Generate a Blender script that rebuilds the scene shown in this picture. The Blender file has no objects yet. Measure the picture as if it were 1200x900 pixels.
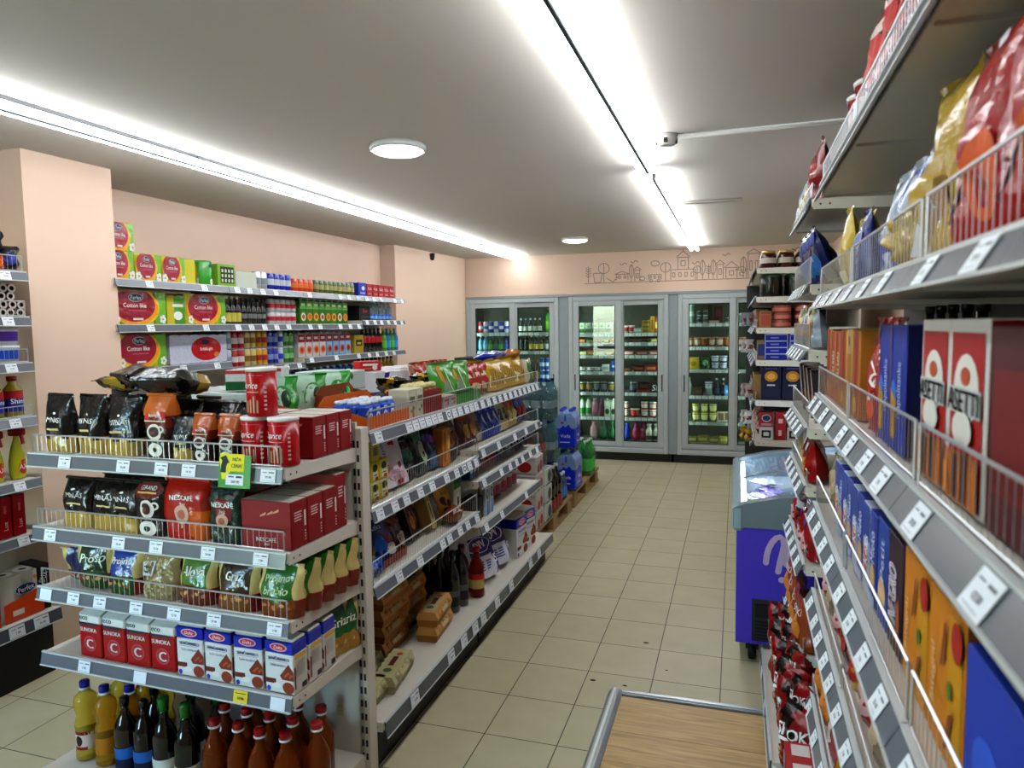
import bpy, math, random
from mathutils import Matrix, Vector, noise as mnoise
random.seed(7)
PI = math.pi
SC = bpy.context.scene
COL = SC.collection
R90 = PI/2

# ---------------------------------------------------------------- materials
def lin(c):
    return tuple((v/12.92 if v <= .04045 else ((v+.055)/1.055)**2.4) for v in c)
def hexc(h):
    h = h.lstrip('#')
    if len(h) == 3: h = ''.join(a*2 for a in h)
    return lin(tuple(int(h[i:i+2], 16)/255 for i in (0, 2, 4)))
_M = {}
def mat(h, k='paper'):
    """procedural material of colour h: paper, gloss, film (crinkled), metal, paint, clear, liquid, glow"""
    key = (h, k)
    if key in _M: return _M[key]
    m = bpy.data.materials.new(k+'_'+h.strip('#')); m.use_nodes = True
    nt = m.node_tree; N = nt.nodes; L = nt.links
    b = N['Principled BSDF']; c = hexc(h)
    if k in ('paper', 'gloss', 'film', 'liquid', 'bottle'): c = tuple(v**1.3 for v in c)   # printing inks are deeper than screen swatches
    tc = N.new('ShaderNodeTexCoord')
    nz = N.new('ShaderNodeTexNoise'); L.new(tc.outputs['Object'], nz.inputs['Vector'])
    scale, rough, amp = dict(paper=(60, .55, .05), gloss=(40, .22, .03), film=(26, .22, .06), metal=(30, .35, .05), paint=(9, .5, .05), clear=(20, .08, .02), bottle=(20, .06, .02), liquid=(20, .06, .02)).get(k, (20, .4, .03))
    nz.inputs['Scale'].default_value = scale; nz.inputs['Detail'].default_value = 3
    mx = N.new('ShaderNodeMixRGB'); mx.blend_type = 'MIX'
    mx.inputs[1].default_value = (*[v*(1-amp) for v in c], 1); mx.inputs[2].default_value = (*[min(1, v*(1+amp)) for v in c], 1)
    L.new(nz.outputs['Fac'], mx.inputs[0]); L.new(mx.outputs[0], b.inputs['Base Color'])
    b.inputs['Roughness'].default_value = rough
    if k == 'film':
        bp = N.new('ShaderNodeBump'); bp.inputs['Strength'].default_value = .55; bp.inputs['Distance'].default_value = .012
        L.new(nz.outputs['Fac'], bp.inputs['Height']); L.new(bp.outputs[0], b.inputs['Normal'])
        b.inputs['Specular IOR Level'].default_value = .45
    if k == 'gloss': b.inputs['Specular IOR Level'].default_value = .35
    if k == 'paper': b.inputs['Specular IOR Level'].default_value = .25
    if k == 'metal':
        b.inputs['Metallic'].default_value = .8
    if k in ('clear', 'liquid'):
        b.inputs['Transmission Weight'].default_value = .85 if k == 'clear' else .7
        b.inputs['IOR'].default_value = 1.25
    _M[key] = m
    return m
def glow(h, s):
    key = (h, 'glow', s)
    if key in _M: return _M[key]
    m = bpy.data.materials.new('lamp_light'); m.use_nodes = True
    nt = m.node_tree; b = nt.nodes['Principled BSDF']; c = hexc(h)
    b.inputs['Base Color'].default_value = (*c, 1)
    b.inputs['Emission Color'].default_value = (*c, 1); b.inputs['Emission Strength'].default_value = s
    _M[key] = m
    return m
def pane_mat(tint='e8f2ee'):
    """thin window glass: clear, with a mirror-like reflection that grows at grazing angles"""
    key = ('pane', tint)
    if key in _M: return _M[key]
    m = bpy.data.materials.new('pane_glass'); m.use_nodes = True
    nt = m.node_tree; N = nt.nodes; L = nt.links; N.clear()
    o = N.new('ShaderNodeOutputMaterial'); mx = N.new('ShaderNodeMixShader'); t = N.new('ShaderNodeBsdfTransparent'); g = N.new('ShaderNodeBsdfGlossy')
    f = N.new('ShaderNodeFresnel'); f.inputs['IOR'].default_value = 1.45
    ge = N.new('ShaderNodeNewGeometry'); iv = N.new('ShaderNodeMath'); iv.operation = 'SUBTRACT'; iv.inputs[0].default_value = 1; L.new(ge.outputs['Backfacing'], iv.inputs[1])
    mu = N.new('ShaderNodeMath'); mu.operation = 'MULTIPLY'; L.new(f.outputs[0], mu.inputs[0]); L.new(iv.outputs[0], mu.inputs[1])
    t.inputs[0].default_value = (*hexc(tint), 1); g.inputs['Roughness'].default_value = .01
    L.new(mu.outputs[0], mx.inputs[0]); L.new(t.outputs[0], mx.inputs[1]); L.new(g.outputs[0], mx.inputs[2]); L.new(mx.outputs[0], o.inputs[0])
    _M[key] = m
    return m
def film_clear():
    """clear shrink film"""
    key = 'shrink'
    if key in _M: return _M[key]
    m = bpy.data.materials.new('shrink_film'); m.use_nodes = True
    nt = m.node_tree; N = nt.nodes; L = nt.links; N.clear()
    o = N.new('ShaderNodeOutputMaterial'); mx = N.new('ShaderNodeMixShader'); t = N.new('ShaderNodeBsdfTransparent'); g = N.new('ShaderNodeBsdfGlossy')
    g.inputs['Roughness'].default_value = .12
    nz = N.new('ShaderNodeTexNoise'); nz.inputs['Scale'].default_value = 30; tc = N.new('ShaderNodeTexCoord'); L.new(tc.outputs['Object'], nz.inputs['Vector'])
    bp = N.new('ShaderNodeBump'); bp.inputs['Strength'].default_value = .6; bp.inputs['Distance'].default_value = .02
    L.new(nz.outputs['Fac'], bp.inputs['Height']); L.new(bp.outputs[0], g.inputs['Normal'])
    mx.inputs[0].default_value = .16
    L.new(t.outputs[0], mx.inputs[1]); L.new(g.outputs[0], mx.inputs[2]); L.new(mx.outputs[0], o.inputs[0])
    _M[key] = m
    return m

# ---------------------------------------------------------------- mesh building
class MB:
    def __init__(s): s.v = []; s.f = []; s.mi = []; s.sm = []; s.mats = []
    def idx(s, m):
        if m not in s.mats: s.mats.append(m)
        return s.mats.index(m)
    def add(s, vs, fs, m, smooth=False, T=None):
        b = len(s.v)
        s.v.extend([tuple(T @ Vector(p)) for p in vs] if T is not None else [tuple(p) for p in vs])
        if isinstance(m, list):
            ids = [s.idx(x) for x in m]
        else:
            ids = [s.idx(m)]*len(fs)
        for f, i in zip(fs, ids):
            s.f.append(tuple(b+k for k in f)); s.mi.append(i); s.sm.append(smooth)
        return s
    def mesh(s, name):
        me = bpy.data.meshes.new(name)
        me.from_pydata(s.v, [], s.f)
        for m in s.mats: me.materials.append(m)
        me.polygons.foreach_set('material_index', s.mi)
        me.polygons.foreach_set('use_smooth', s.sm)
        me.update()
        return me

def bx(mb, x0, x1, y0, y1, z0, z1, m, b=0, T=None):
    """box; m one material or dict of l r f k(back) d t and '*'; b chamfers the edges"""
    lo, hi = (x0, y0, z0), (x1, y1, z1)
    keys = ('l', 'r', 'f', 'k', 'd', 't')
    mm = {k: (m.get(k, m.get('*')) if isinstance(m, dict) else m) for k in keys}
    dflt = m.get('*') if isinstance(m, dict) else m
    b = min(b, *(0.45*(hi[i]-lo[i]) for i in range(3)))
    idx = {}; vs = []
    for sx in (0, 1):
        for sy in (0, 1):
            for sz in (0, 1):
                s = (sx, sy, sz)
                for a in range(3):
                    p = [(hi[i]-(b if i != a else 0)) if s[i] else (lo[i]+(b if i != a else 0)) for i in range(3)]
                    idx[(s, a)] = len(vs); vs.append(p)
    fs = []; ms = []
    for a in range(3):
        o = [i for i in range(3) if i != a]
        for sd in (0, 1):
            f = []
            for (p, q) in ((0, 0), (1, 0), (1, 1), (0, 1)):
                s = [0, 0, 0]; s[a] = sd; s[o[0]] = p; s[o[1]] = q; f.append(idx[(tuple(s), a)])
            fs.append(f); ms.append(mm[keys[a*2+sd]])
    if b > 0:
        for a in range(3):
            o = [i for i in range(3) if i != a]
            for p in (0, 1):
                for q in (0, 1):
                    s0 = [0, 0, 0]; s0[o[0]] = p; s0[o[1]] = q; s1 = list(s0); s1[a] = 1
                    fs.append([idx[(tuple(s0), o[0])], idx[(tuple(s1), o[0])], idx[(tuple(s1), o[1])], idx[(tuple(s0), o[1])]]); ms.append(dflt or mm['f'])
        for sx in (0, 1):
            for sy in (0, 1):
                for sz in (0, 1):
                    fs.append([idx[((sx, sy, sz), a)] for a in range(3)]); ms.append(dflt or mm['f'])
    c = [(lo[i]+hi[i])/2 for i in range(3)]
    if b <= 0:   # merge the three copies of each corner
        uq = {}; mp = []
        nv = []
        for p in vs:
            k = tuple(p)
            if k not in uq: uq[k] = len(nv); nv.append(p)
            mp.append(uq[k])
        vs = nv; fs = [[mp[i] for i in f] for f in fs]
    for f in fs:
        p = [Vector(vs[i]) for i in f]
        n = (p[1]-p[0]).cross(p[2]-p[0]); ctr = sum(p, Vector())/len(p)
        if n.dot(ctr-Vector(c)) < 0: f.reverse()
    return mb.add(vs, fs, ms, False, T)

def lathe(mb, prof, m, n=16, sx=1, sy=1, c=(0, 0, 0), smooth=True, caps=True, T=None, flute=0, lobes=0):
    """turned body from (radius, z) pairs; m one material or one per segment"""
    vs = []; fs = []; ms = []
    seg = m if isinstance(m, list) else [m]*(len(prof)-1)
    for r, z in prof:
        for i in range(n):
            a = 2*PI*i/n
            rr = r*(1+flute*math.cos(lobes*a)) if flute else r
            vs.append((c[0]+rr*sx*math.sin(a), c[1]-rr*sy*math.cos(a), c[2]+z))
    for j in range(len(prof)-1):
        for i in range(n):
            k = (i+1) % n
            fs.append((j*n+i, j*n+k, (j+1)*n+k, (j+1)*n+i)); ms.append(seg[j])
    if caps:
        if prof[0][0] > 1e-5: fs.append(tuple(reversed(range(n)))); ms.append(seg[0])
        if prof[-1][0] > 1e-5: fs.append(tuple((len(prof)-1)*n+i for i in range(n))); ms.append(seg[-1])
    return mb.add(vs, fs, ms, smooth, T)

def rod(mb, p, q, r, m, n=4, T=None):
    p = Vector(p); q = Vector(q); d = (q-p).normalized()
    a = d.orthogonal().normalized(); b = d.cross(a)
    vs = []
    for o in (p, q):
        for i in range(n):
            t = 2*PI*(i+.5)/n
            vs.append(o+a*r*math.cos(t)+b*r*math.sin(t))
    fs = [(i, (i+1) % n, n+(i+1) % n, n+i) for i in range(n)]+[tuple(reversed(range(n))), tuple(range(n, 2*n))]
    return mb.add(vs, fs, m, n > 5, T)

def pipe(mb, pts, r, m, n=6, T=None):
    """tube through points"""
    pts = [Vector(p) for p in pts]; vs = []
    up = None
    for i, p in enumerate(pts):
        d = (pts[min(i+1, len(pts)-1)]-pts[max(i-1, 0)]).normalized()
        a = d.orthogonal().normalized() if up is None else (up-d*up.dot(d)).normalized()
        up = a; b = d.cross(a)
        for k in range(n):
            t = 2*PI*k/n; vs.append(p+a*r*math.cos(t)+b*r*math.sin(t))
    fs = []
    for i in range(len(pts)-1):
        for k in range(n):
            fs.append((i*n+k, i*n+(k+1) % n, (i+1)*n+(k+1) % n, (i+1)*n+k))
    fs += [tuple(reversed(range(n))), tuple((len(pts)-1)*n+k for k in range(n))]
    return mb.add(vs, fs, m, True, T)

def prism(mb, poly, axis, a0, a1, m, T=None, b=0):
    """extrude a 2-D polygon; axis 'x': poly is (y,z); 'y': (x,z); 'z': (x,y)"""
    def P(u, v, w): return {'x': (w, u, v), 'y': (u, w, v), 'z': (u, v, w)}[axis]
    n = len(poly)
    vs = [P(u, v, a0) for u, v in poly]+[P(u, v, a1) for u, v in poly]
    fs = [[i, (i+1) % n, n+(i+1) % n, n+i] for i in range(n)]+[list(reversed(range(n))), list(range(n, 2*n))]
    mm = m if isinstance(m, list) else [m]*len(fs)
    # orient by signed volume
    vol = 0
    for f in fs:
        p0 = Vector(vs[f[0]])
        for i in range(1, len(f)-1): vol += p0.dot(Vector(vs[f[i]]).cross(Vector(vs[f[i+1]])))
    if vol < 0: fs = [list(reversed(f)) for f in fs]
    return mb.add(vs, fs, mm, False, T)

# ---------------------------------------------------------------- lettering and printed shapes
_G = {}
def glyphs(s):
    """flat outline letters of a word, centred, height 1"""
    if s in _G: return _G[s]
    cu = bpy.data.curves.new('lettering', 'FONT'); cu.body = s; cu.size = 1; cu.resolution_u = 2
    ob = bpy.data.objects.new('lettering', cu); COL.objects.link(ob)
    dg = bpy.context.evaluated_depsgraph_get(); ev = ob.evaluated_get(dg); me = ev.to_mesh()
    vs = [(v.co.x, v.co.y) for v in me.vertices]; fs = [tuple(p.vertices) for p in me.polygons]
    ev.to_mesh_clear(); bpy.data.objects.remove(ob); bpy.data.curves.remove(cu)
    x0, x1 = min(v[0] for v in vs), max(v[0] for v in vs); y0, y1 = min(v[1] for v in vs), max(v[1] for v in vs)
    h = y1-y0
    vs = [((x-(x0+x1)/2)/h, (y-(y0+y1)/2)/h) for x, y in vs]
    _G[s] = (vs, fs, (x1-x0)/h)
    return _G[s]
def text(mb, S, s, cx, cz, h, m, maxw=None, rot=0, slant=0, bold=0):
    vs, fs, w = glyphs(s)
    sx = h if maxw is None or w*h <= maxw else maxw/w
    c, sn = math.cos(rot), math.sin(rot)
    for ox in ((0,) if not bold else (-bold, bold)):
        out = []
        for x, y in vs:
            a, b_ = x*sx+slant*y*h+ox*h, y*h
            out.append(S(cx+a*c-b_*sn, cz+a*sn+b_*c, .0012))
        mb.add(out, fs, m)
def rect(mb, S, x0, x1, z0, z1, m, nx=1, nz=1, e=.0006):
    vs = [S(x0+(x1-x0)*i/nx, z0+(z1-z0)*j/nz, e) for j in range(nz+1) for i in range(nx+1)]
    fs = [(j*(nx+1)+i, j*(nx+1)+i+1, (j+1)*(nx+1)+i+1, (j+1)*(nx+1)+i) for j in range(nz) for i in range(nx)]
    mb.add(vs, fs, m)
def disc(mb, S, cx, cz, rx, rz, m, n=20, rings=1, e=.0006, r0=0, rot=0):
    vs = []; fs = []; c, s = math.cos(rot), math.sin(rot)
    rr = [r0+(1-r0)*k/rings for k in range(rings+1)]
    for q in rr:
        for i in range(n):
            a, b_ = rx*q*math.cos(2*PI*i/n), rz*q*math.sin(2*PI*i/n)
            vs.append(S(cx+a*c-b_*s, cz+a*s+b_*c, e))
    for k in range(rings):
        for i in range(n):
            j = (i+1) % n
            fs.append((k*n+i, (k+1)*n+i, (k+1)*n+j, k*n+j))
    mb.add(vs, fs, m)
def shape(mb, S, pts, m, e=.0006):
    mb.add([S(x, z, e) for x, z in pts], [tuple(range(len(pts)))], m)
def front(y=0, x=0, z=0):            # printed face looking along -Y
    return lambda a, b, e=0: (x+a, y-e, z+b)
def side(x=0, y=0, z=0, s=1):        # printed face looking along +X (s=1) or -X
    return lambda a, b, e=0: (x+s*e, y+s*a, z+b)
def top(z=0, x=0, y=0):
    return lambda a, b, e=0: (x+a, y+b, z+e)
def wrap(r, x=0, y=0, z=0, sx=1, sy=1):
    return lambda a, b, e=0: (x+(r+e)*sx*math.sin(a/r), y-(r+e)*sy*math.cos(a/r), z+b)

# ---------------------------------------------------------------- scene objects
def link(name, data, parent=None):
    o = bpy.data.objects.new(name, data); COL.objects.link(o)
    if parent is not None: o.parent = parent
    return o
def obj(name, mb, parent=None):
    return link(name, mb.mesh(name), parent)
def struct(name, mb, label=None):
    o = obj(name, mb); o['kind'] = 'structure'
    if label: o['label'] = label
    return o
def tag(o, label, cat, group=None):
    o['label'] = label; o['category'] = cat
    if group: o['group'] = group
    return o
USED = {}
class Kind:
    """a product: its body mesh and the parts (lid, cap, carton ...) that ride on it"""
    def __init__(s, name, cat, body, *parts):
        s.name, s.cat = name, cat
        s.body = body.mesh(name) if body else None
        s.parts = [(p[0], p[1].mesh(p[0]), [(q[0], q[1].mesh(q[0])) for q in p[2:]]) for p in parts]
def place(k, x, y, z, rz, label, group=None, rx=0, ry=0, s=1):
    o = link(k.name, k.body); o.location = (x, y, z); o.rotation_euler = (rx, ry, rz)
    o.scale = s if isinstance(s, tuple) else (s, s, s)
    if rx and k.body:      # a tilted pack rests on its lowest edge
        sc = o.scale; c_, s_ = math.cos(rx), math.sin(rx)
        o.location.z = z-min(v.co.y*sc[1]*s_+v.co.z*sc[2]*c_ for v in k.body.vertices)+.0005
    tag(o, label, k.cat, group)
    for n, me, subs in k.parts:
        p = link(n, me, o)
        for sn, sm in subs: link(sn, sm, p)
    return o
ORD = ['first', 'second', 'third', 'fourth', 'fifth', 'sixth', 'seventh', 'eighth', 'ninth', 'tenth', 'eleventh', 'twelfth', 'thirteenth', 'fourteenth', 'fifteenth', 'sixteenth', 'seventeenth', 'eighteenth', 'nineteenth', 'twentieth']
def row(k, pts, rz, desc, tail, group, jit=.05, rx=0, s=1):
    """a counted row of products; label = desc, nth tail"""
    for i, p in enumerate(pts):
        kk = k[i % len(k)] if isinstance(k, (list, tuple)) else k
        lab = desc+' '+tail if len(pts) == 1 else '%s, %s %s' % (desc, ORD[i], tail)
        place(kk, p[0], p[1], p[2], rz+random.uniform(-jit, jit), lab, group if len(pts) > 1 else None, rx, 0, s)
def lin_pts(a, b, n, ax, fixed, z):
    """n points from a to b along axis ax ('x' or 'y'), the other coordinate fixed"""
    r = []
    for i in range(n):
        t = a+(b-a)*(i/(n-1) if n > 1 else .5)
        r.append((t, fixed, z) if ax == 'x' else (fixed, t, z))
    return r
# ================================================================ the setting
H = 2.52
WALLC = 'e8c8b0'
def wall_material(h, sc=2.5, amp=.04, bump=.05):
    m = bpy.data.materials.new('painted_plaster'); m.use_nodes = True
    nt = m.node_tree; N = nt.nodes; L = nt.links; b = N['Principled BSDF']; c = hexc(h)
    tc = N.new('ShaderNodeTexCoord'); n1 = N.new('ShaderNodeTexNoise'); n1.inputs['Scale'].default_value = sc; n1.inputs['Detail'].default_value = 6
    n2 = N.new('ShaderNodeTexNoise'); n2.inputs['Scale'].default_value = 140
    L.new(tc.outputs['Object'], n1.inputs['Vector']); L.new(tc.outputs['Object'], n2.inputs['Vector'])
    mx = N.new('ShaderNodeMixRGB'); mx.inputs[1].default_value = (*[v*(1-amp) for v in c], 1); mx.inputs[2].default_value = (*[min(1, v*(1+amp)) for v in c], 1)
    L.new(n1.outputs['Fac'], mx.inputs[0]); L.new(mx.outputs[0], b.inputs['Base Color'])
    bp = N.new('ShaderNodeBump'); bp.inputs['Strength'].default_value = bump; L.new(n2.outputs['Fac'], bp.inputs['Height']); L.new(bp.outputs[0], b.inputs['Normal'])
    b.inputs['Roughness'].default_value = .75
    return m
def tile_material():
    m = bpy.data.materials.new('floor_tiles'); m.use_nodes = True
    nt = m.node_tree; N = nt.nodes; L = nt.links; b = N['Principled BSDF']
    tc = N.new('ShaderNodeTexCoord'); mp = N.new('ShaderNodeMapping'); L.new(tc.outputs['Object'], mp.inputs['Vector'])
    mp.inputs['Location'].default_value = (.9587, -2.5893, 0)
    br = N.new('ShaderNodeTexBrick'); br.offset = 0; br.squash = 1
    br.inputs['Scale'].default_value = 1; br.inputs['Brick Width'].default_value = .3025; br.inputs['Row Height'].default_value = .3156
    br.inputs['Mortar Size'].default_value = .0024; br.inputs['Mortar Smooth'].default_value = .1; br.inputs['Bias'].default_value = 0
    br.inputs['Color1'].default_value = (*hexc('bdb490'), 1); br.inputs['Color2'].default_value = (*hexc('c3b897'), 1); br.inputs['Mortar'].default_value = (*hexc('3c3628'), 1)
    L.new(mp.outputs[0], br.inputs['Vector'])
    nz = N.new('ShaderNodeTexNoise'); nz.inputs['Scale'].default_value = 7; nz.inputs['Detail'].default_value = 8; L.new(tc.outputs['Object'], nz.inputs['Vector'])
    rp = N.new('ShaderNodeValToRGB'); rp.color_ramp.elements[0].position = .3; rp.color_ramp.elements[0].color = (.9, .9, .87, 1); rp.color_ramp.elements[1].position = .7; rp.color_ramp.elements[1].color = (1, 1, 1, 1)
    L.new(nz.outputs['Fac'], rp.inputs[0])
    mx = N.new('ShaderNodeMixRGB'); mx.blend_type = 'MULTIPLY'; mx.inputs[0].default_value = 1
    L.new(br.outputs['Color'], mx.inputs[1]); L.new(rp.outputs[0], mx.inputs[2]); L.new(mx.outputs[0], b.inputs['Base Color'])
    b.inputs['Roughness'].default_value = .42
    bp = N.new('ShaderNodeBump'); bp.inputs['Strength'].default_value = .25; bp.invert = True; bp.inputs['Distance'].default_value = .002
    L.new(br.outputs['Fac'], bp.inputs['Height']); L.new(bp.outputs[0], b.inputs['Normal'])
    return m
wm = wall_material(WALLC); cm = wall_material('dcd2c6', 1.2, .03)
f = MB(); bx(f, -4.2, 1.6, -1.4, 9.6, -.06, 0, tile_material()); struct('floor', f, 'beige square floor tiles with dark grout lines')
f = MB(); bx(f, -4.2, 1.6, -1.4, 9.6, H, H+.06, cm); struct('ceiling', f, 'matt grey plaster ceiling')
# left wall leans a touch towards the aisle as it runs back
f = MB(); prism(f, [(-3.69, -1.4), (-3.64, 3.4), (-3.60, 6.8), (-3.57, 9.6), (-4.1, 9.6), (-4.1, -1.4)], 'z', 0, H, wm); struct('wall_left', f, 'peach painted side wall')
f = MB(); prism(f, [(-3.68, 2.566), (-3.23, 2.566), (-3.21, 3.057), (-3.68, 3.057)], 'z', 0, H, wm); struct('pillar_front', f, 'peach wall pillar nearest the coffee display')
f = MB(); prism(f, [(-3.64, 6.8), (-3.425, 6.8), (-3.318, 8.55), (-3.64, 8.55)], 'z', 0, H, wm); struct('pillar_rear', f, 'peach wall pillar in the back corner')
f = MB(); bx(f, -4.1, 1.6, 8.56, 8.66, 2.0, H, wm); bx(f, -4.1, -3.31, 8.56, 8.66, 0, 2.0, wm); struct('wall_back', f, 'peach back wall above the fridges')
f = MB(); bx(f, 1.0, 1.1, -1.4, 9.6, 0, H, wm); struct('wall_right', f, 'peach wall behind the right hand shelves')
f = MB(); dk = wall_material('c9b29d'); wx0, wx1, wz0, wz1 = -3.66, -2.75, .8, 2.3
for a in ((-4.1, wx0, 0, H), (wx1, 1.1, 0, H), (wx0, wx1, 0, wz0), (wx0, wx1, wz1, H)): bx(f, a[0], a[1], -1.5, -1.4, a[2], a[3], dk)
struct('wall_front', f, 'peach shop front wall')
f = MB(); al = mat('c9ccce', 'metal')
for a in ((wx0, wx0+.05, wz0, wz1), (wx1-.05, wx1, wz0, wz1), (wx0+.05, wx1-.05, wz0, wz0+.05), (wx0+.05, wx1-.05, wz1-.05, wz1)): bx(f, a[0], a[1], -1.48, -1.42, a[2], a[3], al)
w = struct('window_1', f, 'aluminium framed window in the shop front wall'); g = MB(); bx(g, wx0+.05, wx1-.05, -1.455, -1.445, wz0+.05, wz1-.05, pane_mat()); obj('window_pane', g, w)
f = MB(); bx(f, -14, 8, -16, -1.5, -.2, -.12, wall_material('d8d6d0', 3, .06)); struct('exterior_pavement', f, 'pale pavement outside the shop window')
# cable trunk above the fridges, corner pipe
f = MB(); bx(f, -2.78, -2.0, 8.545, 8.56, 2.03, 2.045, mat('d9b79c', 'paint')); bx(f, -2.78, -2.765, 8.545, 8.56, 2.0, 2.03, mat('d9b79c', 'paint')); struct('trim_1', f, 'thin painted cable trunk over the fridges')

# ---- line drawing of a town on the back wall
def mural():
    mb = MB(); ink = mat('7d6457', 'paint'); S = front(8.5595)
    t = .0035
    def ln(*pts):
        for (x0, z0), (x1, z1) in zip(pts, pts[1:]):
            d = Vector((x1-x0, z1-z0)); n = Vector((-d.y, d.x)).normalized()*t
            shape(mb, S, [(x0-n.x, z0-n.y), (x1-n.x, z1-n.y), (x1+n.x, z1+n.y), (x0+n.x, z0+n.y)], ink, .001)
    def ring(cx, cz, rx, rz, n=14):
        ln(*[(cx+rx*math.cos(2*PI*i/n), cz+rz*math.sin(2*PI*i/n)) for i in range(n+1)])
    def tree(x, z, h, kind=0):
        ln((x, z), (x, z+h))
        if kind == 0: ring(x, z+h*.75, h*.3, h*.28)
        elif kind == 1:
            for k in range(4): ln((x-h*.18, z+h*(.45+.15*k)), (x, z+h*(.32+.15*k)), (x+h*.18, z+h*(.45+.15*k)))
        else: ring(x, z+h*.6, h*.13, h*.38)
    def house(x0, x1, z, h, roof=.06, win=2):
        ln((x0, z), (x0, z+h), (x1, z+h), (x1, z))
        if roof: ln((x0-.02, z+h), ((x0+x1)/2, z+h+roof), (x1+.02, z+h))
        for k in range(win):
            a = x0+(x1-x0)*(k+.3)/win; b = x0+(x1-x0)*(k+.7)/win
            ln((a, z+h*.3), (a, z+h*.7), (b, z+h*.7), (b, z+h*.3), (a, z+h*.3))
    zb = 2.165
    ln((-1.77, zb-.01), (.9, zb-.005))
    tree(-1.72, zb, .2, 1); ln((-1.66, zb+.11), (-1.64, zb), (-1.57, zb), (-1.55, zb+.11), (-1.66, zb+.11)); tree(-1.53, zb, .22, 0)
    ln((-1.5, zb+.05), (-1.42, zb), (-1.36, zb+.06)); house(-1.38, -1.24, zb+.02, .07, .03, 2); tree(-1.2, zb, .2, 2)
    ring(-1.07, zb+.03, .03, .025); house(-1.0, -.85, zb+.01, .06, 0, 3); ring(-.97, zb, .015, .015); ring(-.88, zb, .015, .015); tree(-.8, zb, .2, 0)
    house(-.74, -.46, zb, .12, 0, 4); house(-.66, -.54, zb+.12, .14, .07, 1); ln((-.6, zb+.33), (-.6, zb+.4)); tree(-.38, zb, .22, 2)
    house(-.12, .0, zb, .12, .07, 1); house(.0, .1, zb, .09, .04, 1); house(.12, .24, zb, .27, .05, 2); house(.27, .34, zb, .17, 0, 1); house(.37, .5, zb, .12, .04, 2)
    tree(.45, zb, .24, 2); tree(.56, zb, .25, 2); tree(.66, zb, .22, 2); tree(.74, zb, .3, 1); tree(.82, zb, .22, 1)
    house(.9, .99, zb, .2, .0, 1)
    tree(-.31, zb, .17, 1); tree(-.26, zb, .22, 2); house(-.22, -.15, zb, .16, .05, 1); tree(-.46+.02, zb, .15, 0); tree(.07, zb, .24, 2); tree(.6, zb, .3, 2); house(-1.16, -1.1, zb, .13, .04, 1); ring(-.92, zb+.2, .05, .03); house(.68, .72, zb, .2, .04, 1); tree(.86, zb, .16, 0)
    for x, z in ((-1.3, 2.36), (-1.17, 2.38), (-.46, 2.34), (-.12, 2.42), (.35, 2.4), (.62, 2.45), (.95, 2.43)):
        ln((x-.04, z+.02), (x-.01, z), (x+.02, z+.03), (x+.05, z+.01))
    return mb
o = obj('wall_mural', mural()); tag(o, 'thin brown line drawing of a town painted above the fridges', 'mural')

# ---- lamps
LED = glow('f2f9ff', 31); house_c = mat('44484c', 'metal')
def strip(x, y0, y1, n, label):
    L = (y1-y0)/n
    for i in range(n):
        a, b = y0+i*L+.006, y0+(i+1)*L-.006
        r = MB(); bx(r, -.009, .009, a, b, H-.06, H, house_c, .003)
        o = obj('strip_light', r); o.location.x = x
        tag(o, label % ORD[i], 'ceiling light', 'linear ceiling lights')
        for s in (-1, 1):
            d = MB(); T = Matrix.Translation((s*.034, 0, H-.045)) @ Matrix.Rotation(-R90, 4, 'X')
            lathe(d, [(.016, 0), (.016, b-a-.02)], LED, 10, T=Matrix.Translation((0, a+.01, 0)) @ T)
            obj('light_tube', d, o)
strip(-2.57, .2, 8.5, 6, 'linear ceiling light over the left aisle, %s from the camera end')
strip(-.465, .2, 3.96, 3, 'linear ceiling light over the fridge aisle, %s from the camera end')
strip(-.455, 4.14, 8.25, 3, 'thinner end run of ceiling light before the fridges, %s from the camera end')
def dome(x, y, label):
    b = MB(); lathe(b, [(.13, H-.028), (.135, H-.02), (.135, H)], mat('e8e8e4', 'gloss'), 32)
    o = obj('round_lamp', b); o.location = (x, y, 0); tag(o, label, 'ceiling light')
    d = MB(); lathe(d, [(0, H-.046), (.07, H-.044), (.11, H-.036), (.124, H-.026), (.124, H-.02)], glow('fffaf0', 7), 32); obj('lamp_diffuser', d, o)
dome(-1.553, 3.15, 'round white ceiling lamp above the coffee display'); dome(-1.545, 7.03, 'round white ceiling lamp close to the fridges')
b = MB(); wp = mat('ddd8d0', 'gloss'); lathe(b, [(.028, H-.05), (.04, H-.045), (.05, H-.02), (.052, H)], wp, 20); o = obj('smoke_detector', b); o.location = (-.317, 3.42, 0)
for i in range(8):
    a = 2*PI*i/8; v = MB(); bx(v, -.009, .009, -.049, -.03, H-.042, H-.022, mat('2a2a2a'), T=Matrix.Rotation(a, 4, 'Z'))
    if i % 2 == 0: obj('vent_slot', v, o)
tag(o, 'white smoke detector beside the ceiling light', 'smoke detector')
b = MB(); rod(b, (-.27, 3.42, H-.012), (.98, 3.41, H-.012), .011, wp, 8); tag(obj('cable_conduit', b), 'thin white cable pipe running from the smoke detector', 'conduit')
b = MB(); bx(b, -.43, .03, 5.27, 5.31, H-.02, H, mat('b9b4ac', 'metal'), .004); bx(b, -.44, -.415, 5.265, 5.315, H-.024, H, mat('4a4b66', 'gloss'), .004)
tag(obj('ceiling_rail', b), 'short bare metal rail on the ceiling past the smoke detector', 'rail')
b = MB(); lathe(b, [(.018, 0), (.03, .01), (.032, .05)], mat('2b2b2d', 'gloss'), 16); lathe(b, [(0, -.03), (.02, -.022), (.028, 0), (.028, .01)], mat('0c0c0e', 'gloss'), 16)
o = obj('security_camera', b); o.location = (-3.36, 7.62, 2.45); tag(o, 'small black dome camera high in the back corner', 'security camera')
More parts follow.
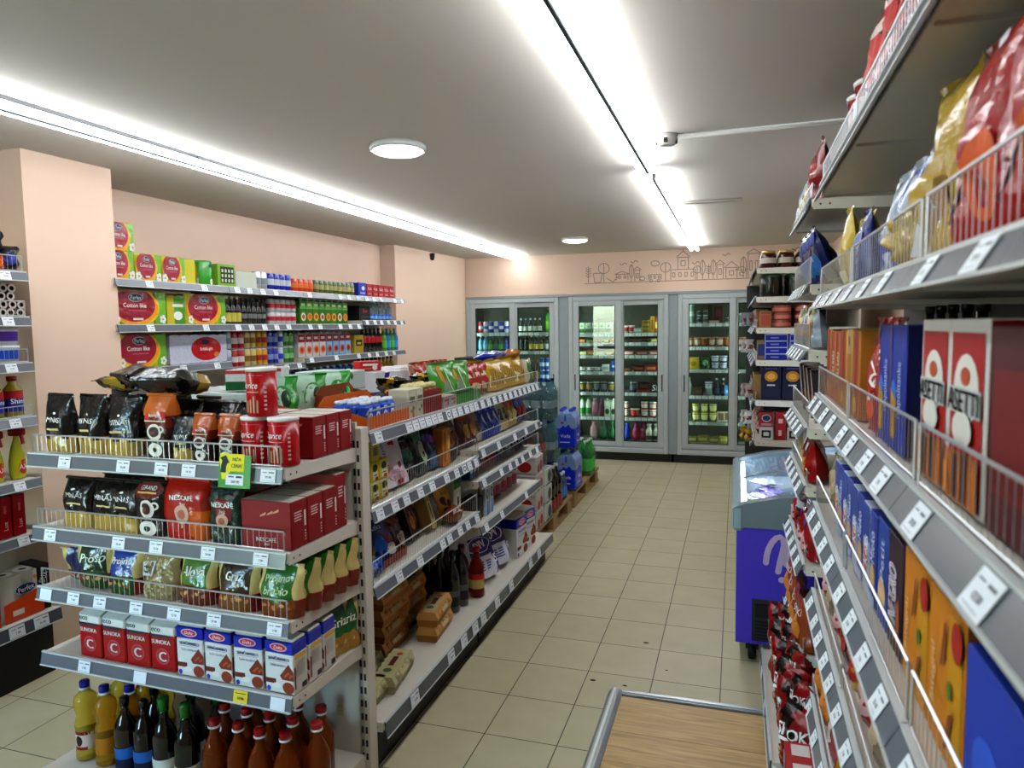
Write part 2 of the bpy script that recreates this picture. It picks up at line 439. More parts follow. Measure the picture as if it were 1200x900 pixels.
b = MB(); bx(b, -.07, .02, -.01, .01, .035, .055, mat('2b2b2d')); obj('camera_bracket', b, o)

# ---- floor mat in a metal frame
def wood():
    m = bpy.data.materials.new('wood_planks'); m.use_nodes = True
    nt = m.node_tree; N = nt.nodes; L = nt.links; b = N['Principled BSDF']
    tc = N.new('ShaderNodeTexCoord'); mp = N.new('ShaderNodeMapping'); mp.inputs['Scale'].default_value = (1.6, 22, 1); L.new(tc.outputs['Object'], mp.inputs['Vector'])
    nz = N.new('ShaderNodeTexNoise'); nz.inputs['Scale'].default_value = 2.2; nz.inputs['Detail'].default_value = 8; nz.inputs['Distortion'].default_value = 1.2; L.new(mp.outputs[0], nz.inputs['Vector'])
    rp = N.new('ShaderNodeValToRGB'); e = rp.color_ramp.elements; e[0].position = .3; e[0].color = (*hexc('a07f4a'), 1); e[1].position = .72; e[1].color = (*hexc('cfa96c'), 1)
    L.new(nz.outputs['Fac'], rp.inputs[0]); L.new(rp.outputs[0], b.inputs['Base Color']); b.inputs['Roughness'].default_value = .45
    return m
wd = wood(); r = bpy.data.objects.new('floor_hatch', None); COL.objects.link(r); r.location = (-.5, 3.03, 0)
tag(r, 'wooden plank floor hatch in a raised metal frame', 'floor hatch')
for i in range(4):
    b = MB(); bx(b, .035, .72, -.10-.205*(i+1), (-.103 if i else -.03)-.205*i, .004, .02, wd, .002); obj('plank', b, r)
b = MB(); st = mat('aab3b6', 'metal'); prism(b, [(-.03, 0), (.035, 0), (.035, .022), (.018, .03), (-.012, .03), (-.03, .006)], 'y', -.9, .012, st); bx(b, -.004, .006, -.9, .01, .03, .034, mat('e4e8ea', 'metal')); obj('frame_rail', b, r)
b = MB(); prism(b, [(-.022, 0), (.018, .006), (.014, .028), (-.022, .026)], 'x', .035, .72, st); bx(b, .035, .72, -.012, -.004, .027, .031, mat('e4e8ea', 'metal')); obj('frame_rail', b, r)
b = MB()
for x, y, s in ((-.62, 3.14, 1), (-.47, 3.13, .8), (-.43, 3.6, 1.1), (-.3, 3.33, .5)):
    lathe(b, [(.014*s, 0), (.012*s, .0016), (0, .002)], mat('2a2419'), 9, 1, .55, c=(x, y, 0))
o = obj('floor_scuffs', b); o['kind'] = 'stuff'; tag(o, 'few dark specks of dirt on the floor tiles', 'dirt')

# ---- shelving
STEEL = mat('d2cabb', 'paint'); STEEL2 = mat('bdb4a4', 'paint'); RAIL = mat('777b82', 'gloss'); RAILD = mat('62666c', 'gloss'); WIRE = mat('c8ccce', 'metal'); TAGW = mat('eef1f5'); INK = mat('34373c'); INKT = mat('73777f')
TAGM = []
for i, p in enumerate(('39.90', '55.00', '12.50', '7.90', '28.30')):
    t = MB(); bx(t, -.027, .027, -.0012, .0, -.019, .019, TAGW); S = front(-.0012)
    text(t, S, p, .002, -.004, .007, INK, bold=.04); rect(t, S, -.02, -.004, .009, .011, INKT); rect(t, S, .003, .022, .008, .0115, INKT); rect(t, S, -.02, .018, -.0145, -.0138, INKT)
    TAGM.append(t.mesh('price_tag'))
t = MB(); bx(t, -.027, .027, -.0012, .0, -.019, .019, mat('e9d43a')); S = front(-.0012); text(t, S, '17.90', .002, -.004, .008, INK, bold=.06); rect(t, S, -.02, .02, .009, .0115, INK); TAGY = t.mesh('price_tag')
t = MB(); bx(t, -.027, .027, -.0012, .0, -.019, .019, TAGW); TAGB = t.mesh('price_tag')
t = MB(); bx(t, -.027, .027, -.0012, .0, -.019, .019, TAGW); disc(t, front(-.0012), 0, 0, .019, .013, INK, r0=.6); TAGO = t.mesh('price_tag')
def guard_mesh(x0, x1, h, pitch=.022):
    g = MB(); rod(g, (x0, 0, h), (x1, 0, h), .0028, WIRE, 5); rod(g, (x0, 0, .004), (x1, 0, .004), .0018, WIRE, 4)
    for x in (x0, x1): rod(g, (x, 0, 0), (x, 0, h), .0026, WIRE, 4); rod(g, (x, 0, h), (x, .008, h*.8), .002, WIRE, 4)
    n = int((x1-x0)/pitch)
    for i in range(1, n): rod(g, (x0+(x1-x0)*i/n, 0, 0), (x0+(x1-x0)*i/n, 0, h), .0007, WIRE, 3)
    return g
def shelf(parent, x0, x1, z, depth, guard=0, tags=(), lip=.042, tilt=.28, gpitch=.022, y=0, railc=None):
    """one shelf of a bay: board, side brackets, sloping ticket rail, tickets, wire guard; front edge at y"""
    b = MB(); bx(b, x0+.002, x1-.002, y+.004, y+depth, z-.03, z, STEEL, .002)
    for sx in (x0+.0004, x1-.0044): prism(b, [(y+.006, z), (y+depth, z), (y+depth, z-.05), (y+depth-.06, z-.045), (y+.01, z-.036)], 'x', sx, sx+.004, STEEL)
    for sx in (x0-.0002, x1-.0006):
        for yy in (.03, .06): bx(b, sx, sx+.0008, y+yy, y+yy+.006, z-.022, z-.016, INK)
    o = obj('shelf', b, parent)
    r = MB(); dy = lip*math.sin(tilt); dz = lip*math.cos(tilt)
    prism(r, [(y+.004, z+.003), (y-.002, z+.003), (y-.002-dy, z+.003-dz), (y+.004-dy, z+.003-dz)], 'x', x0+.002, x1-.002, railc or RAIL)
    bx(r, x0+.002, x1-.002, y-.004, y+.006, z+.001, z+.006, mat('d6d9d8', 'gloss'))
    q = (y-.003-dy, z+.003-dz); bx(r, x0+.002, x1-.002, q[0]-.002, q[0]+.004, q[1]-.002, q[1]+.002, mat('d6d9d8', 'gloss'))
    obj('ticket_rail', r, o)
    for k, t in enumerate(tags):
        tx, me = (t if isinstance(t, tuple) else (t, TAGM[(k*3+int(z*7)) % 5]))
        p = link('price_tag', me, o); p.location = (x0+tx, y-.004-dy/2, z+.003-dz/2); p.rotation_euler = (-tilt, 0, 0)
        if lip != .042: p.scale = (lip/.042*.95,)*3
    if guard:
        g = obj('wire_guard', guard_mesh(x0+.015, x1-.015, guard, gpitch), parent); g.location = (0, y+.0075, z+.006)
    return o
def upright(parent, x, y, z0, z1, w=.04, d=.06, slots=True):
    b = MB(); bx(b, x-w/2, x+w/2, y, y+d, z0, z1, STEEL, .002)
    if slots:
        z = z0+.08
        while z < z1-.03:
            for sx in (-.5, .5): bx(b, x-.0045+sx*.016, x+.0045+sx*.016, y-.0008, y+.001, z, z+.025, INK)
            z += .05
    return obj('upright', b, parent)
def back_panel(parent, x0, x1, y, z0, z1, m=None):
    b = MB(); bx(b, x0, x1, y, y+.012, z0, z1, m or STEEL2); return obj('back_panel', b, parent)
def base(parent, x0, x1, z, depth, y=0, tags=(), lip=.06):
    o = shelf(parent, x0, x1, z, depth-y, 0, tags, lip, .12, y=y, railc=RAILD)
    k = MB(); bx(k, x0+.01, x1-.01, y+.05, depth, 0, z-.075 if z > .09 else z-.035, mat('1d1c1b')); obj('kick_plate', k, parent)
    return o
def root(name, loc, rz, label, cat):
    r = bpy.data.objects.new(name, None); COL.objects.link(r); r.location = loc; r.rotation_euler = (0, 0, rz)
    tag(r, label, cat); return r
def spread(n, L, seed=0, skip=0):
    rs = random.Random(seed); xs = []
    for i in range(n):
        if rs.random() >= skip: xs.append((i+.5)*L/n+rs.uniform(-.012, .012))
    return xs

# aisle gondola, facing the fridge aisle
GX, GY = -1.25, 2.24
ga = root('gondola_shelving', (GX, GY, 0), R90, 'long double sided metal shelving between the two aisles', 'shelving')
B1, B2 = 1.12, 2.30
SP = .55   # depth to the spine
shelf(ga, 0, B1, 1.27, SP, .075, [(.055, TAGM[0])]+[(.31+.062*i, TAGM[i % 5]) for i in range(6)]+[(.72, TAGO)]+[.79, .86, .94, 1.01, 1.075])
shelf(ga, B1, B2, 1.27, SP, .075, [.05+.095*i for i in range(12)])
shelf(ga, 0, B1, .985, SP-.08, .09, [.05, .17, .27, .4, .52, .68, .8, (.9, TAGO), .97, 1.06])
shelf(ga, B1, B2, 1.015, SP-.08, .08, [.05, .3, .6, .83, 1.07])
shelf(ga, 0, B1, .70, SP-.04, .09, [.19, .38, .62, .7, .83, .93, 1.06])
shelf(ga, B1, B2, .855, SP-.08, .08, [.06, .34, .5, .63, .75, .92, 1.08])
shelf(ga, B1, B2, .615, SP-.04, 0, [.08, .34, .82])
base(ga, 0, B1, .195, SP, -.03, [.24, .62, .78, .93, 1.05])
base(ga, B1, B2+.2, .195, SP, -.03, [.15, .4, .8, 1.0])
for x in (B1, B2): upright(ga, x, SP, 0, 1.235)
back_panel(ga, 0, B2, SP+.002, .1, 1.235)
# rear face of the same run, turned to the left wall
n0 = set(o.name for o in ga.children)
for z in (.7, .985): shelf(ga, 0, 1.15, z, .5, .08, spread(5, 1.15, 3)); shelf(ga, 1.15, B2-.05, z, .5, .08, spread(5, 1.1, 4))
for a, b_ in ((0, 1.15), (1.15, B2-.05)): shelf(ga, a, b_, 1.27, .54, .075, spread(6, 1.1, 5)); base(ga, a, b_, .195, .54)
T = Matrix.Translation((B2, 2*SP+.012, 0)) @ Matrix.Rotation(PI, 4, 'Z')
for o in ga.children:
    if o.name not in n0: o.matrix_local = T @ Matrix.Translation(o.location)
# end display facing the camera
EA = -.03
ge = root('end_display_shelving', (-1.285, 1.785, 0), EA, 'end of aisle shelving unit full of coffee, flour and oil', 'shelving')
EW = 1.06
def erow(z, tags, g): return shelf(ge, -EW, 0, z, .40, g, [(EW+t[0], t[1]) if isinstance(t, tuple) else EW+t for t in tags], .044, .2)
erow(1.23, [-.88, -.62, -.46, -.35, -.05], .062)
erow(.97, [-.97, -.66, -.5, -.29, -.09], .062)
erow(.755, [(-1.01, TAGB), -.88, -.76, -.6, -.44, -.28, -.05], .062)
erow(.517, [-.85, (-.6, TAGB), (-.19, TAGY), (-.05, TAGB)], 0)
base(ge, -EW, 0, .10, .40, -.03, [-.2+EW], .05)
back_panel(ge, -EW, 0, .402, .06, 1.32)
for x in (-EW+.02, -.0): upright(ge, x, .402, 0, 1.3, .045, .05)
# green offer card clipped to the top rail
c = MB(); gm = mat('3f9a2c', 'gloss'); bx(c, -.06, .06, -.003, 0, -.045, .055, gm, .001); S = front(-.003)
shape(c, S, [(-.055, .058), (.035, .058), (.035, .005), (-.012, .005), (-.02, .0), (-.03, -.02), (-.045, -.02), (-.058, .04)], mat('e4dd23'), .001)
shape(c, S, [(-.05, .0), (-.03, .0), (-.03, .02), (-.025, .03), (-.018, .03), (-.033, .053), (-.055, .045), (-.046, .036), (-.05, .02)], mat('14160f'), .002)
text(c, S, 'NIŽA', .008, .043, .012, mat('14160f'), bold=.05); text(c, S, 'CENA!', .008, .022, .012, mat('14160f'), .04, bold=.05)
rect(c, S, -.03, .035, -.036, -.004, TAGW, e=.001); text(c, S, '289.90', .005, -.026, .008, INK, bold=.05); rect(c, S, -.02, .0, -.013, -.009, INK, e=.002); rect(c, S, .008, .03, -.014, -.008, INK, e=.002)
p = obj('offer_card', c, ge); p.location = (-.165, -.016, 1.215); p.rotation_euler = (-.15, 0, 0)

# left wall run behind the pillar
gl = root('shelving_unit', (-3.2, 3.03, 0), R90, 'wall shelving with paper goods and drinks along the left wall', 'shelving')
LB = [(0, .90), (.90, 1.74), (1.74, 2.65), (2.65, 3.50)]
for i, (a, b_) in enumerate(LB):
    L = b_-a
    shelf(gl, a, b_, 1.935, .27, 0, spread(2 if i == 0 else 6, L, i, .1))
    shelf(gl, a, b_, 1.685 if i < 3 else 1.72, .28, 0, spread(2 if i == 0 else 6, L, 10+i, .1))
    shelf(gl, a, b_, 1.44 if i == 0 else 1.39 if i == 1 else 1.425, .285, 0, spread(3 if i == 0 else 5, L, 20+i, .2))
    shelf(gl, a, b_, 1.12, .285, 0, spread(4, L, 30+i)); shelf(gl, a, b_, .75, .285); base(gl, a, b_, .2, .285)
    back_panel(gl, a, b_, .288, .1, 1.95 if i else 1.46)
# left wall run in front of the pillar
gn = root('shelving_unit', (-3.12, 1.2, 0), R90, 'wall shelving with cleaning goods left of the front pillar', 'shelving')
for z, g in ((1.925, .07), (1.72, .07), (1.51, .06), (1.26, .05), (.97, 0), (.715, 0)): shelf(gn, 0, 1.27, z, .42, g, [.2, .5, .8, 1.0, 1.16])
base(gn, 0, 1.33, .32, .45, 0, [.3, .7, 1.1, 1.22]); back_panel(gn, 0, 1.3, .43, .1, 2.0, mat('cdae94', 'paint'))
# right hand run beside the camera; lower shelves reach further out
gr = root('shelving_unit', (.248, 2.47, 0), -R90-.008, 'tall snack and biscuit shelving close beside the camera', 'shelving')
RB = [(0, .68), (.68, 1.36), (1.36, 2.04)]     # local x runs towards the camera
for i, (a, b_) in enumerate(RB):
    L = b_-a
    shelf(gr, a, b_, 2.075, .42, .06, (), .05, .3); shelf(gr, a, b_, 1.725, .42, .085, [.12, .33, .52] if i else [.15, .4, .6], .045, .55)
    shelf(gr, a, b_, 1.415, .42, .085, [.08, .22, .4, .56] if i < 2 else [.12, .38, .6], .05, .55)
    shelf(gr, a, b_, 1.06, .44, .085, [.1, .26, .42, .58], .048, .5)
    shelf(gr, a, b_, .77, .44, .05, [.09, .24, .36, .5, .62], .045, .5); shelf(gr, a, b_, .43, .46, .05, [.1, .28, .45, .6], .045, .4)
    base(gr, a, b_, .13, .46, -.11, [.15, .5], .05)
back_panel(gr, 0, 2.04, .462, .1, 2.45, mat('2a2826', 'paint'))
for x in (0, .68, 1.36): upright(gr, x+.02, .44, 0, 2.3, .04, .03)
# next bay of the same run, with lower shelves
gq = root('shelving_unit', (.24, 3.40, 0), -R90, 'snack shelving bay just before the purple ice cream freezer', 'shelving')
shelf(gq, 0, .70, 2.075, .42, .05, (), .05, .3)
for z, t in ((1.78, .5), (1.545, .6), (1.27, .6), (1.06, .5), (.77, .5), (.43, .4)): shelf(gq, 0, .70, z, .42, .09 if z > 1.2 else .05, [.08, .2, .33, .46, .6], .048, t)
base(gq, 0, .90, .13, .46, -.11, [.2, .5], .05); back_panel(gq, 0, .92, .44, .1, 2.45, mat('2a2826', 'paint'))
# far unit beside the fridges
gf = root('shelving_unit', (.12, 6.7, 0), -R90, 'far shelving unit with jars and boxes next to the fridges', 'shelving')
FZ = (2.01, 1.82, 1.615, 1.40, 1.13, .86)
for z in FZ: shelf(gf, 0, 1.7, z, .62, .05 if z < 1.7 else 0, [.3, .7, 1.1, 1.5, 1.62], .045, .5)
base(gf, 0, 1.7, .3, .62, -.03); back_panel(gf, 0, 1.7, .625, .1, 2.2)
b = MB(); bx(b, -.012, -.002, -.035, .62, 0, 1.98, mat('050505', 'paint')); obj('black_sheet', b, gf)  # black sheet making the dark strip between last fridge and far unit
# ================================================================ fridges and freezer
FR = mat('b4bcbd', 'paint'); FR2 = mat('9aa3a6', 'paint'); BLK = mat('17181a', 'gloss'); INT = mat('4a4f42', 'paint')
FY = 8.54
def fridge(x0, x1, zs, label, lit):
    r = root('display_fridge', ((x0+x1)/2, FY, 0), 0, label, 'fridge'); w = (x1-x0)/2
    c = MB(); bx(c, -w, w, .62, .66, .1, 2.0, INT)
    for s in (-1, 1): bx(c, s*w-.02 if s > 0 else -w, w if s > 0 else -w+.02, .06, .62, .1, 2.0, INT)
    bx(c, -w, w, .06, .62, .1, .235, mat('6e746b', 'paint')); bx(c, -w, w, .06, .62, 1.96, 2.0, INT); obj('cabinet', c, r)
    k = MB(); bx(k, -w-.07, w+.07, .03, .08, 0, .1, BLK); obj('kick_plate', k, r)
    # outer frame
    fr = MB()
    for a in ((-w, -w+.05, .1, 2.0), (w-.05, w, .1, 2.0)): bx(fr, a[0], a[1], 0, .07, a[2], a[3], FR, .006)
    bx(fr, -w+.05, w-.05, 0, .07, 1.945, 2.0, FR, .006); bx(fr, -w+.05, w-.05, 0, .07, .1, .155, FR, .006); bx(fr, -w+.05, w-.05, .02, .06, .155, .175, FR2)
    obj('outer_frame', fr, r)
    for s in (-1, 1):
        a, b = (-w+.05, .045) if s < 0 else (-.005, w-.05)
        y = .008 if s < 0 else .034
        d = MB(); t = .075
        bx(d, a, a+t, y, y+.024, .175, 1.945, FR, .005); bx(d, b-t, b, y, y+.024, .175, 1.945, FR, .005)
        bx(d, a+t, b-t, y, y+.024, 1.885, 1.945, FR, .005); bx(d, a+t, b-t, y, y+.024, .175, .235, FR, .005)
        o = obj('sliding_door', d, r)
        g = MB(); gk = .008
        for q in ((a+t, a+t+gk, .235, 1.885), (b-t-gk, b-t, .235, 1.885), (a+t, b-t, .235, .235+gk), (a+t, b-t, 1.877, 1.885)): bx(g, q[0], q[1], y-.001, y+.02, q[2], q[3], BLK)
        obj('door_seal', g, o)
        p = MB(); bx(p, a+t, b-t, y+.01, y+.014, .235, 1.885, pane_mat()); obj('glass_pane', p, o)
        h = MB(); hx = a+.02 if s < 0 else b-.03; bx(h, hx, hx+.012, y-.012, y, .85, 1.05, BLK, .004); obj('door_handle', h, o)
    for z in zs:
        b = MB(); bx(b, -w+.02, w-.02, .1, .6, z-.014, z, mat('aab0a8', 'metal')); o = obj('shelf', b, r)
        q = MB(); bx(q, -w+.02, w-.02, .09, .1, z-.035, z+.006, mat('b6bcba', 'gloss')); obj('ticket_rail', q, o)
        rs = random.Random(int(z*100)+int(x0*10)); x = -w+.16
        while x < w-.12:
            if abs(x) > .1 and rs.random() < .62:
                p = link('price_tag', TAGM[rs.randrange(5)], o); p.location = (x, .0895, z-.014); p.scale = (1.1, 1, .95)
            x += .075
    for x in (-w+.062, .02, w-.062):  # side tubes, plus a middle one added to light the goods' fronts
        L = MB(); bx(L, x-.008, x+.008, .066, .078, .3, 1.9, glow('f0fff4', lit)); obj('light_tube', L, r)
    return r
Z1 = (.56, .93, 1.33, 1.565); Z2 = (.517, .823, 1.076, 1.276, 1.43, 1.545); Z3 = (.485, .796, 1.107, 1.375, 1.65)
fridge(-3.31, -2.095, Z1, 'sliding door drinks fridge in the corner, leftmost of three', 34)
fridge(-1.965, -.765, Z2, 'sliding door dairy fridge in the middle of three', 30)
fridge(-.655, .56, Z3, 'sliding door fridge with few goods, beside the far shelving', 26)
for i, (a, b_) in enumerate(((-2.095, -1.965), (-.765, -.655), (.56, 1.0))):
    c = MB(); bx(c, a+.002, b_-.002, FY+.02, FY+.07, .1, 2.0, mat('8d979b', 'paint'), .003); o = struct('trim_%d' % (i+2), c, ('grey filler panel between the left and middle fridges', 'grey filler panel between the middle and right fridges', 'grey filler panel right of the last fridge')[i])
c = MB(); bx(c, -3.31, 1.0, FY-.005, FY+.04, 2.0, 2.03, mat('8d979b', 'paint'), .003); struct('trim_5', c, 'grey top strip over the fridges')

# ---- chest freezer with a sloping glass lid; long side to the aisle
PUR = mat('3c29b4', 'paint'); GRY = mat('9fb0b6', 'gloss'); DGR = mat('808c92', 'gloss')
fz = root('ice_cream_freezer', (.0, 3.49, 0), 0, 'purple chest freezer with a sloping glass lid standing in the aisle', 'freezer')
W, Lf = .66, 1.28
b = MB()
prism(b, [(.012, .11), (W, .11), (W, .68), (.012, .68)], 'y', 0, .02, PUR); prism(b, [(.012, .11), (W, .11), (W, .68), (.012, .68)], 'y', Lf-.02, Lf, PUR)
bx(b, .012, .03, .02, Lf-.02, .11, .68, mat('c9b9d8', 'gloss')); bx(b, W-.02, W, .02, Lf-.02, .11, .68, PUR); bx(b, .03, W-.02, .02, Lf-.02, .11, .3, mat('dfe6ea'))
obj('body', b, fz)
for y in (.02, Lf-.035): # liner ends
    b = MB(); bx(b, .03, W-.02, y, y+.015, .3, .68, mat('dfe6ea')); obj('inner_wall', b, fz)
b = MB()
e0 = [(-.004, .68), (W, .68), (W, .885), (.45, .865), (.2, .83), (.05, .795), (-.004, .772)]
prism(b, e0, 'y', -.012, .05, DGR, ); prism(b, e0, 'y', Lf-.05, Lf+.012, DGR)
bx(b, -.012, .045, -.016, Lf+.016, .66, .782, GRY, .015); bx(b, W-.06, W+.004, .05, Lf-.05, .68, .885, GRY, .01)
obj('top_frame', b, fz)
b = MB(); arc = [(.045, .787), (.2, .824), (.45, .858), (W-.06, .876)]
poly = arc+[(x, z-.006) for x, z in reversed(arc)]
prism(b, poly, 'y', .05, .64, pane_mat('eef6fb')); o = obj('glass_lid', b, fz)
b = MB(); prism(b, [(x, z+.002) for x, z in poly], 'y', .6, .64, mat('7f8b90', 'gloss')); obj('lid_edge', b, o)
b = MB(); prism(b, [(x, z-.012) for x, z in poly], 'y', .64, Lf-.05, pane_mat('eef6fb')); obj('glass_lid', b, fz)
b = MB(); bx(b, .048, .058, .08, Lf-.08, .735, .77, glow('eaf3ff', 42)); obj('light_tube', b, fz)
b = MB(); bx(b, W-.075, W-.065, .08, Lf-.08, .80, .83, glow('eaf3ff', 26)); obj('light_tube', b, fz)
b = MB(); S = front(.0, 0, 0)
def stroke(mb, S, pts, r, m):
    n = len(pts); up = []; dn = []
    for i, p in enumerate(pts):
        a = Vector(pts[max(i-1, 0)]); c = Vector(pts[min(i+1, n-1)]); d = (c-a).normalized()
        up.append((p[0]-d.y*r, p[1]+d.x*r)); dn.append((p[0]+d.y*r, p[1]-d.x*r))
    for i in range(n-1): shape(mb, S, [up[i], up[i+1], dn[i+1], dn[i]], m, .001)
    for p in (pts[0], pts[-1]): disc(mb, S, p[0], p[1], r, r, m, 14, e=.0022)
LIL = mat('cdbad2', 'gloss')
for dx in (0, .088): stroke(b, S, [(.146+dx, .515), (.149+dx, .55), (.158+dx, .585), (.172+dx, .615), (.19+dx, .637), (.208+dx, .643), (.221+dx, .632), (.225+dx, .605), (.219+dx, .57), (.209+dx, .525), (.201+dx, .475)], .0135, LIL)
disc(b, S, .217, .436, .015, .015, LIL, 18, e=.001); stroke(b, S, [(.345, .48), (.352, .53), (.362, .58)], .0135, LIL); disc(b, S, .375, .63, .015, .015, LIL, 18, e=.001)
stroke(b, S, [(.42, .66), (.415, .58), (.425, .5), (.45, .48)], .0135, LIL); stroke(b, S, [(.56, .58), (.52, .6), (.5, .55), (.51, .5), (.54, .49), (.565, .54), (.57, .48)], .0135, LIL)
obj('printed_logo', b, fz)
b = MB(); bx(b, .085, .30, -.006, 0, .125, .335, mat('3a3d44'), .004); bx(b, .10, .165, -.009, -.005, .245, .315, mat('1c1d20'))
for i in range(6): bx(b, .10, .28, -.009, -.005, .14+.016*i, .149+.016*i, mat('17181a'))
obj('vent_grille', b, fz)
for x, y in ((.09, .08), (.55, .08), (.09, Lf-.08), (.55, Lf-.08)):
    b = MB(); T = Matrix.Translation((x, y, .045)) @ Matrix.Rotation(R90, 4, 'Y'); lathe(b, [(.03, -.02), (.045, -.014), (.045, .014), (.03, .02)], mat('151515'), 16, T=T); bx(b, x-.03, x+.03, y-.03, y+.03, .06, .11, mat('222'))
    obj('caster', b, fz)
b = MB(); T = Matrix.Translation((.0, .62, .735)) @ Matrix.Rotation(-R90, 4, 'Y'); lathe(b, [(.008, 0), (.008, .012), (0, .013)], mat('222'), 10, T=T); obj('lock', b, fz)
for i, (y, h) in enumerate(((.05, .25), (.42, .25), (.80, .25))):   # baskets
    b = MB(); wmt = mat('e8edf2', 'gloss')
    for yy in (y, y+.36):
        bx(b, .06, W-.05, yy, yy+.006, .3, .60, wmt)
    for xx in (.06, .33, W-.056): bx(b, xx, xx+.006, y+.006, y+.36, .3, .60, wmt)
    obj('basket', b, fz)
CREAM = [mat(c, 'film') for c in ('d9d2ee', 'a9b4e6', 'e8e4f4', 'b3a0d6', 'f0f0f6', '8d7fc8')]

# ================================================================ product kinds
def pouch(w, h, d, art, style='stand', nu=12, nv=16, seed=0, k=2.4, wr=.004, crimp=.04):
    """soft bag: returns its mesh and its printed front; art(u, v) gives the material, u -1..1, v 0..1"""
    rs = random.Random(seed); ph = [rs.uniform(0, 6.28) for _ in range(6)]
    hc = h*(1-crimp)
    def g(v):
        v = max(0, min(1, v))
        if style == 'pillow': return max(0, 1-abs(2*v-1)**2.6)**.6
        if style == 'brick': return 1 if v < .78 else max(.12, 1-(v-.78)/.22*.85)
        return (min(1, (1-v)/.55))**.62*(.86+.14*min(1, v*6))
    def wdt(v):
        if style == 'pillow': return .94+.06*abs(2*v-1)
        if style == 'brick': return 1 if v < .8 else 1+.04*(v-.8)
        return 1-.02*math.sin(v*PI)
    def Y(u, v):
        s = max(0, 1-abs(u)**k)**(.5 if style != 'brick' else .22)
        y = d/2*g(v)*s
        return y+wr*(math.sin(u*5+ph[0]+v*3)*math.sin(v*9+ph[1])+.5*math.sin(u*11+v*7+ph[2]))*s*g(v)
    def P(u, v, sgn, e=0): return (u*w/2*wdt(v)+wr*.7*math.sin(v*11+ph[3]), -sgn*(Y(u, v)+e), v*hc)
    mb = MB()
    us = [-1+2*i/nu for i in range(nu+1)]; us = [math.copysign(abs(u)**.8, u) for u in us]
    vsamp = [j/nv for j in range(nv+1)]
    for sgn in (1, -1):
        vs = [P(u, v, sgn) for v in vsamp for u in us]; fs = []; ms = []
        for j in range(nv):
            for i in range(nu):
                f = [j*(nu+1)+i, j*(nu+1)+i+1, (j+1)*(nu+1)+i+1, (j+1)*(nu+1)+i]
                fs.append(f if sgn > 0 else f[::-1]); ms.append(art((us[i]+us[i+1])/2, (vsamp[j]+vsamp[j+1])/2))
        # flat seal on top
        b0 = len(vs)
        for z, dx in ((hc, 1), (h*.985, 1.0), (h, 1.0)):
            vs += [(u*w/2*wdt(1)*dx, -sgn*(.0008+.0012*math.sin(u*9)*(1 if z > hc else 0))+math.sin(u*2+ph[4])*wr*.8*(z-hc)/(h-hc+1e-6), z) for u in us]
        if style != 'brick':
            for j in range(2):
                for i in range(nu):
                    f = [b0+j*(nu+1)+i, b0+j*(nu+1)+i+1, b0+(j+1)*(nu+1)+i+1, b0+(j+1)*(nu+1)+i]
                    fs.append(f if sgn > 0 else f[::-1]); ms.append(art(us[i], 1))
        mb.add(vs, fs, ms, True)
    if style == 'brick':   # rolled-down top
        r = max(.006, d*.5*.15); a = art(0, 1)
        bx(mb, -w/2*1.0, w/2*1.0, -r-.004, r, hc-.004, h, a, .004)
    if style != 'pillow':
        n = len(us); vs = [P(u, 0, 1) for u in us]+[P(u, 0, -1) for u in reversed(us)]
        mb.add([(x, y, 0) for x, y, z in vs], [tuple(reversed(range(2*n)))], art(0, 0))
    def S(x, z, e=0):
        v = max(0.0, min(1.0, z/hc)); u = max(-1, min(1, x/(w/2*wdt(v)))); p = P(u, v, 1, e+.0012); return (x, p[1], z)
    return mb, S
def solid(m): return lambda u, v: m

def carton(w, d, h, m, b=.002):
    mb = MB(); bx(mb, -w/2, w/2, -d/2, d/2, 0, h, m, b); return mb, front(-d/2)
def cap(r, h, m, z, c=(0, 0)):
    mb = MB(); lathe(mb, [(r, z), (r, z+h*.85), (r*.9, z+h)], m, 14, c=(c[0], c[1], 0), flute=.03, lobes=14); return mb
def bottle(r, h, m, neck=.3, nr=.35, n=14, waist=0):
    """body of a bottle without its cap"""
    hb = h*(1-neck); p = [(r*.82, 0), (r, h*.02)]
    if waist: p += [(r, hb*.42), (r*(1-waist), hb*.52), (r*(1-waist), hb*.58), (r, hb*.68)]
    p += [(r, hb*.95), (r*.93, hb*1.03), (r*.72, hb+h*neck*.32), (r*nr*1.1, hb+h*neck*.62), (r*nr, hb+h*neck*.8), (r*nr, h)]
    mb = MB(); lathe(mb, p, m, n); return mb
def band(mb, r, z0, z1, m, n=14, c=(0, 0), e=.0008):
    lathe(mb, [(r+e, z0), (r+e, z1)], m, n, c=(c[0], c[1], 0), caps=False)
def bottle_kind(name, cat, r, h, m, capm, lab=None, lab2=None, neck=.3, nr=.35, waist=0, word=None, ink='ffffff', lz=(.15, .5), n=14, caph=.022):
    mb = bottle(r, h, m, neck, nr, n, waist)
    if lab: band(mb, r, h*lz[0], h*lz[1], lab, n)
    if lab2: band(mb, r, h*(lz[0]+(lz[1]-lz[0])*.62), h*lz[1], lab2, n, e=.0014)
    if word: text(mb, wrap(r+.0016), word, 0, h*(lz[0]+lz[1])/2, r*.55, mat(ink), r*1.7)
    return Kind(name, cat, mb, ('cap', cap(r*nr*1.25, caph, capm, h-.004)))
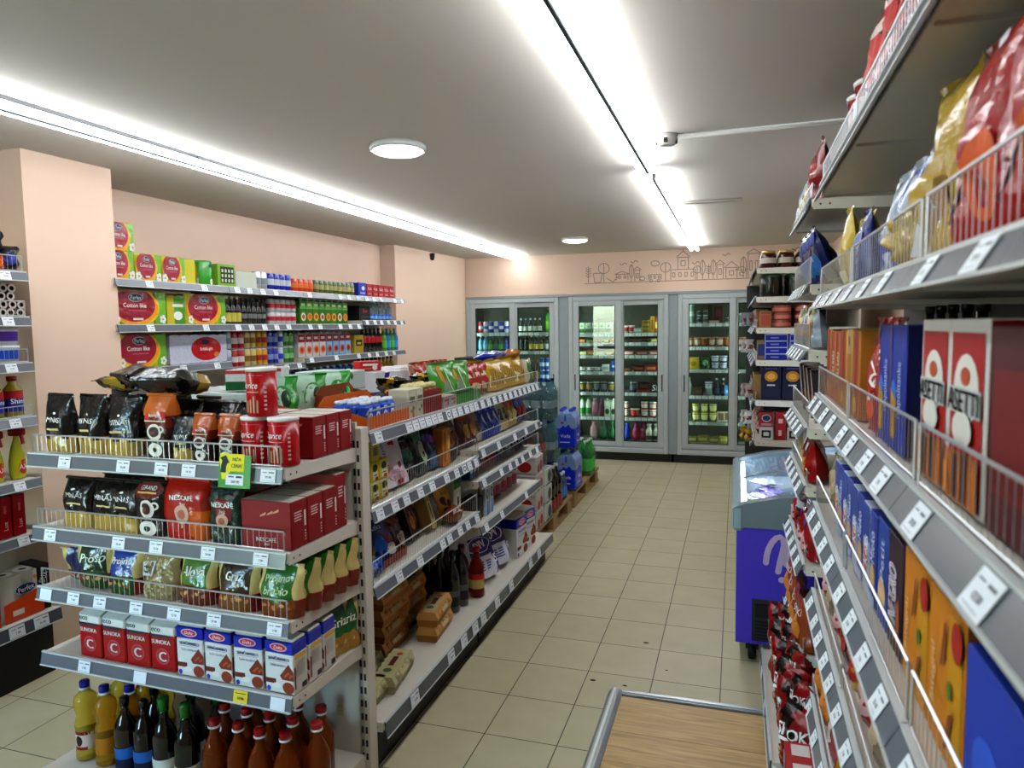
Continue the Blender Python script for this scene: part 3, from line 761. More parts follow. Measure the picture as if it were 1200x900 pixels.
def can_kind(r, h, m, m2=None, word=None, ink='ffffff', name='drink_can', z=(.3, .6)):
    mb = MB(); al = mat('c6c9cc', 'metal')
    lathe(mb, [(r*.8, 0), (r, h*.05), (r, h*.9), (r*.82, h*.97), (r*.84, h), (r*.76, h-.003), (0, h-.004)], [al, m, m, al, al, al], 14)
    if m2: band(mb, r, h*z[0], h*z[1], m2)
    if word: text(mb, wrap(r+.0016), word, 0, h*.5, h*.13, mat(ink), r*1.5)
    return Kind(name, 'drink can', mb)
def tub_kind(r0, r1, h, m, lid, lab=None, word=None, ink='222222', name='dairy_tub', cat='tub', n=16):
    mb = MB(); lathe(mb, [(r0, 0), (r1, h)], m, n)
    if lab: lathe(mb, [(r0+(r1-r0)*.25+.0008, h*.25), (r0+(r1-r0)*.8+.0008, h*.8)], lab, n, caps=False)
    if word: text(mb, wrap(r0+(r1-r0)*.5+.003), word, 0, h*.5, h*.16, mat(ink), r0*1.5)
    l = MB(); lathe(l, [(r1*1.05, h-.008), (r1*1.05, h+.003), (r1*.96, h+.005), (0, h+.004)], lid, n)
    return Kind(name, cat, mb, ('lid', l))
def box_kind(w, d, h, m, name='carton_box', cat='box', art=None, topm=None):
    mm = m if topm is None else {'*': m, 't': topm}
    mb, S = carton(w, d, h, mm)
    if art: art(mb, S, w, d, h)
    return Kind(name, cat, mb)
# ================================================================ end display
def ec(X, ly, z):
    lx = X+1.285
    return (-1.285+lx*math.cos(EA)-ly*math.sin(EA), 1.785+lx*math.sin(EA)+ly*math.cos(EA), z)
BK = mat('111113', 'film'); GOLD = mat('b99a45', 'film'); WHT = mat('f2f2ee'); RED = mat('b3121c', 'gloss'); DRED = mat('94101a', 'paper')
def black_bag(w, h, d, seed, st='stand', small=False):
    c0 = mat('2b2f31', 'film') if small else BK
    mb, S = pouch(w, h, d, lambda u, v: GOLD if v < .30+.03*math.sin(u*7) else c0, st, seed=seed, wr=.006)
    text(mb, S, 'MINAS', 0, h*.56, h*.085, WHT, w*.6); rect(mb, S, -w*.2, w*.2, h*.385, h*.42, mat('d9c890'), 4, 1, .001); disc(mb, S, 0, h*.67, w*.05, h*.02, WHT, 10)
    return Kind('coffee_bag', 'coffee', mb)
BB = [black_bag(.135, .205, .08, i) for i in (1, 2, 3)]; BT = [black_bag(.13, .185, .075, i, 'brick') for i in (4, 5)]; BS = black_bag(.095, .14, .06, 9, 'stand', True)
def cup_art(mb, S, cx, cz, r):
    cr = mat('e9e2d8'); disc(mb, S, cx+r*.95, cz+r*.35, r*.42, r*.42, cr, 14, r0=.55); disc(mb, S, cx, cz, r, r*.95, cr, 18, 2, .001); disc(mb, S, cx-r*.06, cz+r*.05, r*.68, r*.6, mat('4a1c10'), 16, 1, .0022); disc(mb, S, cx-r*.2, cz-r*.05, r*.28, r*.22, mat('8a4a26'), 10, 1, .003)
    disc(mb, S, cx, cz-r*2.0, r*1.05, r*.8, cr, 18, 2, .001); disc(mb, S, cx, cz-r*2.0, r*.4, r*.3, mat('2a2a2a'), 12, 1, .0022)
def amber_bag(w, h, d, seed, topc='c8722a', botc='3a0f0a', word='Amigo'):
    a, b, c = mat(topc, 'film'), mat(botc, 'film'), mat('7a2412', 'film')
    mb, S = pouch(w, h, d, lambda u, v: a if v > .66 else (c if v > .52 else b), 'brick', seed=seed, wr=.003)
    shape(mb, S, [(-w*.38, h*.60), (w*.38, h*.61), (w*.36, h*.73), (-w*.3, h*.70)], mat('c8141c'), .002); text(mb, S, word, 0, h*.665, h*.07, WHT, w*.6, .06)
    rect(mb, S, -w*.36, w*.36, h*.575, h*.59, mat('efe0c0'), 4, 1, .002); cup_art(mb, S, -w*.02, h*.41, w*.25)
    return Kind('coffee_bag', 'coffee', mb)
AB = amber_bag(.115, .215, .07, 11); AS = amber_bag(.082, .155, .06, 12, 'b8662a')
row([BB[0], BB[1], BB[2]], [ec(x, y, 1.233) for x, y in ((-2.255, .065), (-2.11, .07), (-1.965, .068))], EA, 'tall black and gold coffee bag', 'from the left, top shelf front row', 'black coffee bags on top', .14)
row(BT, [ec(x, .165, 1.233) for x in (-2.19, -2.05, -1.92, -1.78, -1.655)], EA, 'black coffee bag standing behind', 'from the left, second row of the top coffee shelf', 'black coffee bags in second row', .2)
row([BB[1], BT[0]], [ec(x, .275, 1.233) for x in (-2.21, -2.07, -1.93, -1.80)], EA, 'black coffee bag at back', 'from the left, third row, top coffee shelf', 'black coffee bags in back row', .25)
place(AB, *ec(-1.80, .062, 1.233), EA, 'tall orange and brown coffee bag with a white cup, among the black bags')
place(BS, *ec(-1.695, .05, 1.233), EA+.1, 'small dark grey coffee bag with a gold foot on the top coffee shelf')
row(AS, [ec(x, .05, 1.233) for x in (-1.612, -1.512)], EA, 'small orange coffee bag with white cup', 'from the left, beside red tins', 'small orange coffee bags', .05)
row(BT[1], [ec(x, .15, 1.233) for x in (-1.60, -1.49)], EA, 'black coffee bag behind the small orange ones', 'from the left', 'black bags behind orange bags', .2)
gb_, gS = pouch(.26, .16, .06, lambda u, v: GOLD if math.sin(u*5+v*9) > -.5 else BK, 'pillow', seed=21, wr=.012)
gk = Kind('coffee_bag', 'coffee', gb_)
place(gk, *ec(-2.14, .30, 1.424), EA, 'gold foil coffee bag lying flat on top of the black bags', None, 1.35, 0, .8)
place(BT[0], *ec(-1.83, .20, 1.422), EA+.3, 'black bag with gold foot lying across the tops of the black bags', None, 1.4, 0, (1.3, 1, 1.1))
place(BT[1], *ec(-1.98, .31, 1.421), EA-.4, 'black bag lying beside the flat gold one at the shelf back', None, 1.4, 0, (1.2, 1, 1.1))
# wafer tins
def tin():
    r, h = .046, .15; mb = MB(); lathe(mb, [(r*.97, 0), (r, .004), (r, h-.008)], mat('b0101c', 'gloss'), 24)
    S = wrap(r+.0002); text(mb, S, 'Caprice', -.005, h*.62, .026, WHT, .066, 0, .25); rect(mb, S, -.035, .03, h*.5, h*.507, WHT, 6, 1, .001); rect(mb, S, -.045, .045, h*.84, h*.845, mat('e59aa0'), 8, 1, .001)
    for i in range(6):
        x = -.034+i*.0115; S2 = wrap(r+.0002); rect(mb, S2, x, x+.005, .012, .055+.008*math.sin(i*2), mat('d8a07a'), 1, 3, .001); rect(mb, S2, x+.005, x+.007, .012, .052, mat('4d1216'), 1, 3, .001)
    for i in range(7): rect(mb, S, .046, .054, .02+i*.013, .026+i*.013, mat('e3bcbc'), 1, 1, .001)
    l = MB(); lathe(l, [(r*1.03, h-.012), (r*1.04, h-.002), (r*.98, h), (0, h)], mat('efe9e6', 'gloss'), 24)
    return Kind('wafer_tin', 'tin', mb, ('lid', l))
TIN = tin()
row(TIN, [ec(x, .065, 1.233) for x in (-1.428, -1.328)], EA-.15, 'round red wafer tin with white lid', 'from the left, top shelf front', 'wafer tins standing on the shelf', .03)
place(TIN, *ec(-1.405, .067, 1.384), EA-.2, 'round red wafer tin stacked on top of the other two')
# coffee cartons
def nes(w, d, h, front_word=True):
    def art(mb, S, w, d, h):
        if front_word:
            text(mb, S, 'NESCAFÉ', 0, h*.2, h*.11, WHT, w*.6, bold=.03); text(mb, S, '3in1', 0, h*.1, h*.06, WHT)
            for i, (a, b) in enumerate(((-.12, .66), (.02, .70), (.14, .74))): shape(mb, S, [(w*a, h*b), (w*(a+.12), h*(b+.05)), (w*(a+.13), h*(b+.11)), (w*(a+.02), h*(b+.04))], mat('d9a08a'))
        R = side(w/2); ink = mat('e8c9c4')
        for i in range(4): rect(mb, R, -d*.3, d*.16-.004*(i % 2), h*(.74-i*.055), h*(.765-i*.055), ink)
        rect(mb, R, d*.3, d*.4, h*.42, h*.75, mat('f0e6e0'))
        for i in range(4): rect(mb, R, d*.31, d*.38, h*(.12+.06*i), h*(.15+.06*i), ink)
        stroke(mb, R, [(-d*.2, h*.1), (-d*.25, h*.2), (-d*.18, h*.33), (-d*.05, h*.42)], d*.015, mat('a5222c'))
    return box_kind(w, d, h, DRED, 'coffee_carton', art, mat('c9c3b8')) if False else box_kind(w, d, h, DRED, 'coffee_carton', 'coffee', art, mat('c9c3b8'))
N1 = nes(.165, .075, .135); N2 = nes(.185, .082, .15); N3 = nes(.185, .06, .185, False)
row(N1, [ec(-1.375, .20+.078*i, 1.233) for i in range(3)], EA, 'dark red coffee carton with pale top', 'from the front, top shelf right edge', 'coffee cartons on the top shelf', .01)
row(N1, [ec(-1.55, .24+.078*i, 1.233) for i in range(2)], EA, 'dark red coffee carton of the inner column', 'from the front, top coffee shelf', 'inner coffee cartons on the top shelf', .01)
# second shelf
def minas2(seed):
    w, h = .142, .175
    mb, S = pouch(w, h, .07, lambda u, v: GOLD if v < .33+.04*math.sin(u*5+seed) else BK, 'brick', seed=seed, wr=.005)
    text(mb, S, 'MINAS', 0, h*.66, h*.1, WHT, w*.62); rect(mb, S, -w*.22, w*.22, h*.47, h*.505, mat('d9c890'), 4, 1, .001); disc(mb, S, 0, h*.78, w*.05, h*.018, WHT, 10)
    return Kind('coffee_bag', 'coffee', mb)
M2 = [minas2(i) for i in (31, 32, 33)]
row(M2, [ec(x, .065, .973) for x in (-2.18, -2.045, -1.91-.055)], EA, 'black coffee bag with crinkled gold foot', 'from the left on the second coffee shelf', 'black bags on the second shelf', .06)
row(M2, [ec(x, .16, .973) for x in (-2.12, -1.98)], EA, 'black coffee bag behind the front ones', 'from the left, second coffee shelf, back row', 'black bags behind, second shelf', .1)
w_, h_ = .125, .185
mb, S = pouch(w_, h_, .07, solid(mat('1c0a0c', 'film')), 'brick', seed=36, wr=.003)
disc(mb, S, 0, h_*.83, w_*.46, h_*.15, mat('7a1a18'), 20, 3); text(mb, S, 'GRAND', 0, h_*.87, h_*.07, WHT, w_*.6); rect(mb, S, -w_*.32, w_*.32, h_*.78, h_*.805, mat('e9c77a'), 4, 1, .002); cup_art(mb, S, 0, h_*.5, w_*.26)
place(Kind('coffee_bag', 'coffee', mb), *ec(-1.845, .055, .973), EA, 'black coffee bag with dark red oval and white cup, second shelf')
def nesbag(w, h, d, base_, accent, seed, pat):
    a, b = mat(base_, 'film'), mat(accent, 'film')
    mb, S = pouch(w, h, d, lambda u, v: b if pat(u, v) else a, 'brick', seed=seed, wr=.004)
    text(mb, S, 'NESCAFÉ', -.0, h*.70, h*.1, WHT, w*.8, bold=.03); text(mb, S, '3in1', 0, h*.58, h*.055, WHT)
    disc(mb, S, 0, h*.42, w*.17, w*.17, mat('d9b3a2'), 18, 2, .002); disc(mb, S, 0, h*.42, w*.09, w*.085, mat('b5705a'), 14, 1, .003); rect(mb, S, -.002, .002, h*.2, h*.36, mat('d9c0a8'), 1, 4, .002)
    return Kind('sachet_bag', 'coffee', mb)
place(nesbag(.185, .20, .075, 'b32a18', 'd06a1c', 41, lambda u, v: u > .35-v*.5 and v < .5), *ec(-1.705, .065, .973), EA, 'orange red instant coffee bag with a cup, second shelf')
place(nesbag(.13, .185, .06, '0f3d34', '8a1820', 42, lambda u, v: abs(u) < .35 and .45 < v < .82), *ec(-1.537, .05, .973), EA, 'dark green instant coffee bag beside the red cartons')
row([N2, N2, N2], [ec(-1.38, .07+.085*i, .973) for i in range(3)], EA, 'dark red coffee carton', 'from the front, right side of the second coffee shelf', 'coffee cartons on the second shelf', .01)
place(N3, *ec(-1.38, .305, .973), EA, 'taller dark red coffee carton at the back of the second shelf')
row(N2, [ec(-1.58, .16+.085*i, .973) for i in range(2)], EA, 'dark red coffee carton behind the green bag', 'from the front', 'coffee cartons behind green bag', .01)
# third shelf: flour and grain bags
YEL = mat('d8c68a', 'film'); MRN = mat('8a2a1c', 'film'); ORB = mat('9a4a1e', 'film'); GRN = mat('2f6a2a', 'film')
def grain(w, h, d, topf, botf, word, ink, seed, y=.68, sl=.1, word2=None):
    a, b = mat(topf, 'film'), mat(botf, 'film')
    mb, S = pouch(w, h, d, lambda u, v: ((YEL if v > .36 else MRN) if abs(u) > .72 else (a if v > .40+.06*math.sin(u*2.5+seed) else b)), 'stand', seed=seed, wr=.006, crimp=.05)
    text(mb, S, word, 0, h*y, h*.17, mat(ink), w*.75, .07, .2, bold=.03)
    if word2: text(mb, S, word2, 0, h*(y-.2), h*.14, mat(ink), w*.6, .07, .2, bold=.03)
    for i in range(5): disc(mb, S, (i-2)*w*.15, h*(.22+.04*(i % 2)), w*.06, h*.035, mat('d8b06a' if i % 2 else 'c4824a'), 9, 1, .001, rot=i)
    return Kind('grain_bag', 'bag', mb)
GB1 = grain(.14, .165, .08, '1f4fa0', '3f5f2c', 'Projino', 'f4f4f0', 51); GB0 = grain(.14, .165, .08, '23452c', '44602c', 'Proso', 'dfe8d8', 52)
GB3 = grain(.145, .165, .085, '5f8a3a', '7c3a1c', 'Aleva', 'f4f0e0', 53); GB4 = grain(.165, .165, .09, '4a3a2a', '8c5a24', 'Griz', 'f4f4ee', 54); GB5 = grain(.16, .165, .085, '3d7a34', '8c4a1c', 'Projino', 'cfe3b4', 55, .72, .1, 'brašno')
blu = grain(.15, .13, .09, '23356a', '1d2c58', 'Proso', '22305c', 56)
place(blu, *ec(-2.235, .13, .758), EA+.4, 'dark blue and green bag slumped at the left end of third shelf', None, .5)
place(GB0, *ec(-2.125, .075, .758), EA+.2, 'dark green grain bag leaning beside the blue one', None, .15)
place(GB1, *ec(-1.985, .06, .758), EA, 'bright blue grain bag with white script, third shelf')
pg = mat('a8946c', 'film')
mb, S = pouch(.155, .165, .08, solid(pg), 'stand', seed=57, wr=.007)
rs = random.Random(4)
for i in range(110): disc(mb, S, rs.uniform(-.06, .06), rs.uniform(.015, .135), .0065, .004, mat(rs.choice(('cdbb92', 'd8c9a2', '8c7850', 'bba778'))), 7, 1, .0012, rot=rs.random()*3)
shape(mb, S, [(-.062, .075), (-.005, .085), (-.007, .128), (-.064, .12)], mat('d8dbe2'), .003); rect(mb, S, -.055, -.02, .105, .109, INK, 2, 1, .004); rect(mb, S, -.05, -.025, .088, .093, INK, 2, 1, .004)
place(Kind('bean_bag', 'bag', mb), *ec(-1.83, .06, .758), EA, 'clear bag of pale beans with a white price sticker')
place(GB3, *ec(-1.675, .06, .758), EA, 'olive green bag with white script between beans and semolina')
place(GB4, *ec(-1.515, .065, .758), EA, 'dark brown semolina bag with big white lettering')
place(GB5, *ec(-1.35, .06, .758), EA, 'green corn flour bag at the front right corner of third shelf')
row(GB5, [ec(-1.335, .135+.072*i, .758) for i in range(4)], EA-.08, 'green and yellow corn flour bag, edge on', 'behind the front one, third shelf', 'corn flour bags in a file', .05)
row(GB4, [ec(-1.53, .15+.07*i, .758) for i in range(3)], EA, 'brown semolina bag', 'behind the front one, third shelf', 'semolina bags in a file', .08)
row(GB3, [ec(-1.69, .15+.07*i, .758) for i in range(2)], EA, 'olive green bag', 'behind its front one, third shelf', 'olive bags in a file', .08)
row(GB1, [ec(-1.985, .15+.07*i, .758) for i in range(2)], EA, 'blue grain bag', 'behind the front one, third shelf', 'blue grain bags in a file', .08)
# fourth shelf: sugar and flour packs
def sugar():
    w, d, h = .102, .075, .165; mb = MB(); T = mat('e9e6df')
    bx(mb, -w/2, w/2, -d/2, d/2, 0, h*.73, mat('b0141e', 'gloss'), .004); bx(mb, -w/2, w/2, -d/2, d/2, h*.73, h*.93, T, .005)
    prism(mb, [(-d/2, h*.925), (d/2, h*.925), (d*.32, h), (-d*.12, h*.99)], 'x', -w/2+.002, w/2-.002, T)
    S = front(-d/2); rect(mb, S, -w*.48, w*.3, h*.69, h*.75, mat('33364a')); text(mb, S, 'SUNOKA', -w*.06, h*.60, h*.085, WHT, w*.75, bold=.04); text(mb, S, 'eco', -w*.25, h*.845, h*.075, mat('3f6a60'), bold=.06)
    disc(mb, S, -w*.02, h*.3, w*.27, w*.27, mat('c9606a'), 24); disc(mb, S, -w*.02, h*.3, w*.235, w*.235, mat('b0141e'), 24, e=.001); text(mb, S, 'C', -w*.02, h*.3, h*.2, WHT, bold=.05)
    R = side(w/2); rect(mb, R, -d*.35, d*.38, h*.35, h*.7, mat('e3d9d2')); 
    for i in range(6): rect(mb, R, -d*.28, d*.3, h*(.62-.045*i), h*(.63-.045*i), mat('8a8078'), e=.001)
    return Kind('sugar_pack', 'sugar', mb)
def flour():
    w, d, h = .108, .07, .175; mb = MB(); W = mat('e6e4e0'); B = mat('2236b0', 'gloss')
    bx(mb, -w/2, w/2, -d/2, d/2, 0, h*.72, {'*': W, 'r': mat('d8d3ca'), 'l': mat('d8d3ca')}, .003); bx(mb, -w/2, w/2, -d/2, d/2, h*.72, h*.94, B, .003); bx(mb, -w/2+.002, w/2-.002, -d/2+.004, d/2-.002, h*.94, h, mat('cfccc6'), .006)
    S = front(-d/2); disc(mb, S, 0, h*.845, w*.3, h*.075, mat('e9c4cc'), 20); disc(mb, S, 0, h*.845, w*.26, h*.058, mat('c8304e'), 20, e=.001); text(mb, S, 'Delta', 0, h*.845, h*.06, WHT, w*.36, 0, .2)
    text(mb, S, 'SENĆANSKO', 0, h*.645, h*.075, mat('24357a'), w*.92, bold=.05); rect(mb, S, -w*.4, w*.3, h*.58, h*.586, mat('6a83b8')); text(mb, S, 'belo brašno', -w*.02, h*.52, h*.05, mat('4a5688'), w*.6)
    shape(mb, S, [(w*.02, h*.33), (w*.33, h*.56), (w*.5, h*.42), (w*.5, h*.26), (w*.1, h*.26)], mat('8a3e20')); disc(mb, S, w*.3, h*.12, w*.2, h*.11, mat('9a4a26'), 16); rect(mb, S, -w*.48, -w*.12, h*.17, h*.26, mat('7a3a22')); disc(mb, S, -w*.1, h*.14, w*.14, h*.05, mat('f2eee6'), 14, e=.001); disc(mb, S, -w*.38, h*.07, w*.07, h*.05, mat('2e4db4'), 12)
    for i in range(5): disc(mb, S, w*(.2+.06*i), h*(.33+.03*(i % 3)), w*.04, h*.022, mat('c06a3a'), 8, e=.001)
    R = side(w/2); rect(mb, R, -d*.4, d*.4, h*.63, h*.71, mat('d8b23a'))
    for i in range(8): rect(mb, R, -d*.36, d*.34-.004*(i % 3), h*(.56-.035*i), h*(.57-.035*i), mat('8f8a84'), e=.001)
    rect(mb, R, d*.05, d*.4, h*.05, h*.15, INK, e=.001); rect(mb, R, -d*.46, -d*.36, h*.1, h*.5, mat('7a2226'), e=.001)
    return Kind('flour_pack', 'flour', mb)
SU, FL = sugar(), flour()
row(SU, [ec(x, .055, .52) for x in (-2.13, -2.022, -1.915, -1.808)], EA, 'red and white paper sugar pack', 'from the left, fourth shelf of end display', 'sugar packs', .03)
row(FL, [ec(x, .05, .52) for x in (-1.692, -1.578, -1.461, -1.342)], EA, 'blue and white flour pack', 'from the left, fourth shelf of end display', 'flour packs in front', .03)
row(FL, [ec(-1.342, .13+.078*i, .52) for i in range(2)], EA, 'blue and white flour pack', 'behind the front right one, fourth shelf', 'flour packs in the right hand file', .03)
row(SU, [ec(x, .14, .52) for x in (-2.13, -2.022, -1.915)], EA, 'red and white sugar pack of the back row', 'from the left, fourth shelf', 'sugar packs behind', .03)
row(FL, [ec(x, .13, .52) for x in (-1.692, -1.58, -1.463)], EA, 'flour pack of the back row', 'from the left, fourth shelf', 'flour packs behind', .03)
CORN = grain(.12, .17, .06, '2f6a3a', 'b08a3a', 'Griz', 'e8e8d8', 58)
row(CORN, [ec(-1.33+.01*i, .30+.045*i, .52) for i in range(2)], EA+1.2, 'small yellow and green bag squeezed upright', 'behind the flour file', 'yellow bags behind flour', .1)
# bottom shelf: oil, wine, vinegar
OIL = mat('f0d860', 'liquid'); OIL2 = mat('e0b040', 'liquid')
def oil(m, labm, seed):
    r, h = .04, .27; mb = MB()
    lathe(mb, [(r*.8, 0), (r, .008), (r, .035), (r*.9, .045), (r*.9, .11), (r, .125), (r*.78, .165), (r*.86, .18), (r*1.02, .205), (r*.9, .232), (r*.45, .25), (r*.36, .256), (r*.36, h)], m, 20)
    band(mb, r*.92, .047, .108, labm, 20); 
    if seed == 1:
        S = wrap(r*.925); rect(mb, S, -.04, .04, .1, .112, mat('8f1a22'), 6, 1, .001); rect(mb, S, -.03, .03, .045, .056, mat('a82a34'), 6, 1, .001); disc(mb, S, 0, .078, .014, .02, mat('5a1a18'), 14, 2, .001); disc(mb, S, .004, .086, .008, .01, mat('1e2a1c'), 10, 1, .002)
    return Kind('oil_bottle', 'bottle', mb, ('cap', cap(.017, .022, mat('2531a0', 'gloss'), h-.004)), ('cap_ring', MB() if False else cap(.0175, .008, WHT, h-.012)))
O1, O2 = oil(OIL, mat('e8ddcf'), 1), oil(OIL2, mat('c08a26'), 2)
row([O1, O2, O2], [ec(x, y, .103) for x, y in ((-2.245, .075), (-2.145, .07), (-2.06, .10))], EA, 'yellow cooking oil bottle with blue cap', 'from the left on the bottom shelf', 'oil bottles in front', .1)
row([O1, O2], [ec(x, y, .103) for x, y in ((-2.19, .18), (-2.09, .20), (-2.0, .19))], EA, 'cooking oil bottle standing behind', 'from the left, bottom shelf', 'oil bottles behind', .1)
DKG = mat('0d100c', 'bottle'); DKB = mat('160a08', 'bottle')
BL = bottle_kind('wine_bottle', 'bottle', .038, .25, DKB, BK, mat('1d2a4e'), mat('3a7ac0'), .32, .32, lz=(.02, .42), caph=.03)
GL = bottle_kind('wine_bottle', 'bottle', .041, .255, DKG, mat('1f7a2c', 'gloss'), mat('d6dccf'), mat('e4e8da'), .34, .36, word='Vermut', ink='22351f', lz=(.06, .36), caph=.045)
row(BL, [ec(x, y, .103) for x, y in ((-2.03, .05), (-1.95, .055), (-1.99, .14))], EA, 'dark bottle with a blue band', 'from the left beside the oil', 'dark blue banded bottles', .2)
row(GL, [ec(x, y, .103) for x, y in ((-1.865, .06), (-1.76, .05), (-1.84, .16), (-1.72, .15))], EA, 'dark wine bottle with a green cap', 'from the left, front then back row', 'green capped bottles', .2)
VIN = mat('b8602a', 'liquid')
VB = bottle_kind('vinegar_bottle', 'bottle', .041, .235, VIN, mat('a3151c', 'gloss'), None, None, .38, .36, n=18, caph=.022)
VB.parts.append(('cap_ring', cap(.0195, .007, WHT, .226).mesh('cap_ring'), []))
row(VB, [ec(-1.655+.093*i, .065+.008*(i % 2), .103) for i in range(4)], EA, 'amber vinegar bottle with red cap', 'from the left, front row, bottom shelf', 'vinegar bottles in front', .2)
row(VB, [ec(-1.69+.094*i, .155, .103) for i in range(5)], EA, 'amber vinegar bottle with red cap', 'from the left, second row, bottom shelf', 'vinegar bottles in second row', .2)
row(VB, [ec(-1.64+.094*i, .245, .103) for i in range(4)], EA, 'amber vinegar bottle with red cap', 'from the left, third row, bottom shelf', 'vinegar bottles in third row', .2)

# ================================================================ top of the long shelving
# white toilet paper bundle, wet wipes, tissue bags
CLR = mat('d9e4e2', 'film')
def bundle(w, d, h, n, m, cell, extra=None, rows_=2, rollm=None):
    """film wrapped pack of rolls: bulging film with the roll ends pressed through"""
    mb = MB(); r = h/rows_/2
    k = max(2, int(round(w/(2*r))))
    poly = []
    for j in range(k):       # scalloped outline seen from the front
        for t in range(5):
            a = PI*(t+.0)/4; poly.append((-w/2+(w/k)*(j+.5)-math.cos(a)*w/k/2, h-r*.16+math.sin(a)*r*.16))
    for j in range(k):
        for t in range(5):
            a = PI*t/4; poly.append((w/2-(w/k)*(j+.5)+math.cos(a)*w/k/2, r*.12-math.sin(a)*r*.12))
    prism(mb, poly, 'y', -d/2, d/2, m)
    S = front(-d/2)
    if extra: extra(mb, S, w, d, h)
    return mb
wb = MB(); rs = random.Random(9)
def white_art(mb, S, w, d, h):
    rs = random.Random(6)
    for i in range(9): disc(mb, S, rs.uniform(-w*.45, w*.45), rs.uniform(h*.15, h*.85), w*.04, h*.09, mat(rs.choice(('c3d2cf', 'eef4f2', 'b4c8c2'))), 10, rot=rs.random())
WBK = Kind('tissue_pack', 'tissue pack', bundle(.46, .2, .12, 6, CLR, 0, white_art))
place(WBK, -1.95, 2.62, 1.275, 1.45, 'pale film wrapped tissue pack lying behind the black coffee bags')
place(WBK, -2.17, 2.66, 1.275, 1.5, 'second pale tissue pack beside it on the shelf top')
def redwhite(mb, S, w, d, h):
    rect(mb, S, -w/2, w/2, h*.05, h*.45, mat('1f6a3a')); rect(mb, S, -w/2, w/2, h*.8, h*.96, mat('c03040')); rect(mb, S, -w*.4, w*.3, h*.5, h*.56, mat('e8e8e0'))
RWK = Kind('napkin_pack', 'napkin pack', bundle(.15, .12, .09, 3, mat('dfe3df', 'film'), 0, redwhite))
row(RWK, [(-1.95, 2.50, 1.397), (-1.96, 2.64, 1.397)], .35, 'red, white and green napkin pack', 'from the left on top of the tissue pack', 'napkin packs', .1)
GW = mat('b9d8c4', 'film'); LG = mat('3aa03c', 'film')
def gw_art(mb, S, w, d, h):
    disc(mb, S, w*.1, h*.5, w*.3, h*.42, mat('2f9a30'), 22); disc(mb, S, w*.18, h*.62, w*.12, h*.2, mat('1a4a1e'), 14, e=.001); shape(mb, S, [(w*.22, h*.3), (w*.38, h*.35), (w*.3, h*.6)], mat('d9c832'), .002)
    for i in range(10): disc(mb, S, -w*.36+.03*(i % 3), h*(.15+.08*i), w*.05, h*.03, mat('8fae9a'), 8)
def gw_bag(seed):
    mb, S = pouch(.17, .19, .15, lambda u, v: LG if (u > .35 and v > .25) else GW, 'stand', seed=seed, wr=.008); gw_art(mb, S, .16, .1, .17); return Kind('tissue_bag', 'tissue pack', mb)
row([gw_bag(61), gw_bag(62), gw_bag(63)], [(-1.72, 2.36, 1.275), (-1.70, 2.54, 1.275), (-1.68, 2.70, 1.275)], .75, 'green and white film bag of tissues', 'from the camera end behind the red cartons', 'green and white tissue bags', .15)
# cash box cupboard
b = MB(); CB = mat('b9c4c0', 'paint'); bx(b, -.12, .12, -.12, .12, 0, .175, {'*': CB, 't': mat('a8cdb4', 'paint')}, .004); S = front(-.12); rect(b, S, -.116, .116, .086, .089, mat('5c6a66')); disc(b, S, -.01, .15, .012, .016, mat('3e6a4e'), 14); rect(b, S, -.012, -.008, .145, .157, INK, e=.001)
for s in (-1, 1): rect(b, side(s*.12, s=s), -.11, .11, .086, .089, mat('5c6a66'))
o = obj('steel_cupboard', b); o.location = (-1.87, 3.0, 1.272); o.rotation_euler = (0, 0, R90); tag(o, 'pale green and grey steel lock box on the shelf top', 'box')
# display cartons along the aisle edge
def tray(w, d, hf, hb, m, flap=0):
    mb = MB(); t = .003
    bx(mb, -w/2, w/2, -d/2, -d/2+t, 0, hf, m); bx(mb, -w/2, w/2, d/2-t, d/2, 0, hb, m); bx(mb, -w/2, w/2, -d/2+t, d/2-t, 0, t, m)
    for s in (-1, 1): prism(mb, [(-d/2+t, t), (d/2-t, t), (d/2-t, hb), (d/2-d*.4, hb*.9), (-d/2+t, hf)], 'x', s*w/2-(t if s > 0 else 0), s*w/2+(t if s < 0 else 0), m)
    if flap: 
        prism(mb, [(-w/2, hb), (w/2, hb), (w/2-.04, hb+flap), (-w/2+.04, hb+flap)], 'y', d/2-t, d/2, m)
    return mb
ORG = mat('c76a14'); BRN = mat('8a4a18')
o = obj('display_tray', tray(.40, .20, .05, .09, ORG, .03)); o.location = (-1.37, 2.465, 1.275); o.rotation_euler = (0, 0, R90); tag(o, 'orange open display tray of blue packs on the aisle edge', 'tray')
def wipe():
    mb = MB(); bx(mb, -.026, .026, -.022, .022, 0, .085, mat('2f62c0', 'gloss'), .008); S = front(-.022); disc(mb, S, 0, .035, .017, .022, mat('e8edf4'), 16, 2); disc(mb, S, 0, .035, .008, .013, mat('3a6ac4'), 12, 1, .001); rect(mb, S, -.012, .012, .068, .074, mat('d9e6f4'))
    l = MB(); bx(l, -.02, .02, -.016, .016, .085, .1, mat('e6eef4', 'gloss'), .005); return Kind('wipe_pack', 'pack', mb, ('cap', l))
WP = wipe()
for j in range(3):
    row(WP, [(-1.30-.052*j, 2.31+.058*i, 1.282) for i in range(4)], R90, 'small blue and white pack in the orange tray, %s row' % ('front', 'middle', 'back')[j], 'from the camera', 'blue packs in the orange tray', .06)
o = obj('display_tray', tray(.30, .18, .03, .07, ORG, .05)); o.location = (-1.62, 2.40, 1.305); o.rotation_euler = (.0, 0, R90+.05); tag(o, 'yellow orange carton lid tray behind the blue packs', 'tray')
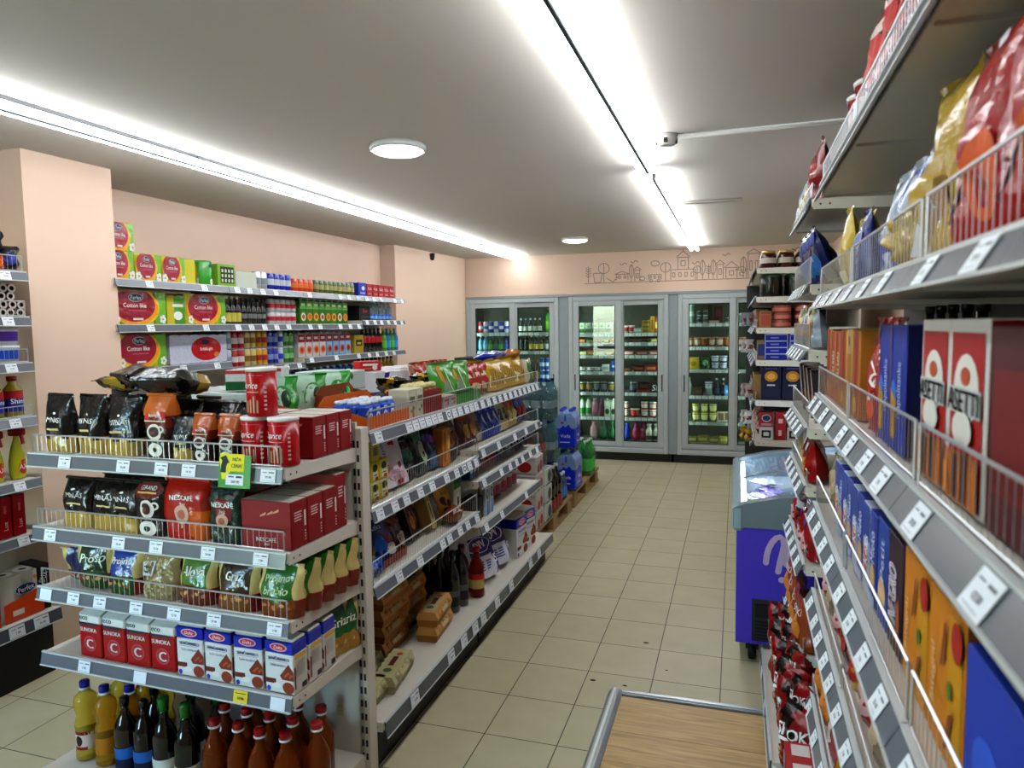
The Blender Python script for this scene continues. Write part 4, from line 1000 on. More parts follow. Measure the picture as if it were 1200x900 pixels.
b = MB(); bx(b, -.14, .14, -.08, .08, 0, .028, mat('d8d4cc', 'film'), .01); o = obj('bag_stack', b); o.location = (-1.62, 2.40, 1.276); o.rotation_euler = (0, 0, R90+.05); tag(o, 'flat white pack lying under the yellow orange tray', 'pack')
o = obj('display_tray', tray(.30, .17, .05, .11, BRN, .03)); o.location = (-1.53, 2.62, 1.276); o.rotation_euler = (0, 0, R90); tag(o, 'brown cardboard tray with a raised back among the blue packs', 'tray')
CRM = mat('d9cfae', 'gloss')
def mini(h=.07, m=None, word=None):
    return tub_kind(.022, .024, h, m or CRM, mat('e9e6da', 'gloss'), mat('b8a878'), None, name='cream_pot', cat='pot')
MP = mini()
row(MP, [(-1.50, 2.52+.052*i, 1.282) for i in range(4)], R90, 'small cream coloured pot in the brown tray', 'from the camera', 'cream pots in the brown tray', .2)
def smallbox(w, d, h, m, inkm, lid=None):
    mb, S = carton(w, d, h, mat(m)); rect(mb, S, -w*.35, w*.35, h*.55, h*.75, mat(inkm)); rect(mb, S, -w*.3, w*.1, h*.2, h*.3, mat('8a8478')); disc(mb, S, w*.2, h*.35, w*.12, w*.12, mat(inkm), 12); return Kind('carton_box', 'box', mb)
C1 = smallbox(.07, .09, .12, 'c9c3ae', '6d6a4a')
row(C1, [(-1.315, 2.645+.074*i, 1.276) for i in range(2)], R90, 'cream and grey carton next to the orange tray', 'from the camera', 'cream cartons on top', .03)
wcup = MB(); lathe(wcup, [(.016, 0), (.022, .03)], WHT, 12); wl = MB(); lathe(wl, [(.023, .03), (.02, .034), (0, .035)], mat('181818', 'gloss'), 12)
CUP = Kind('drink_cup', 'cup', wcup, ('lid', wl))
row(CUP, [(-1.60+.02*(i % 2), 2.74+.05*i, 1.276) for i in range(2)], 0, 'tiny white pot with black lid', 'from the camera behind the cream cartons', 'tiny black lidded pots')
b = tray(.23, .16, .10, .10, mat('8c1a1c')); o = obj('display_tray', b); o.location = (-1.36, 2.86, 1.276); o.rotation_euler = (0, 0, R90); tag(o, 'dark red open carton of yellow topped packs', 'tray')
yt = MB(); bx(yt, -.024, .024, -.02, .02, 0, .1, mat('8a5a1a', 'gloss'), .006); y2 = MB(); bx(y2, -.02, .02, -.016, .016, .1, .125, mat('e3d9a0', 'gloss'), .008); YT = Kind('sauce_pack', 'pack', yt, ('cap', y2))
for j in range(2): row(YT, [(-1.315-.055*j, 2.78+.054*i, 1.281) for i in range(4)], R90, 'brown pack with pale yellow top in the red carton, %s row' % ('front', 'rear')[j], 'from the camera', 'yellow topped packs', .06)
C2 = smallbox(.075, .07, .055, 'b9b2a6', '9a3a6a')
row(C2, [(-1.31, 3.02+.08*i, 1.276) for i in range(2)], R90, 'small pale grey carton at the shelf edge', 'from the camera before the green bags', 'small grey cartons', .05)
# black and yellow bags
BY = mat('16160f', 'film'); YL = mat('d9ae2c', 'film')
def byb(seed):
    mb, S = pouch(.16, .2, .06, lambda u, v: YL if abs(u-.5*math.sin(v*6)) < .16 and v > .45 else BY, 'pillow', seed=seed, wr=.01); disc(mb, S, 0, .08, .03, .03, mat('5a5648'), 14, 2); return Kind('snack_bag', 'bag', mb)
row([byb(71), byb(72), byb(73)], [(-1.62, 3.02+.15*i, 1.276+.05*(i % 2)) for i in range(4)], .9, 'black bag with yellow stripe lying on the shelf top', 'from the camera', 'black and yellow bags', .5, 1.25)
# purple and white tissue bundle
def pw(mb, S, w, d, h):
    rect(mb, S, -w/2, w*.05, h*.05, h*.3, mat('5a3aa8')); shape(mb, S, [(-w*.02, h*.02), (w*.06, h*.02), (w*.16, h*.95), (w*.08, h*.95)], mat('4a2a9c'), .001)
    rs = random.Random(3)
    for i in range(5): disc(mb, S, rs.uniform(w*.1, w*.45), h*rs.uniform(.3, .8), w*.03, h*.08, mat(rs.choice(('d8a8b8', 'c8ccd4', 'b8c4d4'))), 9)
PW = Kind('tissue_pack', 'tissue pack', bundle(.38, .22, .15, 5, mat('eeeef0', 'film'), 0, pw))
place(PW, -1.86, 3.34, 1.275, 1.15, 'white tissue bundle with a purple strip behind the black and yellow bags')
place(PW, -1.88, 3.76, 1.275, 1.2, 'second white tissue bundle nearer the fridges')
RB_ = smallbox(.12, .09, .05, 'b8232c', 'e8e0d8'); place(RB_, -1.86, 3.34, 1.427, .9, 'flat red and white box lying on the tissue bundle')
# green bags in a green tray
GBM = mat('4f9a34', 'film'); GBD = mat('2c5a24', 'film')
def greenbag(seed):
    mb, S = pouch(.17, .19, .07, lambda u, v: (mat('8aa08a', 'film') if (u-.1)**2+((v-.4)*1.6)**2 < .12 else GBM if v > .2 else GBD), 'stand', seed=seed, wr=.008)
    shape(mb, S, [(-.035, .1), (-.005, .08), (-.015, .175), (-.045, .17)], mat('c9882a'), .002); shape(mb, S, [(.02, .04), (.035, .05), (.015, .16), (.005, .15)], mat('c6dcae'), .002)
    return Kind('snack_bag', 'bag', mb)
GRB = [greenbag(81), greenbag(82)]
o = obj('display_tray', tray(.34, .14, .05, .06, mat('3a8a28'))); o.location = (-1.345, 3.30, 1.276); o.rotation_euler = (0, 0, R90); tag(o, 'low green carton tray holding green bags', 'tray')
row(GRB, [(-1.36-.028*(i % 2), 3.20+.085*i, 1.281) for i in range(4)], R90-.35, 'bright green snack bag in the green tray', 'from the camera', 'green snack bags', .12, -.18)
RBM = mat('a81c20', 'film'); RBS = mat('b88a6a', 'film')
def redbag(seed):
    mb, S = pouch(.15, .17, .07, lambda u, v: RBS if math.sin(u*9+v*4) > .55 and v > .55 else RBM if v > .25 else mat('7a4a30', 'film'), 'stand', seed=seed, wr=.008)
    shape(mb, S, [(-.05, .09), (.05, .1), (.045, .125), (-.05, .115)], mat('e8dcc8'), .002); disc(mb, S, 0, .045, .04, .022, mat('d8b48a'), 12, 2, .002); return Kind('snack_bag', 'bag', mb)
RDB = [redbag(91), redbag(92)]
row(RDB, [(-1.36, 3.58, 1.276), (-1.37, 3.70, 1.276), (-1.49, 3.43, 1.29), (-1.50, 3.56, 1.29), (-1.51, 3.69, 1.29), (-1.51, 3.82, 1.28), (-1.62, 3.5, 1.29), (-1.62, 3.64, 1.29), (-1.63, 3.78, 1.29)], R90-.3, 'red snack bag crowded on the shelf top', 'from the aisle, behind green bags', 'red snack bags', .2, -.1)
YM = mat('c8a41c', 'film'); YC = mat('a8842a', 'film')
def noodle(seed):
    mb, S = pouch(.24, .175, .1, lambda u, v: YM if v > .72 or v < .2 or abs(u) > .78 else YC, 'stand', seed=seed, wr=.007)
    for i in range(16): rect(mb, S, -.075+i*.0085, -.0715+i*.0085, .05, .115, mat('d8b860' if i % 2 else '8a6a20'), 1, 5, .001)
    shape(mb, S, [(-.1, .02), (-.06, .02), (-.05, .07), (-.1, .09)], mat('e8dcb0'), .002); return Kind('pasta_bag', 'pasta', mb)
row([noodle(95), noodle(96)], [(-1.36, 3.93, 1.276), (-1.37, 4.16, 1.276), (-1.50, 4.05, 1.276), (-1.36, 4.37, 1.276)], R90-.1, 'clear yellow bag of noodles', 'counted from the camera on the shelf top', 'noodle bags', .08, -.06)
gw2, S = pouch(.13, .16, .07, lambda u, v: mat('3f7a50', 'film') if abs(u-.2) < .35 else mat('c8bfa0', 'film'), 'stand', seed=97, wr=.006)
row(Kind('pasta_bag', 'pasta', gw2), [(-1.33, 4.50, 1.276), (-1.43, 4.50, 1.276)], R90-.2, 'green and cream bag at fridge end of shelf top', 'from the aisle edge', 'green and cream bags', .1)
bl2, S = pouch(.24, .16, .05, solid(mat('2438a8', 'film')), 'pillow', seed=98, wr=.006)
place(Kind('pasta_bag', 'pasta', bl2), -1.50, 4.07, 1.437, R90, 'blue bag lying flat on top of the noodles', None, 1.45)
or2, S = pouch(.14, .13, .05, solid(mat('b07a3a', 'film')), 'pillow', seed=99, wr=.01)
place(Kind('pasta_bag', 'pasta', or2), -1.44, 4.33, 1.437, R90+.3, 'tan bag lying on the far noodle bags', None, 1.4)
DB = smallbox(.5, .4, .34, '1c2038', '3a4468'); place(DB, -2.75, 7.55, 0, .0, 'dark navy carton standing on the floor by the back corner', None, s=(1, 1, 3.85))
# ================================================================ aisle side of the long shelving
def front_art(mb, S, w, h, items):
    """printed bits in fractions of the face: ('r',x0,x1,z0,z1,c) ('d',x,z,rx,rz,c) ('t',word,x,z,h,c) ('p',[(x,z)..],c)"""
    for n, it in enumerate(items):
        e = .001+.0008*n
        if it[0] == 'r': rect(mb, S, it[1]*w, it[2]*w, it[3]*h, it[4]*h, mat(it[5]), 4, 4, e)
        elif it[0] == 'd': disc(mb, S, it[1]*w, it[2]*h, it[3]*w, it[4]*h, mat(it[5]), 16, 2, e)
        elif it[0] == 't': text(mb, lambda a, b, q=0, e=e: S(a, b, e+.001), it[1], it[2]*w, it[3]*h, it[4]*h, mat(it[5]), w*.85, *(it[6:] if len(it) > 6 else ()))
        elif it[0] == 'p': shape(mb, S, [(x*w, z*h) for x, z in it[1]], mat(it[2]), e+.001)
def bag(w, h, d, c, items=(), style='stand', seed=1, c2=None, split=.3, name='snack_bag', cat='bag', wr=.007, k='film'):
    a = mat(c, k); b = mat(c2, k) if c2 else a
    mb, S = pouch(w, h, d, lambda u, v: a if v > split else b, style, 10, 12, seed, wr=wr)
    front_art(mb, S, w, h, items)
    return Kind(name, cat, mb)
def box(w, d, h, c, items=(), name='carton_box', cat='box', topc=None, sidec=None, sart=None, k='paper'):
    m = {'*': mat(c, k)}
    if topc: m['t'] = mat(topc, k)
    if sidec: m['l'] = m['r'] = mat(sidec, k)
    mb = MB(); bx(mb, -w/2, w/2, -d/2, d/2, 0, h, m, .0015)
    front_art(mb, front(-d/2), w, h, items)
    if sart:
        for s in (1, -1): front_art(mb, side(s*w/2, s=s), d, h, sart)
    return Kind(name, cat, mb)
AX = -1.30
YB = box(.066, .06, .075, 'c9b81e', [('d', 0, .68, .3, .2, '1f2a18'), ('r', -.3, .3, .1, .5, 'd9d6c0'), ('r', -.2, .2, .3, .36, '3a4a2a'), ('d', .1, .15, .2, .1, 'a83224')], name='tea_box')
PB = box(.066, .06, .075, '3a1030', [('r', -.5, .5, .62, 1, 'a89a5a'), ('d', .1, .4, .35, .3, '9a1a2a'), ('d', .1, .4, .16, .14, 'd8a030'), ('r', -.48, -.25, 0, .4, 'c8a030')], name='tea_box')
YP = box(.066, .06, .085, 'c4b41c', [('r', -.2, .3, .25, .65, '8a7a14'), ('r', -.1, .2, .7, .78, '6a5a14')], name='tea_box')
for j, (x, n) in enumerate(((AX-.035, 'front'), (AX-.11, 'rear'))):
    row(YB, [(x, 2.305+.072*i, .99) for i in range(3)], R90, 'yellow tea box on the shelf, %s file, lowest layer' % n, 'from the camera', 'yellow tea boxes, lowest layer', .03)
    row(YB, [(x, 2.305+.072*i, 1.067) for i in range(3)], R90, 'yellow tea box, %s file, middle layer' % n, 'from the camera', 'yellow tea boxes, middle layer', .03)
place(PB, AX-.035, 2.31, 1.144, R90, 'dark purple tea box stacked on the yellow ones')
place(YP, AX-.035, 2.382, 1.144, R90, 'plain yellow tea box at the top of its stack')
WPK = bag(.21, .19, .06, 'e3dde4', [('p', [(.06, .95), (.28, .98), (.2, .4), (.1, .35)], 'a8141e'), ('t', 'Piletina', -.22, .72, .12, '3a2a7a', 1.45), ('d', -.1, .25, .2, .12, 'c89aa8'), ('d', .22, .22, .16, .1, 'd8b0b8'), ('r', -.05, .2, .02, .12, '9a1a24')], seed=101)
place(WPK, AX-.04, 2.60, .99, R90-.1, 'white bag with a red figure and purple lettering behind the wire guard', None, -.25)
DKT = bag(.11, .17, .06, '241a18', [('r', -.45, .45, .45, .7, '1f7a78'), ('r', -.45, .45, .78, .86, '4a2a1a')], seed=102)
DGN = bag(.13, .19, .06, '143a2a', [('d', .05, .45, .3, .3, 'b8c8a0'), ('r', -.4, .4, .75, .88, '3a8a6a')], seed=103)
PUF = bag(.10, .17, .06, '1a4a6a', [('d', -.15, .82, .25, .12, '6a3ab0'), ('d', .2, .8, .22, .12, '7a4ac0'), ('d', 0, .78, .12, .08, 'b03a9a')], seed=104)
row(DKT, [(AX-.05, 2.755, .99)], R90, 'dark brown bag with a teal band', 'next to the white and red bag', None, .1, -.2)
row(DGN, [(AX-.05, 2.885, .99), (AX-.12, 2.87, .99)], R90, 'dark green bag with a pale oval', 'from the aisle, middle of the shelf', 'dark green bags', .1, -.2)
row(PUF, [(AX-.05, 3.0, .99), (AX-.12, 3.0, .99)], R90, 'dark blue bag topped with a purple flower print', 'from the aisle', 'purple flower bags', .1, -.15)
OBX = box(.09, .05, .18, 'b8781c', [('r', -.3, -.15, .1, .9, '8a4a10'), ('r', 0, .1, .15, .95, 'd8a040'), ('d', .25, .6, .15, .2, 'e0b860')])
row(OBX, [(AX-.04, 3.10, .99)], R90, 'amber box with brown stripes', 'right of the purple flower bags', None, .05)
BRB = bag(.11, .19, .07, '3a2414', [('d', 0, .5, .3, .2, '8a5a3a'), ('r', -.4, .4, .7, .8, '9a8a6a')], seed=105); CRB = bag(.11, .2, .07, '6a2a14', [('d', .1, .3, .3, .2, 'c0a050'), ('r', -.4, .4, .6, .85, '8a1a1a')], seed=106)
row([BRB, BRB, CRB], [(AX-.05, 3.20, .99), (AX-.06, 3.29, .99), (AX-.15, 3.2, .99)], R90, 'brown snack bag at the upright', 'from the camera, second shelf', 'brown bags by the upright', .15, -.15)
# third shelf, near bay
BLG = bag(.19, .18, .09, '123a8a', [('p', [(.0, .55), (.35, .6), (.3, .3), (.1, .35)], 'b01820'), ('d', -.1, .3, .22, .2, '2f7ae0'), ('d', .2, .15, .2, .13, 'd0c8b8'), ('t', 'Keks', -.08, .72, .12, 'c8d4f0')], seed=111)
SM1 = bag(.1, .1, .06, '5a1a1c', [('d', 0, .5, .3, .25, '8a8a6a')], 'pillow', 112); SM2 = bag(.09, .06, .05, '2a6ac0', [], 'pillow', 113); RWB = bag(.12, .13, .06, '6a161a', [('d', .1, .3, .3, .25, 'c8c0b0')], seed=114)
place(BLG, AX-.06, 2.50, .705, R90-.15, 'big blue bag with red and white print leaning back', None, -.35)
row(SM1, [(AX-.05, 2.30, .705), (AX-.05, 2.37, .705)], R90, 'small dark red packet on the third shelf', 'from the camera', 'small dark red packets', .3)
row(SM2, [(AX-.03, 2.285, .705), (AX-.035, 2.36, .705)], R90+.4, 'small blue packet lying by the wire guard', 'from the camera', 'small blue packets', .3, 1.2)
place(RWB, AX-.07, 2.665, .705, R90, 'dark red and white bag beside the blue one', None, -.2)
TRB = tray(.22, .1, .03, .05, mat('8a3a14')); o = obj('display_tray', TRB); o.location = (-1.335+.0, 2.53, .703); o.rotation_euler = (0, 0, R90); o.scale = (1, .5, 1); tag(o, 'low orange brown tray edge before the blue bag', 'tray')
CHB = box(.075, .04, .21, '3a1a12', [('d', .1, .35, .3, .15, 'c88a5a'), ('p', [(-.1, .3), (.15, .3), (.1, .6), (-.02, .6)], 'b8704a'), ('r', -.45, .45, .8, .9, '5a2a1a'), ('r', -.48, -.42, 0, 1, '8a5a30'), ('r', .42, .48, 0, 1, '8a5a30')])
row(CHB, [(AX-.06-.03*(i % 2), 2.80+.07*i, .705) for i in range(2)], R90, 'dark brown chocolate box leaning back', 'from the camera', 'leaning chocolate boxes', .05, -.3)
BGB = box(.05, .06, .17, 'b09a64', [('r', -.35, .35, .2, .75, 'd8c890'), ('r', -.1, .1, .25, .7, '4a3a1a')]); place(BGB, AX-.05, 2.965, .705, R90, 'narrow tan box beside the chocolate boxes', None, -.3)
YBI = bag(.13, .16, .07, 'c8941c', [('d', -.15, .5, .18, .14, '5a2a10'), ('d', .2, .4, .18, .14, '6a3414'), ('d', -.1, .2, .18, .13, '5a2a10'), ('d', .2, .15, .15, .1, '5a2a10'), ('t', 'Keks', 0, .75, .12, '3a2408')], seed=115)
place(YBI, AX-.05, 3.12, .725, R90-.2, 'yellow biscuit bag printed with brown rings', None, -.15)
ORT = bag(.12, .08, .08, '8a4a1c', [], 'pillow', 116); place(ORT, AX-.03, 3.11, .704, R90, 'small orange brown packet in front of the biscuits', None, 1.1)
BGP = bag(.07, .16, .06, '6a5a3a', [], seed=118); place(BGP, AX-.06, 3.03, .705, R90, 'drab brown bag left of the yellow biscuits', None, -.1)
GWB = box(.1, .06, .235, 'c8d4bc', [('r', -.5, .5, .58, 1, '2a7a2c'), ('d', 0, .3, .32, .2, 'e8e4d4'), ('d', .05, .3, .15, .11, '6a2a1a'), ('r', -.4, .4, .7, .76, '1a5a20')], topc='1f5a22')
row(GWB, [(AX-.06, 3.26, .705)], R90, 'tall green and white carton', 'at the upright on the third shelf', None, .03)
# bottom shelf: egg cartons, bottles, bags
def eggs(c, dark):
    L, w, h = .25, .105, .072; m = mat(c); mb = MB()
    prism(mb, [(-w*.42, 0), (w*.42, 0), (w*.5, h*.45), (-w*.5, h*.45)], 'x', -L/2+.004, L/2-.004, mat(dark))
    for i in range(5):
        for s in (-1, 1): lathe(mb, [(.018, -.001), (.024, h*.3), (.02, h*.45)], mat(dark), 10, c=(-L/2+.045+.04*i, s*w*.26, 0))
    lid = MB(); prism(lid, [(-w*.5, h*.45), (w*.5, h*.45), (w*.5, h*.55), (w*.36, h), (-w*.36, h), (-w*.5, h*.55)], 'x', -L/2, L/2, m)
    for s in (-1, 1):
        for i in range(5): lathe(lid, [(.02, h*.5), (.016, h*.88), (0, h*.9)], m, 8, 1, .5, c=(-L/2+.045+.04*i, s*w*.42, 0))
    T = top(h); shape(lid, T, [(-L*.4, -w*.3), (L*.4, -w*.3), (L*.4, w*.3), (-L*.4, w*.3)], mat('b8ae86')); rect(lid, T, -L*.12, L*.2, -w*.1, w*.12, mat('5a1a18'), e=.0016); disc(lid, T, -L*.28, 0, .018, .018, mat('3f6a3a'), 14, e=.0016); disc(lid, T, L*.3, -w*.05, .014, .014, mat('b83a28'), 14, e=.0016)
    for s in (-1, 1):
        S = (lambda a, b, e=0, s=s: (s*a*-1 if s > 0 else a, s*(w*.5-(b-h*.55)/(h*.45)*w*.14+e+.0075), b)); rect(lid, S, -.05, .03, h*.62, h*.85, mat('c8bc94')); text(lid, S, 'JAJA', .07, h*.72, h*.2, mat('4a3a1c'), .05)
    return Kind('egg_carton', 'egg carton', mb, ('lid', lid))
EGG = eggs('c89a5c', 'a8763c'); EGP = eggs('bdb68e', '9c9670')
row(EGG, [(-1.50, 2.80, .198+.073*i) for i in range(4)], R90, 'brown egg carton', 'from the bottom of the stack at the shelf back', 'stacked brown egg cartons', .03)
row(EGG, [(-1.63, 2.82, .198+.073*i) for i in range(4)], R90, 'brown egg carton of the deepest stack', 'from the bottom', 'deepest egg cartons', .04)
row(EGG, [(-1.53, 3.07, .198+.073*i) for i in range(3)], R90, 'brown egg carton of the stack beside the bottles', 'from the bottom', 'egg cartons beside the bottles', .05)
row(EGG, [(-1.36, 3.02, .198+.073*i) for i in range(2)], R90+.1, 'tan egg carton of the short front stack', 'from the bottom', 'egg cartons in front', .03)
row(EGP, [(-1.34, 2.545, .198), (-1.46, 2.50, .198), (-1.35, 2.315, .198)], R90+.06, 'pale green egg carton on the bottom shelf', 'in order middle, rear, nearest', 'pale egg cartons', .08)
WB = bottle_kind('wine_bottle', 'bottle', .037, .29, DKG, mat('1a1014', 'gloss'), mat('2a2622'), mat('6a6a68'), .36, .33, lz=(.12, .4), caph=.03)
row(WB, [(-1.37, 3.27, .198), (-1.45, 3.29, .198), (-1.36, 3.365, .198), (-1.45, 3.385, .198), (-1.53, 3.34, .198)], R90, 'dark wine bottle on the bottom shelf', 'counted from the camera end', 'dark wine bottles', .3)
SYR = bottle_kind('syrup_bottle', 'bottle', .042, .25, mat('a8321a', 'liquid'), mat('b01820', 'gloss'), mat('c8b070'), mat('b8301c'), .34, .36, .06, lz=(.2, .52), word='Sirup', ink='7a1a14')
row(SYR, [(-1.325, 3.50, .198), (-1.42, 3.52, .198)], R90, 'red orange syrup bottle with a cream label', 'from the aisle', 'syrup bottles', .1)
GNB = bottle_kind('syrup_bottle', 'bottle', .04, .24, mat('2a4a20', 'liquid'), mat('1a3a1c', 'gloss'), mat('6a7a4a'), None, .34, .36, lz=(.2, .5)); place(GNB, -1.41, 3.45-.0, .198, R90, 'dark green bottle beside the red syrup')
def divbag(seed):
    w, h = .27, .30; a, b = mat('dcdce4', 'film'), mat('2c2c8c', 'film')
    mb, S = pouch(w, h, .13, lambda u, v: b if (abs(u) < .75 and .45 < v < .82) or u > .62 else a, 'stand', 12, 16, seed, wr=.01)
    text(mb, S, 'DIV', -.02, h*.63, h*.14, WHT, w*.5, .1, .1, bold=.07); disc(mb, S, -.02, h*.63, w*.36, h*.14, WHT, 26, 1, .002, .93); text(mb, S, '5', w*.34, h*.3, h*.16, WHT, bold=.05)
    for i in range(4): rect(mb, S, -w*.3, w*.1, h*(.30-.05*i), h*(.325-.05*i), mat('4a4a9a'), 3, 1, .001)
    return Kind('detergent_bag', 'bag', mb)
row([divbag(121), divbag(122)], [(-1.37, 3.72, .198), (-1.37, 3.95, .198)], R90-.3, 'big white and blue detergent bag slumped on the bottom shelf', 'from the camera', 'detergent bags', .05, -.3)
FLB = Kind('flour_pack', 'flour', None); FLB.body = FL.body; FLB.parts = []
row(FLB, [(-1.345, 4.235, .198), (-1.345, 4.42, .198), (-1.48, 4.24, .198), (-1.48, 4.42, .198)], R90-.12, 'large blue and white flour sack', 'front pair before rear pair, from the camera', 'large flour sacks', .03, 0, (1.6, 1.7, 1.45))
MISC = bag(.14, .1, .08, '6a3a3a', [('d', 0, .5, .3, .3, 'b8a8b0')], 'pillow', 123)
row(MISC, [(-1.40, 3.60, .42-.222), (-1.47, 3.66, .198), (-1.5, 3.74, .198)], R90+.3, 'small mauve and brown packet behind the detergent', 'from the camera', 'mauve packets', .4)
# far bay
B21 = [bag(.12, .19, .06, '5a2014', [('d', 0, .4, .3, .2, 'c89040'), ('r', -.4, .4, .7, .85, '8a3a2a')], seed=131), bag(.11, .16, .06, 'a89a84', [('d', 0, .5, .3, .2, '6a5a4a')], seed=132), bag(.14, .19, .06, '1c3c9a', [('p', [(-.2, .9), (0, .9), (.15, .2), (-.05, .2)], 'b8c8e4'), ('d', .2, .3, .15, .15, '4a7ae0')], seed=133), bag(.12, .19, .06, 'b8b49a', [('d', 0, .5, .25, .2, '3a4a3a'), ('r', -.4, .4, .1, .25, 'c8a83a')], seed=134), bag(.12, .19, .06, 'a08a3a', [('r', -.4, .4, .65, .95, '9a1c1c'), ('d', 0, .35, .3, .2, 'd8c890')], seed=135), bag(.14, .2, .06, '1a2a6a', [('d', .1, .35, .3, .2, 'a82a2a'), ('d', -.1, .6, .2, .1, '3a6ac8')], seed=136)]
row([B21[0], B21[0], B21[1]], [(AX-.05, 3.43+.085*i, 1.02) for i in range(3)], R90, 'brown or pale bag on the far bay top shelf', 'before the blue ones', 'brown bags, far bay', .15, -.2)
row(B21[2], [(AX-.05, 3.71+.1*i, 1.02) for i in range(3)], R90, 'bright blue bag with silver streak on the far bay', 'from the camera', 'blue bags, far bay', .12, -.2)
row(B21[3], [(AX-.05, 4.00+.08*i, 1.02) for i in range(2)], R90, 'pale bag with dark oval on the far bay', 'from the camera', 'pale bags, far bay', .12, -.2)
row(B21[4], [(AX-.05, 4.16+.09*i, 1.02) for i in range(2)], R90, 'yellow and red bag on the far bay', 'from the camera', 'yellow and red bags, far bay', .12, -.2)
row(B21[5], [(AX-.05, 4.35+.1*i, 1.02) for i in range(2)], R90, 'dark blue bag with red spot at the fridge end', 'from the camera', 'dark blue bags, far bay', .12, -.2)
RDT = bag(.1, .13, .06, '8a1418', [('d', 0, .5, .3, .2, 'a8322a'), ('r', -.3, .3, .7, .8, 'c86a5a')], seed=141); BLT = bag(.07, .12, .05, '1c2c6a', [('r', -.3, .3, .4, .6, 'a8b0c0')], seed=142); GYT = bag(.06, .11, .05, '4a5a2a', [('r', -.3, .3, .4, .7, 'a8a878')], seed=143); SMB = box(.05, .05, .1, '2f5a8a', [('r', -.4, .4, .3, .7, 'c8d4e0')])
row(SMB, [(AX-.03, 3.40+.05*i, .86) for i in range(2)], R90, 'small blue and white box at the upright', 'from the camera, far bay middle shelf', 'small blue boxes', .05)
row(RDT, [(AX-.045, 3.53+.095*i, .86) for i in range(4)], R90, 'dark red spice bag on the middle far shelf', 'from the camera', 'dark red spice bags', .15, -.15)
row([BLT, GYT], [(AX-.04, 3.90+.068*i, .86) for i in range(9)], R90, 'narrow blue or green sachet on the middle far shelf', 'from the camera', 'narrow sachets', .15, -.12)
OOB = box(.06, .035, .17, 'c8ccd0', [('d', 0, .68, .32, .17, '16181c'), ('d', 0, .68, .15, .1, 'c8ccd0'), ('p', [(-.3, .0), (.3, .0), (.15, .45), (-.1, .45)], '4a8ac8'), ('r', -.35, .35, .9, .93, '5a5e64')])
row(OOB, [(-1.31, 3.60, .62), (-1.31, 3.672, .62)], R90, 'white and blue hanging pack with a black ring print', 'from the camera', 'ring print packs', .03)
DBX = box(.08, .08, .12, '1a1a1e', [('r', -.3, .3, .4, .5, '4a4a52')]); row(DBX, [(-1.34, 3.43, .62), (-1.34, 3.52, .62)], R90, 'black box on the low far shelf', 'from the camera', 'black boxes, low far shelf', .05)
PKT = tub_kind(.05, .052, .085, mat('b8909a', 'gloss'), mat('c8b8bc', 'gloss'), mat('a84a5a'), None, name='paste_tub', cat='tub')
row(PKT, [(-1.42, 3.95+.11*i, .62) for i in range(5)], R90, 'pink and white tub on the low far shelf', 'from the camera, lower layer', 'pink tubs below', .2)
row(PKT, [(-1.42, 4.06+.11*i, .71) for i in range(4)], R90, 'pink and white tub stacked on another', 'from the camera, upper layer', 'pink tubs above', .2)

# ================================================================ pallets of drinks
def pallet(y, label):
    r = root('pallet', (-1.80, y, 0), 0, label, 'pallet'); wd_ = mat('8a6a3e', 'paint')
    for i in range(5): b = MB(); x = -.42+.21*i; bx(b, x-.06 if i else x, x+.06 if i < 4 else x, -.6, .6, .122, .144, wd_, .002); obj('deck_board', b, r)
    for i in range(3): b = MB(); bx(b, -.42, .42, -.6+.5*i, -.6+.5*i+.1+.1*(i == 1), .10, .122, wd_, .002); obj('stringer', b, r)
    for i in range(3):
        for j in range(3): b = MB(); bx(b, -.42+.35*i, -.42+.35*i+.14, -.6+.5*j, -.6+.5*j+.14, .022, .10, wd_, .002); obj('block', b, r)
    for i in range(3): b = MB(); bx(b, -.42+.35*i, -.42+.35*i+.14, -.6, .6, 0, .022, wd_, .002); obj('bottom_board', b, r)
pallet(5.50, 'wooden pallet of cartons and cola after the long shelving'); pallet(6.78, 'wooden pallet of water packs close to the fridges')
def film_pack(r, h, nx, ny, m, capm, labm, lab2=None, lz=(.3, .6), nr=.34, name='bottle_pack', wrapm=None, neck=.3, sleeve=None):
    """shrink wrapped block of bottles"""
    p = []
    px, py = 2*r+.001, 2*r+.001
    for i in range(nx):
        for j in range(ny):
            c = ((i-(nx-1)/2)*px, (j-(ny-1)/2)*py)
            b = bottle(r, h, m, neck, nr, 12); b.v = [(x+c[0], y+c[1], z) for x, y, z in b.v]
            band(b, r, h*lz[0], h*lz[1], labm, 12, c)
            if lab2: band(b, r, h*(lz[0]+.1), h*(lz[1]-.1), lab2, 12, c, .002)
            p.append(('bottle', b, ('cap', cap(r*nr*1.25, .02, capm, h-.004, c))))
    s = MB(); W_, D_ = nx*px/2+.004, ny*py/2+.004; hs = h*.72 if sleeve is None else sleeve*h
    prism(s, [(-W_, 0), (W_, 0), (W_, hs), (W_*.8, hs+h*.12), (-W_*.8, hs+h*.12), (-W_, hs)], 'y', -D_, D_, wrapm or film_clear())
    p.append(('shrink_wrap', s))
    k = Kind(name, 'drinks pack', None); k.parts = [(q[0], q[1].mesh(q[0]), [(t[0], t[1].mesh(t[0])) for t in q[2:]]) for q in p]
    return k
